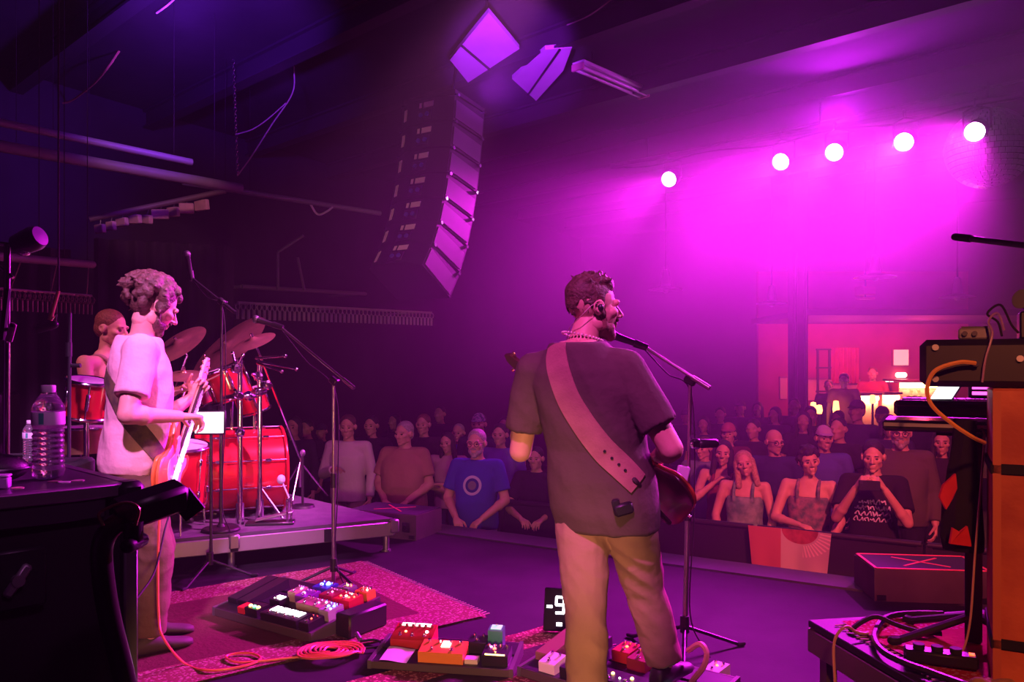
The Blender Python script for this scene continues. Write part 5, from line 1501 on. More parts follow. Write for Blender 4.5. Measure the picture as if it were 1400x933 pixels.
# ================================================================== people
def cloth(name, c, c2=None, sc=5, disc=None):
    return M('cloth_' + name, c, c2, rough=.9, scale=sc, bump=.55, bscale=7, dist=.03, spec=.2, disc=disc)
SKIN = M('skin', (.62, .36, .26), (.56, .31, .22), rough=.55, scale=12, bump=.05, bscale=120)
SKIN2 = M('skin_tan', (.48, .26, .18), (.43, .23, .16), rough=.55, scale=12)
EYE = M('eye', (.06, .04, .035), rough=.15)
HAIRS = {n: M('hair_' + n, c, tuple(k * .6 for k in c), rough=.6, scale=60, bump=.7, bscale=90, dist=.01) for n, c in dict(brown=(.10, .05, .03), dark=(.02, .014, .012), blond=(.55, .36, .20), grey=(.42, .38, .36), auburn=(.22, .08, .04)).items()}
_hand = {}
def hand_mesh(curl, side, vox=.0042):
    key = (round(curl, 2), side, vox)
    if key in _hand: return _hand[key]
    mb = MB()
    mb.rings([mb.circ(V((0, y, 0)), V((1, 0, 0)), V((0, 0, 1)), w_, t_, 14, 2.6) for y, w_, t_ in ((-.03, .024, .020), (0, .026, .019), (.035, .037, .017), (.075, .042, .0145), (.095, .038, .012))])
    for x, l, y0 in ((-.031, .060, .085), (-.0105, .074, .093), (.0105, .080, .095), (.031, .072, .090)):
        p = V((x, y0 - .012, 0)); a = curl * .5
        spread = x * 1.2
        for k, f_ in enumerate((.45, .32, .23)):
            a += curl * (.6 if k == 0 else 1.0)
            d = V((math.sin(spread), math.cos(a), -math.sin(a))).normalized()
            q = p + d * (l * f_ + (.012 if k == 0 else 0))
            mb.cap(p, q, .0092 - .0008 * k, .0086 - .0010 * k, 10); p = q
    p = V((.028, .022, -.004))
    for k, (d, l) in enumerate(((V((.75, .62, -.25)), .045), (V((.35, .85, -.40 - curl * .3)), .032), (V((.15, .9, -.45 - curl * .3)), .024))):
        q = p + d.normalized() * l
        mb.cap(p, q, .0125 - .0015 * k, .011 - .0015 * k, 10); p = q
    if side > 0:       # right hand: mirror
        mb.v = [V((-p.x, p.y, p.z)) for p in mb.v]; mb.f = [f[::-1] for f in mb.f]
    _hand[key] = remesh(mb, vox, 2)
    return _hand[key]

_head = {}
def head_mesh(kind, vox):
    key = (kind, vox)
    if key in _head: return _head[key]
    mb = MB()
    j = .88 if kind == 'f' else 1.0
    mb.ell((0, -.014, .030), (.076, .098, .090), nu=24, nv=14)
    mb.ell((0, .026, -.018), (.064 * j, .070, .084), nu=20, nv=12)
    mb.ell((0, .034, -.072), (.050 * j, .052, .042), nu=18, nv=10)
    mb.ell((0, .072, -.100), (.022 * j, .020, .018))
    for sx in (-1, 1):
        mb.ell((sx * .046 * j, .004, -.062), (.020, .034, .030))
        mb.ell((sx * .043, .062, -.018), (.024, .026, .022))
        mb.ell((sx * .079, -.006, -.006), (.009, .021, .032), (R(-10), 0, sx * R(-22)))
        mb.torus((sx * .085, -.010, -.002), V((1, .25 * sx, 0)), .021, .005, 14, 6)
        mb.ell((sx * .012, .102, -.031), (.009, .011, .008))
    mb.cap((-.038, .083, .022), (.038, .083, .022), .013 if kind == 'm' else .010, .013 if kind == 'm' else .010)
    mb.cap((0, .090, .014), (0, .117, -.024), .0085, .0125)
    mb.cap((-.017, .090, -.058), (.017, .090, -.058), .0078, .0078)
    mb.cap((-.014, .088, -.071), (.014, .088, -.071), .0085, .0085)
    mb.cap((0, -.018, -.050), (0, -.020, -.085), .050 if kind == 'm' else .043, .050 if kind == 'm' else .043, 16)
    _head[key] = remesh(mb, vox, 2, .5)
    return _head[key]

TORSO = [(-.14, .150, .105, 0), (-.04, .168, .118, -.006), (.10, .165, .116, -.002), (.30, .152, .108, .006), (.55, .164, .118, .010), (.72, .170, .114, .004), (.81, .152, .104, -.004), (.89, .118, .090, -.010), (.95, .088, .076, -.012), (1.0, .070, .066, -.012)]

def person(label, loc, facing, height, arms=None, legs=None, head=(0, 0, 0), build=1.0, belly=0.0, skin=None, shirt=None, sleeve='tee',
           pants=None, hair=None, hair_mat=None, beard=None, glasses=False, hat=None, vox=.011, hvox=.0065, kind='m', curl=(.45, .45), hands=True,
           world=None, neck=None, headpos=None, group=None, shoes=True, eyes=True, hanks=None, root_mat=None, shoe_mat=None, hdir=None, hem=-.16, leg=1.0):
    """world: dict of joints given as world points; others are in the figure's own frame (1.75 m tall, facing +Y, right = +X)"""
    s = height / 1.75
    rz = math.atan2(-facing[0], facing[1])
    t = thing('person', label, 'person', loc, rz, group, scale=s)
    inv = RM[t.name].inverted()
    J = dict(hipL=V((-.088, 0, .92)), hipR=V((.088, 0, .92)), kneeL=V((-.10, .03, .50)), kneeR=V((.10, .03, .50)), ankL=V((-.105, -.01, .09)), ankR=V((.105, -.01, .09)),
             shL=V((-.185, -.01, 1.425)), shR=V((.185, -.01, 1.425)), elL=V((-.25, -.02, 1.15)), elR=V((.25, -.02, 1.15)), wrL=V((-.26, .08, .91)), wrR=V((.26, .08, .91)),
             neck=V((0, -.02, 1.49)), head=V((0, .015, 1.632)))
    if arms: J.update({k: V(v) for k, v in arms.items()})
    if legs: J.update({k: V(v) for k, v in legs.items()})
    if world: J.update({k: inv @ V(v) for k, v in world.items()})
    skin = skin or SKIN
    pel = (J['hipL'] + J['hipR']) / 2 + V((0, 0, .035))
    nk = J['neck']
    up = (nk - pel)
    def sec(sv, rx, ry, oy, infl=0.0):
        c = pel + up * sv
        k = min(max(sv, 0), 1)
        xa = ((J['hipR'] - J['hipL']).normalized() * (1 - k) + (J['shR'] - J['shL']).normalized() * k).normalized()
        ya = up.normalized().cross(xa).normalized()
        bf = belly * math.exp(-((sv - .28) / .25) ** 2)
        return c + ya * (oy + bf * .5), xa, ya, rx * build + infl, ry * (1 + (build - 1) * .8) + infl + bf * .5
    def torso(mb, infl, lo=-9, hi=9, n=26, ex=2.35):
        rs = []
        for sv, rx, ry, oy in TORSO:
            if sv < lo or sv > hi: continue
            c, xa, ya, a, b = sec(sv, rx, ry, oy, infl)
            rs.append(mb.circ(c, xa, ya, a, b, n, ex))
        mb.rings(rs)
    def shoulders(mb, infl):
        for q in ('shL', 'shR'):
            c = pel + up * .82
            mb.cap(c * .6 + J[q] * .4, J[q], .070 * (1 + (build - 1) * .5) + infl, .056 * (1 + (build - 1) * .5) + infl, 14)
    # --- the body: trunk, arms, legs
    hx = Matrix.Translation(J['head']) @ Matrix.Rotation(R(head[0]), 4, 'Z') @ Matrix.Rotation(R(head[1]), 4, 'X') @ Matrix.Rotation(R(head[2]), 4, 'Y')
    mb = MB()
    kn = .047 * math.sqrt(build) * (1.06 if kind == 'm' else .9)
    mb.cap(pel + up * .93, hx @ V((0, -.018, -.060)), kn * 1.12, kn, 16)
    torso(mb, -.012)
    shoulders(mb, -.010)
    ab = 1 + (build - 1) * .55
    for q in 'LR':
        mb.cap(J['sh' + q], J['el' + q], .050 * ab, .041 * ab, 14)
        mb.cap(J['el' + q], J['wr' + q], .042 * ab, .027 * ab, 14)
        m_ = J['el' + q] * .72 + J['wr' + q] * .28
        mb.ell(m_, (.044 * ab,) * 3)
        mb.cap(J['hip' + q], J['knee' + q], .075 * build, .05, 14)
        mb.cap(J['knee' + q], J['ank' + q], .05, .036, 14)
        if not shoes:
            mb.cap(J['ank' + q] - V((0, .02, .05)), J['ank' + q] + V((0, .15, -.06)), .035, .026)
    parts = [(remesh(mb, vox, 5), None)]
    parts.append((head_mesh(kind, hvox), hx))
    if hands:
        for i, (q, sd) in enumerate((('L', -1), ('R', 1))):
            d = (J['wr' + q] - J['el' + q]).normalized()
            if hdir and hdir.get(q): d = (d * .5 + V(hdir[q])).normalized()
            side = V((0, 0, 1)) if abs(d.z) < .75 else V((-sd * 1.0, 0, 0)) * -1
            if hdir and hdir.get('n' + q): side = V(hdir['n' + q])
            z = (side - d * side.dot(d)).normalized()
            x = d.cross(z)
            m_ = Matrix((x, d, z)).transposed().to_4x4(); m_.translation = J['wr' + q] + d * .012
            parts.append((hand_mesh(curl[i], sd, .0042 if vox < .012 else .007), m_))
    me = join_meshes(parts)
    bpy.data.meshes.remove(parts[0][0])
    body = link_mesh('body', me, skin, t, 180)
    # --- clothes
    if shirt:
        mb = MB()
        rs = []
        secs = [(hem, .160, .112, -.004), (hem * .4, .168, .118, -.004)] + TORSO[2:-2] + [(.945, .094, .082, -.010), (.985, .078, .074, -.012)]
        if sleeve == 'tank': secs = [q for q in secs if q[0] < .66] + [(.70, .150, .112, .004)]
        for sv, rx, ry, oy in secs:
            c, xa, ya, a, b = sec(sv, rx, ry, oy, .013)
            rs.append(mb.circ(c, xa, ya, a, b, 28, 2.3))
        mb.rings(rs)
        if sleeve != 'tank':
            shoulders(mb, .012)
            for q in 'LR':
                a, b, c = J['sh' + q], J['el' + q], J['wr' + q]
                if sleeve == 'tee':
                    e = a + (b - a) * .72
                    mb.rings([mb.circ(p, *MB.frame(b - a), r_, r_, 16) for p, r_ in ((a, .066 * ab), (a + (b - a) * .4, .067 * ab), (e, .068 * ab))])
                else:
                    mb.cap(a, b, .064 * ab, .056 * ab, 14)
                    mb.rings([mb.circ(p, *MB.frame(c - b), r_, r_, 16) for p, r_ in ((b, .055 * ab), (b + (c - b) * .5, .050 * ab), (b + (c - b) * .93, .042 * ab))])
        else:
            for sx in (-1, 1):
                pts = []
                for sv, ky in ((.62, 1), (.78, .98), (.90, .55), (.945, 0), (.90, -.6), (.78, -.98), (.62, -1)):
                    c, xa, ya, a, b = sec(sv, .16, .112 if sv < .8 else .095, 0, .012)
                    pts.append(c + xa * (sx * .085) + ya * (b * ky))
                mb.tube(crom(pts, 4), .017, 8)
        me = remesh(mb, max(vox * .9, .008), 3)
        so = link_mesh('shirt', me, shirt, t, 180)
    if pants:
        mb = MB()
        rs = []
        for sv, rx, ry, oy in ((-.17, .140, .105, -.004), (-.08, .164, .116, -.006), (.03, .165, .116, -.003), (.08, .160, .113, -.002)):
            c, xa, ya, a, b = sec(sv, rx, ry, oy, .006)
            rs.append(mb.circ(c, xa, ya, a, b, 26, 2.3))
        mb.rings(rs)
        for q in 'LR':
            h_, k_, a_ = J['hip' + q], J['knee' + q], J['ank' + q]
            mb.cap(h_ - V((0, 0, .02)), k_, .092 * build, .066 * leg, 16)
            e = k_ + (a_ - k_) * .98
            mb.cap(k_, k_ + (a_ - k_) * .2, .066 * leg, .064 * leg, 14)
            mb.rings([mb.circ(p, *MB.frame(a_ - k_), r_, r_, 18) for p, r_ in ((k_, .065 * leg), (k_ + (a_ - k_) * .5, .063 * leg), (e, .057 * leg))])
        me = remesh(mb, max(vox * .9, .008), 4)
        link_mesh('trousers', me, pants, t, 180)
    if shoes:
        for q in 'LR':
            a_ = J['ank' + q]
            kd_ = V((0, 1, 0))
            if legs and legs.get('toe' + q) is not None: kd_ = V(legs['toe' + q]).normalized()
            sx = V((kd_.y, -kd_.x, 0))
            mb = MB()
            z0 = a_.z - .088
            rs = []
            for (y, w_, zt) in ((-.075, .026, .055), (-.06, .034, .085), (-.02, .037, .10), (.03, .038, .085), (.09, .043, .060), (.15, .043, .048), (.185, .030, .038), (.20, .012, .028)):
                c = V((a_.x, a_.y, 0)) + kd_ * y
                rs.append([c + sx * (w_ * math.cos(b)) + V((0, 0, z0 + max(0.0, zt * (.5 + .5 * math.sin(b))))) for b in (2 * math.pi * k / 14 for k in range(14))])
            mb.rings(rs)
            link_mesh('shoe', mb.mesh('shoe'), shoe_mat or M('shoe_black', (.02, .018, .018), rough=.5), t, 60)
    # --- head details, built in the head's frame
    if eyes:
        for sx in (-1, 1):
            mb = MB(hx); mb.ell((sx * .030, .0845, -.001), (.0125, .0085, .0075)); link_mesh('eye', mb.mesh(), EYE, t, 180)
            mb = MB(hx); mb.cap((sx * .018, .097, .022), (sx * .044, .090, .023), .0035, .0028, 6); link_mesh('eyebrow', mb.mesh(), hair_mat or HAIRS['dark'], t, 180)
    hm = hair_mat or HAIRS['dark']
    if hair:
        mb = MB(hx)
        if hair in ('short', 'long', 'curly', 'bob'):
            mb.ell((0, -.024, .044), (.084, .100, .086), nu=20, nv=12)
            mb.ell((0, -.060, -.005), (.074, .060, .070), nu=16, nv=10)
        if hair == 'crop':
            mb.ell((0, -.022, .050), (.0785, .0975, .074), (R(-8), 0, 0), 20, 12)
            mb.ell((0, .045, .085), (.055, .035, .038), nu=14, nv=8)
        if hair == 'buzz':
            mb.ell((0, -.022, .038), (.0795, .0975, .0885), nu=20, nv=12)
            mb.ell((0, -.055, -.005), (.070, .058, .062), nu=16, nv=10)
        if hair == 'long':
            for sx in (-1, 1):
                mb.cap((sx * .068, .0, .02), (sx * .085, .02, -.20), .034, .030, 12)
            mb.cap((0, -.075, 0), (0, -.085, -.20), .060, .075, 14)
        if hair == 'bob':
            for sx in (-1, 1):
                mb.cap((sx * .072, -.01, .02), (sx * .082, .0, -.09), .034, .028, 12)
            mb.cap((0, -.07, 0), (0, -.075, -.09), .06, .06, 14)
        if hair == 'curly':
            rr = random.Random(len(label))
            for k in range(110):
                d = V((rr.gauss(0, 1), rr.gauss(-.25, 1), rr.gauss(.3, 1))).normalized()
                if d.y > .45 and d.z < .45: continue
                if d.z < -.55: continue
                mb.ell(V((0, -.02, .035)) + V((d.x * .085, d.y * .10, d.z * .09)), (rr.uniform(.014, .028),) * 3, nu=8, nv=6)
        if hanks: hanks(mb)
        me = remesh(mb, .006 if hvox < .006 else .009, 1 if hair == 'curly' else 2)
        link_mesh('hair', me, hm, t, 180)
    if beard:
        mb = MB(hx)
        mb.ell((0, .040, -.078), (.056, .052, .044), nu=18, nv=10)
        mb.ell((0, .074, -.106), (.030, .024, .026))
        mb.cap((-.022, .097, -.046), (.022, .097, -.046), .008, .008)
        for sx in (-1, 1): mb.cap((sx * .058, .012, -.02), (sx * .050, .030, -.075), .014, .018)
        me = remesh(mb, .006, 1)
        link_mesh('beard', me, beard, t, 180)
    if glasses:
        mb = MB(hx)
        for sx in (-1, 1):
            mb.torus((sx * .032, .105, -.002), V((0, 1, 0)), .022, .0028, 18, 6)
            mb.cyl((sx * .054, .103, .004), (sx * .082, -.01, .004), .0025, n=6)
        mb.cyl((-.011, .108, .002), (.011, .108, .002), .0025, n=6)
        link_mesh('glasses', mb.mesh(), BLACK, t, 60)
    if hat:
        mb = MB(hx)
        rs = []
        for k in range(8):
            a = math.pi / 2 * k / 7
            r_ = math.cos(a) * .93 + .002
            rs.append([V((.089 * r_ * math.cos(b), -.018 + .108 * r_ * math.sin(b), .042 + .088 * math.sin(a))) for b in (2 * math.pi * j / 20 for j in range(20))])
        mb.rings(rs)
        link_mesh('cap_crown', mb.mesh(), hat, t, 60)
        mb = MB(hx)
        pts = []
        for k in range(13):
            b = R(25) + R(130) * k / 12
            pts.append((.085 * math.cos(b), -.018 + .10 * math.sin(b), .052))
        out = [(1.0 * x, y + .075 * math.sin(R(180) * k / 12) + .004, z - .012) for k, (x, y, z) in enumerate(pts)]
        n = 13
        mb.add([V(p) for p in pts] + [V(p) for p in out] + [V(p) - V((0, 0, .005)) for p in pts] + [V(p) - V((0, 0, .005)) for p in out],
               [(i, i + 1, n + i + 1, n + i) for i in range(n - 1)] + [(2 * n + i, 3 * n + i, 3 * n + i + 1, 2 * n + i + 1) for i in range(n - 1)] + [(n + i, n + i + 1, 3 * n + i + 1, 3 * n + i) for i in range(n - 1)])
        link_mesh('cap_brim', mb.mesh(), hat, t, 60)
    t['_hx'] = 0
    del t['_hx']
    return t, hx, J

from mathutils import noise as mnoise
def wrinkle(o, amp, sc=(5, 5, 11), seed=0.0):
    me = o.data
    n = len(me.vertices)
    co = np.empty(n * 3); me.vertices.foreach_get('co', co); co = co.reshape(-1, 3)
    no = np.empty(n * 3); me.vertex_normals.foreach_get('vector', no); no = no.reshape(-1, 3)
    for i in range(n):
        p = co[i]
        k = mnoise.noise(V((p[0] * sc[0] + seed, p[1] * sc[1], p[2] * sc[2] + 1.7 * p[0] * sc[0])))
        k2 = mnoise.noise(V((p[0] * sc[0] * 2.3, p[1] * sc[1] * 2.3 + seed, p[2] * sc[2] * 2.1)))
        co[i] = p + no[i] * amp * ((1 - 2.2 * abs(k)) + .4 * k2)
    me.vertices.foreach_set('co', co.ravel()); me.update()

def part_of(t, name):
    for c in t.children:
        if c.name.split('.')[0] == name: return c

from mathutils.bvhtree import BVHTree
def bvh_world(objs, m):
    vs, fs = [], []
    for o in objs:
        k = len(vs)
        vs += [m @ v.co for v in o.data.vertices]
        fs += [tuple(i + k for i in p.vertices) for p in o.data.polygons]
    return BVHTree.FromPolygons(vs, fs)

def strap(bvh, pix, width, parent, name, mat, th=.004, lift=.004):
    """a band lying on the clothes along a path of photo pixels"""
    pts = crom([V((a, b, 0)) for a, b in pix], 6)
    o = V((0, 0, HC))
    cen, nor = [], []
    for p in pts:
        d = (P(p.x, p.y, 1.0) - o).normalized()
        hit, n, i, ds = bvh.ray_cast(o, d)
        if hit is None: continue
        cen.append(hit); nor.append(n if n.dot(d) < 0 else -n)
    for _ in range(3):
        cen = [cen[0]] + [(cen[i - 1] + cen[i] * 2 + cen[i + 1]) / 4 for i in range(1, len(cen) - 1)] + [cen[-1]]
        nor = [nor[0]] + [(nor[i - 1] + nor[i] + nor[i + 1]).normalized() for i in range(1, len(nor) - 1)] + [nor[-1]]
    vs, fs = [], []
    for i, c in enumerate(cen):
        tg = (cen[min(i + 1, len(cen) - 1)] - cen[max(i - 1, 0)]).normalized()
        n = nor[i]; sd = tg.cross(n).normalized(); n = sd.cross(tg)
        row = []
        for k in range(5):
            q = c + sd * (width * (k / 4 - .5))
            h_, nn, _, _ = bvh.find_nearest(q)
            off = h_ + n * (lift)
            # keep the band outside the cloth
            row.append(off if (off - q).length < .05 else q + n * lift)
        vs += row + [p + n * th for p in row]
    m = 10
    for i in range(len(cen) - 1):
        a, b = i * m, (i + 1) * m
        for k in range(4):
            fs.append((a + k, b + k, b + k + 1, a + k + 1)); fs.append((a + 5 + k, a + 6 + k, b + 6 + k, b + 5 + k))
        fs.append((a, a + 5, b + 5, b)); fs.append((a + 4, b + 4, b + 9, a + 9))
    for a in (0, (len(cen) - 1) * m):
        fs.append((a, a + 1, a + 2, a + 3, a + 4, a + 9, a + 8, a + 7, a + 6, a + 5))
    mb = MB(); mb.add(vs, fs)
    return mb.build(name, mat, parent, 60), cen, nor

# ------------------------------------------------------------------ electric guitar
def guitar(label, origin, neckdir, normal, body_mat, guard_mat, back_mat, scale=1.0):
    m = basis(neckdir, normal, origin) @ Matrix.Scale(scale, 4)
    t = thing('electric_guitar', label, 'guitar', mat=m)
    out = [(-.225, .0), (-.215, .085), (-.17, .145), (-.09, .165), (-.03, .135), (.03, .115), (.09, .125), (.155, .150), (.205, .135), (.20, .105), (.145, .075), (.125, .04),
           (.125, -.04), (.14, -.075), (.175, -.10), (.17, -.128), (.12, -.138), (.06, -.118), (.0, -.112), (-.05, -.130), (-.11, -.160), (-.18, -.140), (-.22, -.08)]
    sm = crom([V((x, y, 0)) for x, y in out + [out[0]]], 4)[:-1]
    def shell(z0, z1, inset, mat, name):
        mb = MB()
        rs = []
        for z, k in ((z0, .955), (z0 + .006, 1.0), (z1 - .006, 1.0), (z1, .955)):
            rs.append([V((p.x * k * inset, p.y * k * inset, z)) for p in sm])
        mb.rings(rs)
        return mb.build(name, mat, t, 50, world=False)
    shell(-.022, .0, 1, back_mat, 'body_back')
    b = shell(-.001, .022, 1, body_mat, 'body_top')
    mb = MB(); mb.prism([(p.x * .62 + .02, p.y * .62 - .01) for p in sm], .022, .0255); mb.build('pickguard', guard_mat, t, world=False)
    for x in (-.085, -.02, .05):
        mb = MB(); mb.box((x, 0, .030), (.018, .075, .012), (0, 0, R(6) if x < -.05 else 0), .004); mb.build('pickup', M('pickup_cream', (.6, .55, .5), rough=.4), t, world=False)
    mb = MB(); mb.box((-.13, 0, .029), (.04, .08, .012), None, .003); mb.build('bridge', CHROME, t, world=False)
    for x, y in ((-.12, -.085), (-.08, -.10), (-.16, -.06)):
        mb = MB(); mb.cyl((x, y, .024), (x, y, .042), .011, .009); mb.build('knob', CHROME, t, world=False)
    NK = M('maple_neck', (.55, .33, .16), rough=.35)
    mb = MB()
    mb.rings([mb.circ(V((x, 0, .012)), V((0, 1, 0)), V((0, 0, 1)), w_, .016, 12) for x, w_ in ((.08, .028), (.30, .026), (.62, .0215))]); mb.build('neck', NK, t, world=False)
    mb = MB(); mb.add([V((x, y * w_, z)) for x, w_ in ((.06, .028), (.625, .0215)) for y, z in ((-1, .017), (1, .017), (1, .029), (-1, .029))], [(0, 1, 2, 3), (7, 6, 5, 4), (0, 4, 5, 1), (1, 5, 6, 2), (2, 6, 7, 3), (3, 7, 4, 0)]); mb.build('fretboard', M('rosewood', (.035, .02, .015), rough=.5), t, world=False)
    fr = MB()
    for k in range(21):
        x = .625 - .61 * (1 - 2 ** (-k / 12)) 
        if x < .07: break
        fr.cyl((x, -.023, .030), (x, .023, .030), .0013, n=5)
    o = fr.build('frets', CHROME, t, world=False); o['kind'] = 'stuff'
    mb = MB(); hp = [(.62, -.021), (.66, -.034), (.70, -.036), (.80, -.024), (.825, .0), (.80, .030), (.72, .036), (.66, .032), (.62, .021)]
    mb.prism(hp, -.002, .014); mb.build('headstock', guard_mat if guard_mat is not BLACK else NK, t, world=False)
    for k in range(6):
        x = .665 + .024 * k; sy = 1 if k % 2 else -1
        mb = MB(); mb.cyl((x, sy * .016, .014), (x, sy * .016, .026), .005, n=8); mb.cyl((x, sy * .03, .004), (x, sy * .052, .004), .003, n=6); mb.ell((x, sy * .056, .004), (.008, .007, .005)); mb.build('tuner', M('gold_tuner', (.75, .5, .25), rough=.25, metal=1), t, world=False)
    st_ = MB()
    for k in range(6):
        y = (k - 2.5) * .0085
        st_.cyl((-.13, y * 1.2, .036), (.64, y * .8, .0325), .0008, n=5)
    o = st_.build('strings', CHROME, t, world=False); o['kind'] = 'stuff'
    for x in (-.225, .19):
        mb = MB(); mb.cyl((x - .012 if x < 0 else x, 0 if x < 0 else .125, 0), (x if x < 0 else x + .012, 0 if x < 0 else .13, 0), .006, n=8); mb.build('strap_button', CHROME, t, world=False)
    return t

# ================================================================== the singing guitarist
gx_, gy_ = .34, 3.19
fc = (.46, .888)
W = dict(hipL=V((.28, 3.23, .86)), hipR=V((.44, 3.15, .86)), neck=V((.265, 3.185, 1.50)), shL=V((.088, 3.27, 1.375)), shR=V((.437, 3.095, 1.385)),
         elL=V((.035, 3.33, 1.045)), wrL=V((.05, 3.53, 1.25)), elR=V((.600, 3.03, 1.085)), wrR=V((.600, 3.30, 1.03)),
         kneeL=V((.285, 3.10, .455)), ankL=V((.275, 2.92, .10)), kneeR=V((.535, 3.24, .50)), ankR=V((.615, 3.24, .205)),
         head=V((.325, 3.22, 1.632)))
rr_ = random.Random(3)
def spikes(mb):
    for k in range(130):
        d = V((rr_.gauss(0, .7), rr_.gauss(.2, .7), abs(rr_.gauss(.9, .4)))).normalized()
        if d.z < .4: continue
        p = V((0, -.012, .050)) + V((d.x * .076, d.y * .092, d.z * .074))
        q = p + (d + V((rr_.uniform(-.4, .4), rr_.uniform(-.2, .6), .25))) * rr_.uniform(.010, .022)
        mb.cap(p, q, .008, .0035, 6, 2)
    for k in range(420):      # clipped sides and back
        a = rr_.uniform(-math.pi * 1.12, math.pi * .12)
        z = rr_.uniform(-.045, .055)
        c = math.sqrt(max(0, 1 - ((z - .03) / .09) ** 2))
        if rr_.random() > (z + .06) / .10: continue
        p = V((.0765 * c * math.cos(a), -.014 + .0985 * c * math.sin(a), z))
        mb.cap(p, p + V((.001 * math.cos(a), .001 * math.sin(a), -.008)), .0042, .003, 5, 2)
TEE = cloth('black_tee', (.095, .068, .058), (.08, .057, .05))
KHAKI = cloth('khaki', (.36, .23, .165), (.31, .20, .14))
hero, hhx, hJ = person('guitarist in a dark T-shirt and khaki trousers singing with his back turned', (gx_, gy_, 0), fc, 1.78, world=W, head=(-47, -2, 0), build=1.20, belly=.02,
               shirt=TEE, pants=KHAKI, hair='crop', hair_mat=HAIRS['brown'], hanks=spikes, leg=1.2, vox=.0075, hvox=.004, legs=dict(toeL=(-.1, 1, 0), toeR=(.25, 1, 0)),
               beard=M('stubble', (.20, .09, .06), rough=.8, bump=.4, bscale=200), curl=(.7, .6), hem=-.22)
hm_ = RM[hero.name]
wrinkle(part_of(hero, 'shirt'), .006, (4, 4, 5)); wrinkle(part_of(hero, 'trousers'), .006, (6, 6, 13), 3.0)
bv = bvh_world([part_of(hero, 'shirt')], hm_)
SUEDE = M('suede_strap', (.36, .17, .15), (.29, .13, .12), rough=.85, scale=14, bump=.2, bscale=120)
so, cen, nor = strap(bv, [(760, 471), (763, 500), (775, 540), (795, 575), (822, 612), (850, 640), (872, 662)], .098, hero, 'guitar_strap', SUEDE)
for k in (.70, .76, .82, .88):
    i = int(k * (len(cen) - 1))
    mb = MB(); mb.cyl(cen[i] + nor[i] * .006, cen[i] + nor[i] * .012, .006, n=8); mb.build('strap_hole', MATTE, so)
mb = MB(); mb.tube(crom([cen[-3], cen[-1], P(892, 690, 3.16), P(915, 715, 3.28)], 6), .011, 8); mb.build('strap_tail', M('strap_dark', (.03, .02, .02), rough=.7), hero)
bp_ = P(848, 694, 3.0)
hit = bv.ray_cast(V((0, 0, HC)), (bp_ - V((0, 0, HC))).normalized())[0] or bp_
mb = MB(); mb.box(hit + V((.01, -.012, -.005)), (.075, .028, .045), (0, R(-14), R(10)), .008); bpk = mb.build('belt_pack', BLACK, hero)
mb = MB(); mb.box(hit + V((-.018, -.016, .012)), (.03, .016, .04), (0, R(-14), R(10)), .006); mb.build('belt_clip', MATTE, bpk)
# ear piece with wire, bead necklace
hw = hm_ @ hhx
mb = MB(); mb.ell(hw @ V((.089, -.004, -.006)), (.012, .012, .014)); ep = mb.build('ear_piece', BLACK, hero)
mb = MB(); mb.tube(crom([hw @ V((.092, -.012, .008)), hw @ V((.088, -.04, .0)), hw @ V((.075, -.085, -.05)), hw @ V((.03, -.105, -.085)), hw @ V((0.0, -.105, -.13))], 6), .0016, 6); mb.build('ear_wire', M('clear_wire', (.35, .22, .2), rough=.4), ep)
mb = MB()
for k in range(34):
    a = 2 * math.pi * k / 34
    c = hw @ V((.076 * math.cos(a), -.040 + .080 * math.sin(a), -.118 - .016 * math.sin(a)))
    mb.ell(c, (.0055,) * 3, nu=8, nv=5)
mb.build('necklace', M('bone_beads', (.7, .55, .5), rough=.4), hero)
guitar('sunburst electric guitar hanging at the singing guitarist\'s hip', P(884, 655, 3.40), P(690, 486, 3.60) - P(884, 655, 3.40), V((.93, .33, .15)),
       M('guitar_orange', (.72, .20, .04), (.45, .08, .02), rough=.25, coat=.5, scale=5), M('guard_dark', (.06, .02, .02), rough=.3), M('guitar_mahogany', (.10, .02, .015), (.07, .014, .01), rough=.3, coat=.2, scale=6))

# ================================================================== the pink-shirted guitarist
W = dict(hipL=V((-1.90, 4.02, .92)), hipR=V((-1.82, 3.86, .92)), neck=V((-1.815, 3.945, 1.545)), shL=V((-1.90, 4.12, 1.48)), shR=V((-1.74, 3.77, 1.475)),
         elL=V((-1.84, 4.24, 1.13)), wrL=V((-1.755, 4.39, 1.22)), elR=V((-1.745, 3.65, 1.175)), wrR=V((-1.60, 3.87, 1.155)),
         kneeL=V((-1.80, 4.08, .50)), ankL=V((-1.84, 4.10, .10)), kneeR=V((-1.715, 3.86, .50)), ankR=V((-1.745, 3.87, .105)),
         head=V((-1.760, 3.97, 1.692)))
rc = random.Random(11)
def curls(mb):
    for k in range(150):
        d = V((rc.gauss(0, 1), rc.gauss(-.35, 1), rc.gauss(.35, .9))).normalized()
        if d.y > .35 and d.z < .5: continue
        if d.z < -.6: continue
        p = V((0, -.030, .032)) + V((d.x * .108, d.y * .128, d.z * .104))
        r0 = rc.uniform(.014, .028)
        mb.ell(p, (r0, r0, r0 * 1.2), (rc.uniform(-1, 1), 0, 0), 8, 6)
        if rc.random() < .4: mb.cap(p, p + (d + V((0, -.3, -.6))) * .03, r0 * .7, .006, 6, 2)
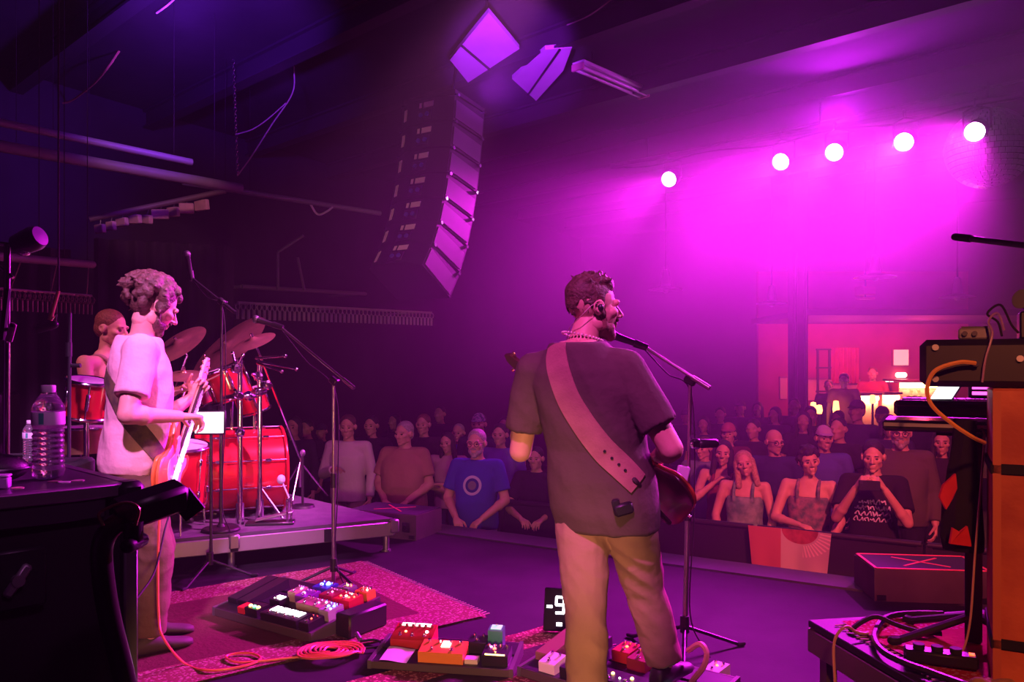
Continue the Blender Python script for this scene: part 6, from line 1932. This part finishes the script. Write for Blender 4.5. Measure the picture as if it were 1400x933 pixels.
left, lhx, lJ = person('bearded guitarist in a pale pink T-shirt playing beside the road case', (-1.82, 3.94, 0), (.90, .43), 1.80, world=W, head=(16, -28, 0), build=1.12, belly=.02, leg=1.25,
               shirt=cloth('pink_tee', (.72, .48, .46), (.66, .43, .42)), pants=cloth('brown_trousers', (.15, .095, .06), (.12, .075, .05)), hair='short', hair_mat=HAIRS['brown'], hanks=curls,
               beard=HAIRS['brown'], vox=.0075, hvox=.004, legs=dict(toeL=(-.1, 1, 0), toeR=(-.28, 1, 0)), curl=(1.0, .8), hdir=dict(L=(.25, .5, .9)), shoe_mat=M('shoe_olive', (.055, .04, .03), rough=.7), hem=-.13)
lm_ = RM[left.name]
wrinkle(part_of(left, 'shirt'), .007, (4, 4, 6), 5.0); wrinkle(part_of(left, 'trousers'), .006, (6, 6, 13), 3.0)
bv = bvh_world([part_of(left, 'shirt')], lm_)
so, cen, nor = strap(bv, [(146, 512), (152, 530), (164, 554), (182, 580), (202, 604), (222, 630)], .080, left, 'guitar_strap', M('olive_strap', (.13, .10, .04), (.06, .045, .03), rough=.8, scale=30))
guitar('orange and cream electric guitar held by the pink-shirted guitarist', P(234, 640, 3.96), P(285, 486, 4.60) - P(234, 640, 3.96), V((.93, -.05, -.1)),
       M('guitar_orange_top', (.75, .22, .06), (.6, .15, .04), rough=.25, coat=.5), M('guard_cream', (.6, .5, .5), rough=.35), M('guitar_amber', (.75, .22, .05), (.6, .14, .03), rough=.25, coat=.5, scale=5))

# ================================================================== the drummer
W = dict(hipL=V((-2.60, 5.22, .93)), hipR=V((-2.60, 5.03, .93)), neck=V((-2.58, 5.12, 1.49)), shL=V((-2.58, 5.32, 1.42)), shR=V((-2.62, 4.93, 1.42)),
         elL=V((-2.40, 5.42, 1.16)), wrL=V((-2.20, 5.36, 1.25)), elR=V((-2.55, 4.86, 1.14)), wrR=V((-2.36, 4.95, 1.18)),
         kneeL=V((-2.20, 5.34, .80)), ankL=V((-2.15, 5.36, .345)), kneeR=V((-2.22, 4.95, .80)), ankR=V((-2.16, 4.95, .345)), head=V((-2.545, 5.12, 1.635)))
W = {k: V((v.x * 1.12, v.y * 1.12, HC + (v.z - HC) * 1.12)) for k, v in W.items()}
W.update(kneeR=V((-2.64, 5.34, .74)), ankR=V((-2.58, 5.33, RZ + .095)), kneeL=V((-2.50, 5.95, .74)), ankL=V((-2.54, 5.88, RZ + .095)))
dr, dhx, dJ = person('drummer seated behind the kit, bare-armed, hair lit pink', (-2.89, 5.73, RZ), (1, -.05), 1.86, world=W, head=(-8, -10, 0), shirt=cloth('grey_tank', (.35, .22, .2)), sleeve='tank',
               pants=cloth('dark_shorts', (.03, .03, .04)), hair='short', hair_mat=HAIRS['auburn'], vox=.011, hvox=.006, curl=(.8, .8))
t = thing('drum_stool', 'round black drum stool under the drummer', 'stool', (-2.91, 5.73, RZ))
mb = MB(); mb.lathe([(.16, .43), (.175, .445), (.175, .485), (.15, .505), (.001, .505)], V((-2.91, 5.73, RZ)), n=24); mb.build('seat', BLACK, t)
mb = MB(); mb.cyl((-2.91, 5.73, RZ + .2), (-2.91, 5.73, RZ + .435), .018); mb.build('post', CHROME, t)
for k in range(3):
    a = 2 * math.pi * k / 3
    mb = MB(); mb.cyl((-2.91, 5.73, RZ + .28), (-2.91 + .25 * math.cos(a), 5.73 + .25 * math.sin(a), RZ + .01), .01, n=8); mb.build('leg', CHROME, t)
for q, dd, lab in (('wrR', V((.9, .1, .25)), 'drumstick in the drummer\'s near hand'), ('wrL', V((.9, -.1, .4)), 'drumstick in the drummer\'s far hand')):
    p = RM[dr.name] @ dJ[q] + V((.07, 0, 0)); dd = dd.normalized()
    t = thing('drumstick', lab, 'drumstick', p)
    mb = MB(); mb.cyl(p - dd * .08, p + dd * .29, .0075, .005, n=8); mb.build('shaft', M('hickory', (.6, .42, .25), rough=.5), t)
    mb = MB(); mb.ell(p + dd * .298, (.007, .007, .007)); mb.build('tip', WHITE, t)

# ================================================================== the crowd
def to_stage(p, mixv=.5):
    a = (V((0, 0, 0)) - V((p.x, p.y, 0))).normalized()
    return (a * mixv - NA * (1 - mixv)).normalized()

DOWN = {}
FOLD = dict(elL=(-.27, .04, 1.13), elR=(.27, .04, 1.13), wrL=(.02, .22, 1.17), wrR=(-.04, .24, 1.10))
HOLD = dict(elR=(.27, .0, 1.14), wrR=(.06, .24, 1.22))
BOTH = dict(elL=(-.27, .02, 1.13), elR=(.27, .02, 1.13), wrL=(-.12, .24, 1.00), wrR=(.12, .24, 1.00))
PHONE = dict(elL=(-.25, .20, 1.16), elR=(.25, .20, 1.16), wrL=(-.10, .33, 1.42), wrR=(.10, .33, 1.42))
RAIL = dict(elL=(-.26, .20, 1.12), elR=(.26, .20, 1.12), wrL=(-.18, .42, 1.06), wrR=(.05, .44, 1.06))
RAISE = dict(elR=(.22, .26, 1.22), wrR=(.06, .22, 1.36))

def crowd(px, py, d, label, face=None, tilt=0, floor=FLOOR_Z, **kw):
    top = P(px, py, d)
    h = top.z - floor
    base = V((top.x, top.y, floor))
    f = to_stage(base) if face is None else V((*face, 0)).normalized()
    return person(label, base, (f.x, f.y), h, **kw)

JEANS = cloth('denim', (.05, .07, .14)); DARKP = cloth('dark_jeans', (.02, .02, .03))
PALEJ = M('faded_denim', (.22, .26, .42), (.35, .38, .5), rough=.9, scale=7, bump=.3, bscale=12)
G1 = None
crowd(476, 568, 8.6, 'man in a loose white open-necked shirt holding a drink', arms=HOLD, shirt=cloth('white_shirt', (.72, .62, .66)), sleeve='long', pants=cloth('beige_pants', (.4, .32, .28)), hair='short', hair_mat=HAIRS['brown'], head=(10, -4, 0), build=1.05)
crowd(553, 577, 8.2, 'heavy man in a khaki shirt with a brightly lit face', arms=BOTH, shirt=cloth('khaki_shirt', (.42, .24, .16), (.36, .2, .14)), pants=DARKP, hair='short', hair_mat=HAIRS['grey'], build=1.35, belly=.08, head=(-15, 0, 0))
crowd(612, 592, 8.75, 'dark-haired woman in a lilac top with folded arms', arms=FOLD, shirt=cloth('lilac_top', (.5, .28, .42)), pants=JEANS, hair='long', hair_mat=HAIRS['dark'], kind='f', build=.9, head=(-5, -2, 6))
crowd(652, 588, 7.3, 'bearded man in a blue T-shirt with a round printed emblem', arms=BOTH, shirt=M('cloth_blue_tee', (.04, .05, .42), rough=.9, bump=.5, bscale=7, dist=.03, disc=(0, 1.27, .085, (.45, .5, .6))), pants=PALEJ,
      hair='short', hair_mat=HAIRS['grey'], beard=HAIRS['grey'], glasses=True, build=1.12, belly=.04)
crowd(655, 566, 9.4, 'man in a patterned cap behind the blue T-shirt man', shirt=cloth('navy', (.03, .03, .09)), pants=DARKP, hair='short', hat=cloth('white_cap', (.5, .42, .6), (.08, .06, .2), 40), arms=DOWN)
crowd(627, 580, 9.9, 'small-looking bald man in a bright blue shirt further back', shirt=cloth('bright_blue', (.06, .08, .5)), pants=DARKP, hair='buzz', hair_mat=HAIRS['grey'])
crowd(684, 580, 8.7, 'person in a violet shirt half hidden by the singing guitarist', shirt=cloth('violet', (.16, .12, .5)), pants=DARKP, hair='short')
crowd(508, 569, 9.7, 'dim man in black standing behind the white-shirted man', shirt=cloth('black_a', (.025, .02, .03)), pants=DARKP, hair='short')
crowd(579, 567, 9.6, 'dim red-faced man behind the heavy khaki-shirted man', shirt=cloth('black_b', (.03, .02, .025)), pants=DARKP, hair='short', hair_mat=HAIRS['auburn'])
crowd(402, 570, 9.2, 'dim person in dark clothes beside the drum riser', shirt=cloth('black_c', (.03, .025, .04)), pants=DARKP, hair='bob', sleeve='long')
crowd(733, 612, 7.75, 'person leaning both forearms on the barrier beside the singing guitarist', arms=RAIL, shirt=cloth('black_d', (.025, .02, .03)), pants=DARKP, hair='short', build=1.1)
# right group
w1 = crowd(989, 603, 7.42, 'dark-haired woman in a thin-strapped top hugging her neighbour', arms=RAISE, shirt=cloth('maroon_top', (.2, .04, .05)), sleeve='tank', pants=DARKP, hair='long', hair_mat=HAIRS['dark'], kind='f', build=.92, head=(5, 0, -4))
w2 = crowd(1018, 617, 6.95, 'fair-haired woman in a mottled green tank top', arms=dict(elL=(-.26, .05, 1.14), wrL=(-.24, .2, .98), elR=(.26, .05, 1.14), wrR=(.2, .22, 1.0)), shirt=M('cloth_green_camo', (.10, .22, .17), (.28, .38, .30), rough=.9, scale=14, bump=.4, bscale=8, dist=.02), sleeve='tank', pants=DARKP, hair='long', hair_mat=HAIRS['blond'], kind='f', build=.98, head=(8, 4, 10))
crowd(996, 579, 9.0, 'man in a reddish cap behind the two women', shirt=cloth('wine', (.12, .03, .05)), pants=DARKP, hair='short', hat=cloth('red_cap', (.42, .12, .16)), skin=SKIN)
crowd(962, 598, 8.2, 'man in a blue-grey shirt beside the mic stand', shirt=cloth('blue_grey', (.16, .2, .3)), pants=DARKP, hair='buzz', hair_mat=HAIRS['brown'], head=(-20, -5, 0))
crowd(1059, 588, 7.9, 'balding man with dark glasses in a navy shirt', shirt=cloth('navy_b', (.04, .04, .16)), pants=DARKP, hair=None, glasses=True, head=(35, -3, 0), hair_mat=HAIRS['brown'])
crowd(1106, 612, 6.65, 'woman with dark curly hair in a bright tank top', arms=dict(elL=(-.26, .08, 1.14), wrL=(-.18, .25, .98), elR=(.27, .08, 1.14), wrR=(.05, .26, 1.12)), shirt=cloth('print_tank', (.35, .2, .22), (.10, .14, .14), 18), sleeve='tank', pants=DARKP, hair='curly', hair_mat=HAIRS['dark'], kind='f', build=1.02, head=(20, 0, 8))
crowd(1127, 583, 8.0, 'man in a pale cap with a blue neck scarf', shirt=cloth('blue_scarf', (.10, .10, .45)), pants=DARKP, hair='short', hat=cloth('pale_cap', (.5, .35, .6)), head=(25, 0, 0))
ph, phx, pJ = crowd(1194, 604, 6.35, 'person photographing with a raised phone, lettered black T-shirt', arms=PHONE, shirt=cloth('black_e', (.02, .016, .02)), pants=DARKP, hair='short', build=1.05, head=(0, -6, 0), curl=(.7, .7))
crowd(1231, 573, 7.2, 'grey-bearded man with glasses in an olive jacket', shirt=cloth('olive_jacket', (.10, .085, .06)), sleeve='long', pants=DARKP, hair='short', hair_mat=HAIRS['grey'], beard=HAIRS['grey'], glasses=True, build=1.25, belly=.05, head=(6, 0, 0))
crowd(1288, 588, 7.6, 'dim person in dark clothes behind the hanging coat', shirt=cloth('black_f', (.03, .02, .03)), sleeve='long', pants=DARKP, hair='long', hair_mat=HAIRS['dark'], kind='f', build=.95)
# phone
pm_ = RM[ph.name]
q = pm_ @ V((0, .405, 1.455))
f = to_stage(pm_.translation)
t = thing('smartphone', 'dark phone held up sideways in front of a face', 'phone', q, math.atan2(-f.x, f.y))
mb = MB(); mb.box((0, 0, .0), (.15, .010, .075), None, .004); mb.build('body', BLACK, t, world=False)
mb = MB(); mb.box((.055, .007, .018), (.022, .004, .022), None, .002); mb.build('camera_bump', M('phone_lens', (.05, .05, .06), rough=.2), t, world=False)
# illegible white lettering on the T-shirt: four rows of brush strokes
mb = MB(); lr = random.Random(5)
shm = bvh_world([part_of(ph, 'shirt')], Matrix())
rows = ((1.29, .10, 5), (1.245, .13, 7), (1.20, .13, 6), (1.155, .14, 7))
for z, hw_, n in rows:
    for k in range(n):
        x0 = -hw_ + 2 * hw_ * (k + .1) / n; x1 = -hw_ + 2 * hw_ * (k + .9) / n
        pts = [(x0, z - .015), (x0 + .2 * (x1 - x0), z + lr.uniform(.008, .02)), ((x0 + x1) / 2, z + lr.uniform(-.012, .012)), (x1, z + lr.uniform(-.018, .018)), (x1 - .3 * (x1 - x0), z + lr.uniform(-.02, .0))]
        pp = []
        for x, zz in pts:
            hit = shm.ray_cast(V((x, 1, zz)), V((0, -1, 0)))[0]
            pp.append((hit + V((0, .004, 0))) if hit else V((x, .15, zz)))
        mb.tube(crom(pp, 4), .0048, 5)
o = link_mesh('shirt_lettering', mb.mesh(), WHITE, ph); o['kind'] = 'stuff'

# dim crowd further back: a few figures, copied
SIL = cloth('dim_black', (.03, .025, .035)); SIL2 = cloth('dim_blue', (.05, .04, .12))
proto = []
for k, (hr, kd_, sh, hat) in enumerate((('short', 'm', SIL, None), ('bob', 'f', SIL2, None), ('short', 'm', SIL2, cloth('dim_cap', (.06, .05, .08))), ('long', 'f', SIL, None), ('buzz', 'm', SIL, None))):
    proto.append((hr, kd_, sh, hat))
spots = [(985, 557, 12.6), (962, 570, 11.2), (1012, 548, 13.2), (1036, 550, 13.8), (1086, 545, 12.6), (1108, 556, 11.2), (1172, 546, 9.9), (1206, 556, 10.6), (1146, 562, 11.6), (1243, 552, 9.7), (1268, 555, 11.0),
         (1060, 557, 12.0), (938, 560, 13.0), (1098, 563, 10.0), (1147, 572, 8.75), (1030, 574, 9.6), (1216, 568, 9.0), (440, 588, 11.0), (540, 566, 11.5), (602, 556, 12.2), (420, 574, 10.4), (690, 570, 10.4)]
lab5 = ['dim short-haired figure in black standing among the back rows', 'dim figure with bobbed hair in dark blue among the back rows', 'dim figure in a dark cap among the back rows', 'dim long-haired figure in black among the back rows', 'dim crop-haired figure in black among the back rows']
made = {}
for i, (px, py, d) in enumerate(spots):
    k = 2 if px == 1172 else i % 5
    top = P(px, py, d)
    h = min(max(top.z - FLOOR_Z, 1.55), 1.92)
    base = V((top.x, top.y, FLOOR_Z)); f = to_stage(base)
    if k not in made:
        hr, kd_, sh, hat = proto[k]
        t, _, _ = person(lab5[k], base, (f.x, f.y), h, shirt=sh, pants=DARKP, hair=hr, kind=kd_, hat=hat, vox=.02, hvox=.010, hands=True, eyes=False, shoes=True, group='dim figures in the back rows')
        made[k] = t
    else:
        c = copy_tree(made[k])
        c.matrix_world = Matrix.Translation(base) @ Matrix.Rotation(math.atan2(-f.x, f.y) + random.uniform(-.4, .4), 4, 'Z') @ Matrix.Scale(h / 1.75, 4)

# ------------------------------------------------------------------ barrier with a cloth over it
BAR = M('barrier_steel', (.03, .025, .035), rough=.5, metal=.3)
bl = ['barrier section under the leaning forearms', 'barrier section in front of the two women', 'barrier section draped with the pale printed cloth', 'barrier section behind the taped stage monitor']
for k in range(4):
    u0 = -4.1 + k * 1.2
    c = UN(u0 + .59, 6.45, FLOOR_Z)
    rz = math.atan2(UA.y, UA.x)
    t = thing('crowd_barrier', 'black ' + bl[k], 'barrier', c, rz, group='black crowd barrier sections')
    h_ = .115 - FLOOR_Z
    mb = MB(); mb.box((0, 0, h_ / 2 + .04), (1.16, .02, h_ - .10)); mb.build('panel', BAR, t, world=False)
    mb = MB(); mb.cyl((-.58, 0, h_), (.58, 0, h_), .024); mb.build('top_rail', BAR, t, world=False)
    for x in (-.57, .57):
        mb = MB(); mb.box((x, 0, h_ / 2), (.04, .04, h_)); mb.build('post', BAR, t, world=False)
    for x in (-.2, .4):
        mb = MB(); mb.box((x, -.25, .02), (.05, .6, .03)); mb.cyl((x, -.5, .03), (x, -.02, .75), .018); mb.build('brace', BAR, t, world=False)
# printed cloth on the rail
def banner_material():
    m = bpy.data.materials.new('printed_cloth'); m.use_nodes = True
    t = m.node_tree; b = t.nodes['Principled BSDF']; b.inputs['Roughness'].default_value = .9
    tc = t.nodes.new('ShaderNodeTexCoord'); sp = t.nodes.new('ShaderNodeSeparateXYZ'); t.links.new(tc.outputs['Object'], sp.inputs[0])
    def mt(op, a, c=None):
        n = t.nodes.new('ShaderNodeMath'); n.operation = op
        for i, x in enumerate((a, c)):
            if x is None: continue
            if isinstance(x, (int, float)): n.inputs[i].default_value = x
            else: t.links.new(x, n.inputs[i])
        return n.outputs[0]
    dx = mt('SUBTRACT', sp.outputs[0], .08); dz = mt('SUBTRACT', sp.outputs[2], .36)
    r = mt('SQRT', mt('ADD', mt('MULTIPLY', dx, dx), mt('MULTIPLY', mt('MULTIPLY', dz, dz), 1.6)))
    disc = mt('LESS_THAN', r, .135)
    ang = mt('ARCTAN2', dz, dx)
    ray = mt('GREATER_THAN', mt('SINE', mt('MULTIPLY', ang, 46)), .2)
    ring = mt('MULTIPLY', mt('GREATER_THAN', r, .15), mt('LESS_THAN', r, .26))
    rays = mt('MULTIPLY', mt('MULTIPLY', ray, ring), mt('GREATER_THAN', dx, .02))
    no = t.nodes.new('ShaderNodeTexNoise'); no.inputs['Scale'].default_value = 18; t.links.new(tc.outputs['Object'], no.inputs['Vector'])
    def mix(f, a, c):
        n = t.nodes.new('ShaderNodeMix'); n.data_type = 'RGBA'; t.links.new(f, n.inputs[0])
        for i, x in ((6, a), (7, c)):
            if isinstance(x, tuple): n.inputs[i].default_value = (*x, 1)
            else: t.links.new(x, n.inputs[i])
        return n.outputs[2]
    dcol = mix(no.outputs['Fac'], (.10, .01, .015), (.6, .10, .12))
    base = mix(mt('LESS_THAN', sp.outputs[0], -.06), (.50, .38, .34), (.45, .10, .12))
    col = mix(disc, mix(rays, base, (.75, .55, .48)), dcol)
    t.links.new(col, b.inputs['Base Color'])
    return m
a, b = P(1020, 716, 6.28), P(1136, 727, 6.0)
n_ = NA * -.05
mb = MB(); vs, fs = [], []
NX, NZ = 24, 12
xa = (b - a); L_ = xa.length; xa = V((xa.x, xa.y, 0)).normalized()
cb_ = (a + b) / 2; cb_ = UN(cb_.dot(UA), 6.405, .12)
H_ = .36
for i in range(NX + 1):
    for j in range(NZ + 1):
        x = -L_ / 2 + L_ * i / NX; z = H_ * (j / NZ)
        fold = .012 * math.sin(x * 28) * (1 - j / NZ) + .01 * math.sin(x * 9 + 1)
        xx = x * (1 - .12 * (1 - j / NZ))
        vs.append((xx, -.012 + fold - (.0 if j < NZ else 0), z - .04 * (1 - j / NZ) * math.sin((x / L_ + .5) * 3.1)))
for i in range(NX):
    for j in range(NZ):
        k = i * (NZ + 1) + j
        fs.append((k, k + NZ + 1, k + NZ + 2, k + 1))
mb.add(vs, fs); mb.add([(x, y + .004, z) for x, y, z in vs], [f[::-1] for f in fs])
o = mb.build('printed_cloth', banner_material(), None, 180, world=False)
o.matrix_world = Matrix.Translation(cb_ + V((0, 0, -H_ + .022)) - NA * .02) @ Matrix.Rotation(math.atan2(UA.y, UA.x), 4, 'Z')
tag(o, 'pale printed cloth with a dark red disc draped over the barrier', 'cloth')

# ================================================================== the bar
GLOW = M('bar_strip_glow', (1, .8, .5), emit=(1, .62, .22), es=9)
PINKP = M('bar_front_panel', (.6, .22, .22), (.5, .16, .18), rough=.6, scale=3)
def counter(px0, px1, pytop, d, depth, label, glow_h=.07):
    a, b = P(px0, pytop, d), P(px1, pytop, d)
    z = a.z; c = V(((a.x + b.x) / 2, d + depth / 2, BZ)); w_ = b.x - a.x
    t = thing('bar_counter', label, 'counter', c)
    h_ = z - BZ
    mb = MB(); mb.box((0, 0, h_ / 2 - .03), (w_, depth, h_ - .06), None, .01); mb.build('front', PINKP, t, world=False)
    mb = MB(); mb.box((0, -.05, h_ - .02), (w_ + .04, depth + .14, .04), None, .008); mb.build('top', M('bar_top', (.25, .1, .08), rough=.3), t, world=False)
    mb = MB(); mb.box((0, -depth / 2 - .02, h_ - .06 - glow_h / 2), (w_ * .98, .025, glow_h)); mb.build('light_strip', GLOW, t, world=False)
    l = bpy.data.lights.new('strip_light', 'AREA'); l.shape = 'RECTANGLE'; l.size = w_; l.size_y = .06; l.energy = 14; l.color = (1, .45, .15)
    lo = bpy.data.objects.new('strip_light', l); COL.objects.link(lo); lo.location = c + V((0, -depth / 2 - .08, h_ - .12)); lo.rotation_euler = (R(55), 0, 0)
    return t
counter(1173, 1201, 537, 14.3, .5, 'glowing bar counter nearest the tending barman')
counter(1206, 1229, 536, 14.4, .5, 'short glowing counter between barman and tall back bar')
counter(1229, 1290, 519, 14.9, .6, 'tall back bar with the longest glowing strip', .10)
t = thing('light_box', 'square pale lit menu board on the red bar wall', 'sign', P(1230, 500, 15.80))
q = P(1230.5, 489, 15.805); s_ = 15.805 / FPX
mb = MB(); mb.box(q, (22 * s_, .08, 23 * s_), None, .01); mb.build('frame', M('sign_frame', (.4, .2, .2), rough=.5), t)
mb = MB(); mb.box(q - V((0, .045, 0)), (20 * s_, .01, 21 * s_)); mb.build('lit_face', M('menu_glow', (1, .8, .7), emit=(1, .50, .40), es=.9), t)
t = thing('bar_lamp', 'bright oblong wall lamp above the tall back bar', 'lamp', P(1232, 518, 15.5))
q = P(1232, 513, 15.75)
mb = MB(); mb.box(q, (.2, .12, .10), None, .03); mb.build('shade', M('lamp_glow', (1, .9, .8), emit=(1, .6, .45), es=7), t)
mb = MB(); mb.box(q + V((0, .07, 0)), (.1, .05, .06)); mb.build('bracket', STEEL, t)
t = thing('bar_lamp', 'twin white lamps beside the barman', 'lamp', P(1216, 530, 15.5))
for dx in (-.045, .045):
    mb = MB(); q = P(1216, 526, 15.79) + V((dx, 0, 0)); mb.lathe([(.03, -.07), (.038, 0), (.03, .07), (.002, .075)], q, n=14); mb.build('bulb_glass', M('lamp_glow2', (1, .9, .85), emit=(1, .75, .7), es=3), t)
mb = MB(); mb.box(P(1216, 532.5, 15.815), (.16, .06, .03)); mb.build('bracket', STEEL, t)
PALEW = M('pale_panel', (.6, .42, .38), (.52, .34, .32), rough=.7, scale=2)
for px0, px1, py0, py1, lab in ((1103, 1176, 518, 548, 'long pale panel on the wall behind the drinkers'), ((1066, 1076, 516, 546, 'narrow pale panel beside the dark column'))):
    d_ = 15.826
    a, b = P(px0, py0, d_), P(px1, py1, d_)
    t = thing('wall_panel', lab, 'panel', V(((a.x + b.x) / 2, d_, b.z)))
    mb = MB(); mb.box(((a.x + b.x) / 2, d_, (a.z + b.z) / 2), (b.x - a.x, .03, a.z - b.z), None, .005); mb.build('board', PALEW, t)
    mb = MB(); mb.box(((a.x + b.x) / 2, d_ - .012, a.z), (b.x - a.x, .04, .03)); mb.build('top_trim', M('bar_top', (.25, .1, .08)), t)
RC = M('red_lit_drape', (.6, .08, .10), (.5, .06, .08), rough=.9)  # red light on the white fabric is put into its colour
mb = MB(); rs = []
for i in range(41):
    x = P(1138, 0, 15.7).x + (P(1176, 0, 15.7).x - P(1138, 0, 15.7).x) * i / 40
    y = 15.75 + .03 * math.sin(i * 1.1)
    rs.append([V((x, y, 1.05)), V((x, y + .02, 1.05)), V((x, y + .02, 1.75)), V((x, y, 1.75))])
mb.rings(rs); solo(mb, 'drape', RC, 'short white drape coloured as under red light above the pale panel', 'curtain', ang=70)
t = thing('shelf_frame', 'tall dark frame standing in front of the pale panel', 'frame', V((*P(1127, 540, 15.3).xy, BZ)))
a, b = P(1118, 478, 15.3), P(1134, 478, 15.3)
for x in (a.x, b.x):
    mb = MB(); mb.box((x, 15.3, (BZ + a.z) / 2), (.035, .035, a.z - BZ)); mb.build('post', MATTE, t)
for z in (a.z, a.z - .35, a.z - .8):
    mb = MB(); mb.box(((a.x + b.x) / 2, 15.3, z), (b.x - a.x + .06, .04, .03)); mb.build('crossbar', MATTE, t)
for i, (px, py) in enumerate(((1246, 541), (1256, 541))):
    q = P(px, py, 14.75)
    t = thing('wine_glass', ('left' if False else ('wine glass glowing amber before the tall back bar' )), 'glass', q, group='amber glasses at the back bar')
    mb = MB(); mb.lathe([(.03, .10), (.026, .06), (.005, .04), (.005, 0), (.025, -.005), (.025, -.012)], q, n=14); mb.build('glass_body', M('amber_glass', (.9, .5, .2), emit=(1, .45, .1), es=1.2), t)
    mb = MB(); mb.cyl(q - V((0, 0, .012)), q - V((0, 0, .03)), .06); mb.build('coaster', BLACK, t)
    mb = MB(); mb.cyl(q - V((0, -.0, .02)), q + V((0, .16, -.02)), .015); mb.build('wall_arm', BLACK, t)
TL = M('table_lamp_glow', (1, .5, .2), emit=(1, .30, .08), es=6)
for px, py, lab in ((1112, 562, 'small orange table lamp among the dark heads'), (1120, 566, 'second orange table lamp close to the first'), (1143, 567, 'tall orange table lamp between the two drinkers'), (1193, 552, 'orange lit column lamp at the glowing counter')):
    q = P(px, py, 13.35 if px in (1143, 1120) else 13.6)
    t = thing('table_lamp', lab, 'lamp', V((q.x, q.y, BZ)))
    h_ = .22 if px == 1143 else .14
    mb = MB(); mb.lathe([(.04, 0), (.055, h_ * .4), (.04, h_), (.01, h_ + .01)], q, n=14); mb.build('shade', TL, t)
    mb = MB(); mb.cyl((q.x, q.y, BZ), q, .02); mb.cyl((q.x, q.y, BZ), (q.x, q.y, BZ + .02), .08); mb.build('stem', STEEL, t)
point('bar_red_lamp', P(1150, 480, 14.6), (1, .07, .10), 80, .15)
point('bar_red_lamp', P(1260, 470, 14.4), (1, .06, .14), 80, .15)
for px, py, d, lab, kw in ((1133, 520, 14.5, 'drinker in black reaching across at the bar', dict(arms=dict(elL=(-.32, .2, 1.3), wrL=(-.45, .35, 1.25)), shirt=SIL, hair='short')),
                          (1154, 511, 13.7, 'drinker in a pinkish shirt facing the bar lights', dict(shirt=cloth('pink_shirt', (.5, .2, .22)), hair='short')),
                          (1193, 502, 15.25, 'barman in a red shirt behind the glowing counter', dict(shirt=cloth('red_shirt', (.5, .08, .1)), hair='short', hair_mat=HAIRS['auburn'], arms=BOTH))):
    crowd(px, py, d, lab, floor=BZ, pants=DARKP, vox=.016, hvox=.009, eyes=False, **kw)
# box hanging near the bar; the red light on it is in its colour
q = P(1183, 398, 12.0)
t = thing('ceiling_speaker', 'small box hanging from the ceiling below the highest pendant lamp', 'speaker', q)
mb = MB(); mb.box(q, (.22, .2, .12), (0, 0, .3), .01); mb.build('case', M('red_lit_box', (.6, .16, .16), rough=.6), t)
mb = MB(); mb.box(q - V((0, 0, .11)), (.22, .16, .03), (0, 0, .3), .005); mb.build('tray', M('red_lit_box', (.6, .16, .16)), t)
mb = MB(); mb.cyl(q, (q.x, q.y, CEIL_Z), .012, n=6); mb.cyl(q - V((0, 0, .1)), q, .01, n=6); mb.build('hanger', STEEL, t)

bpy.data.scenes.remove(TMP)
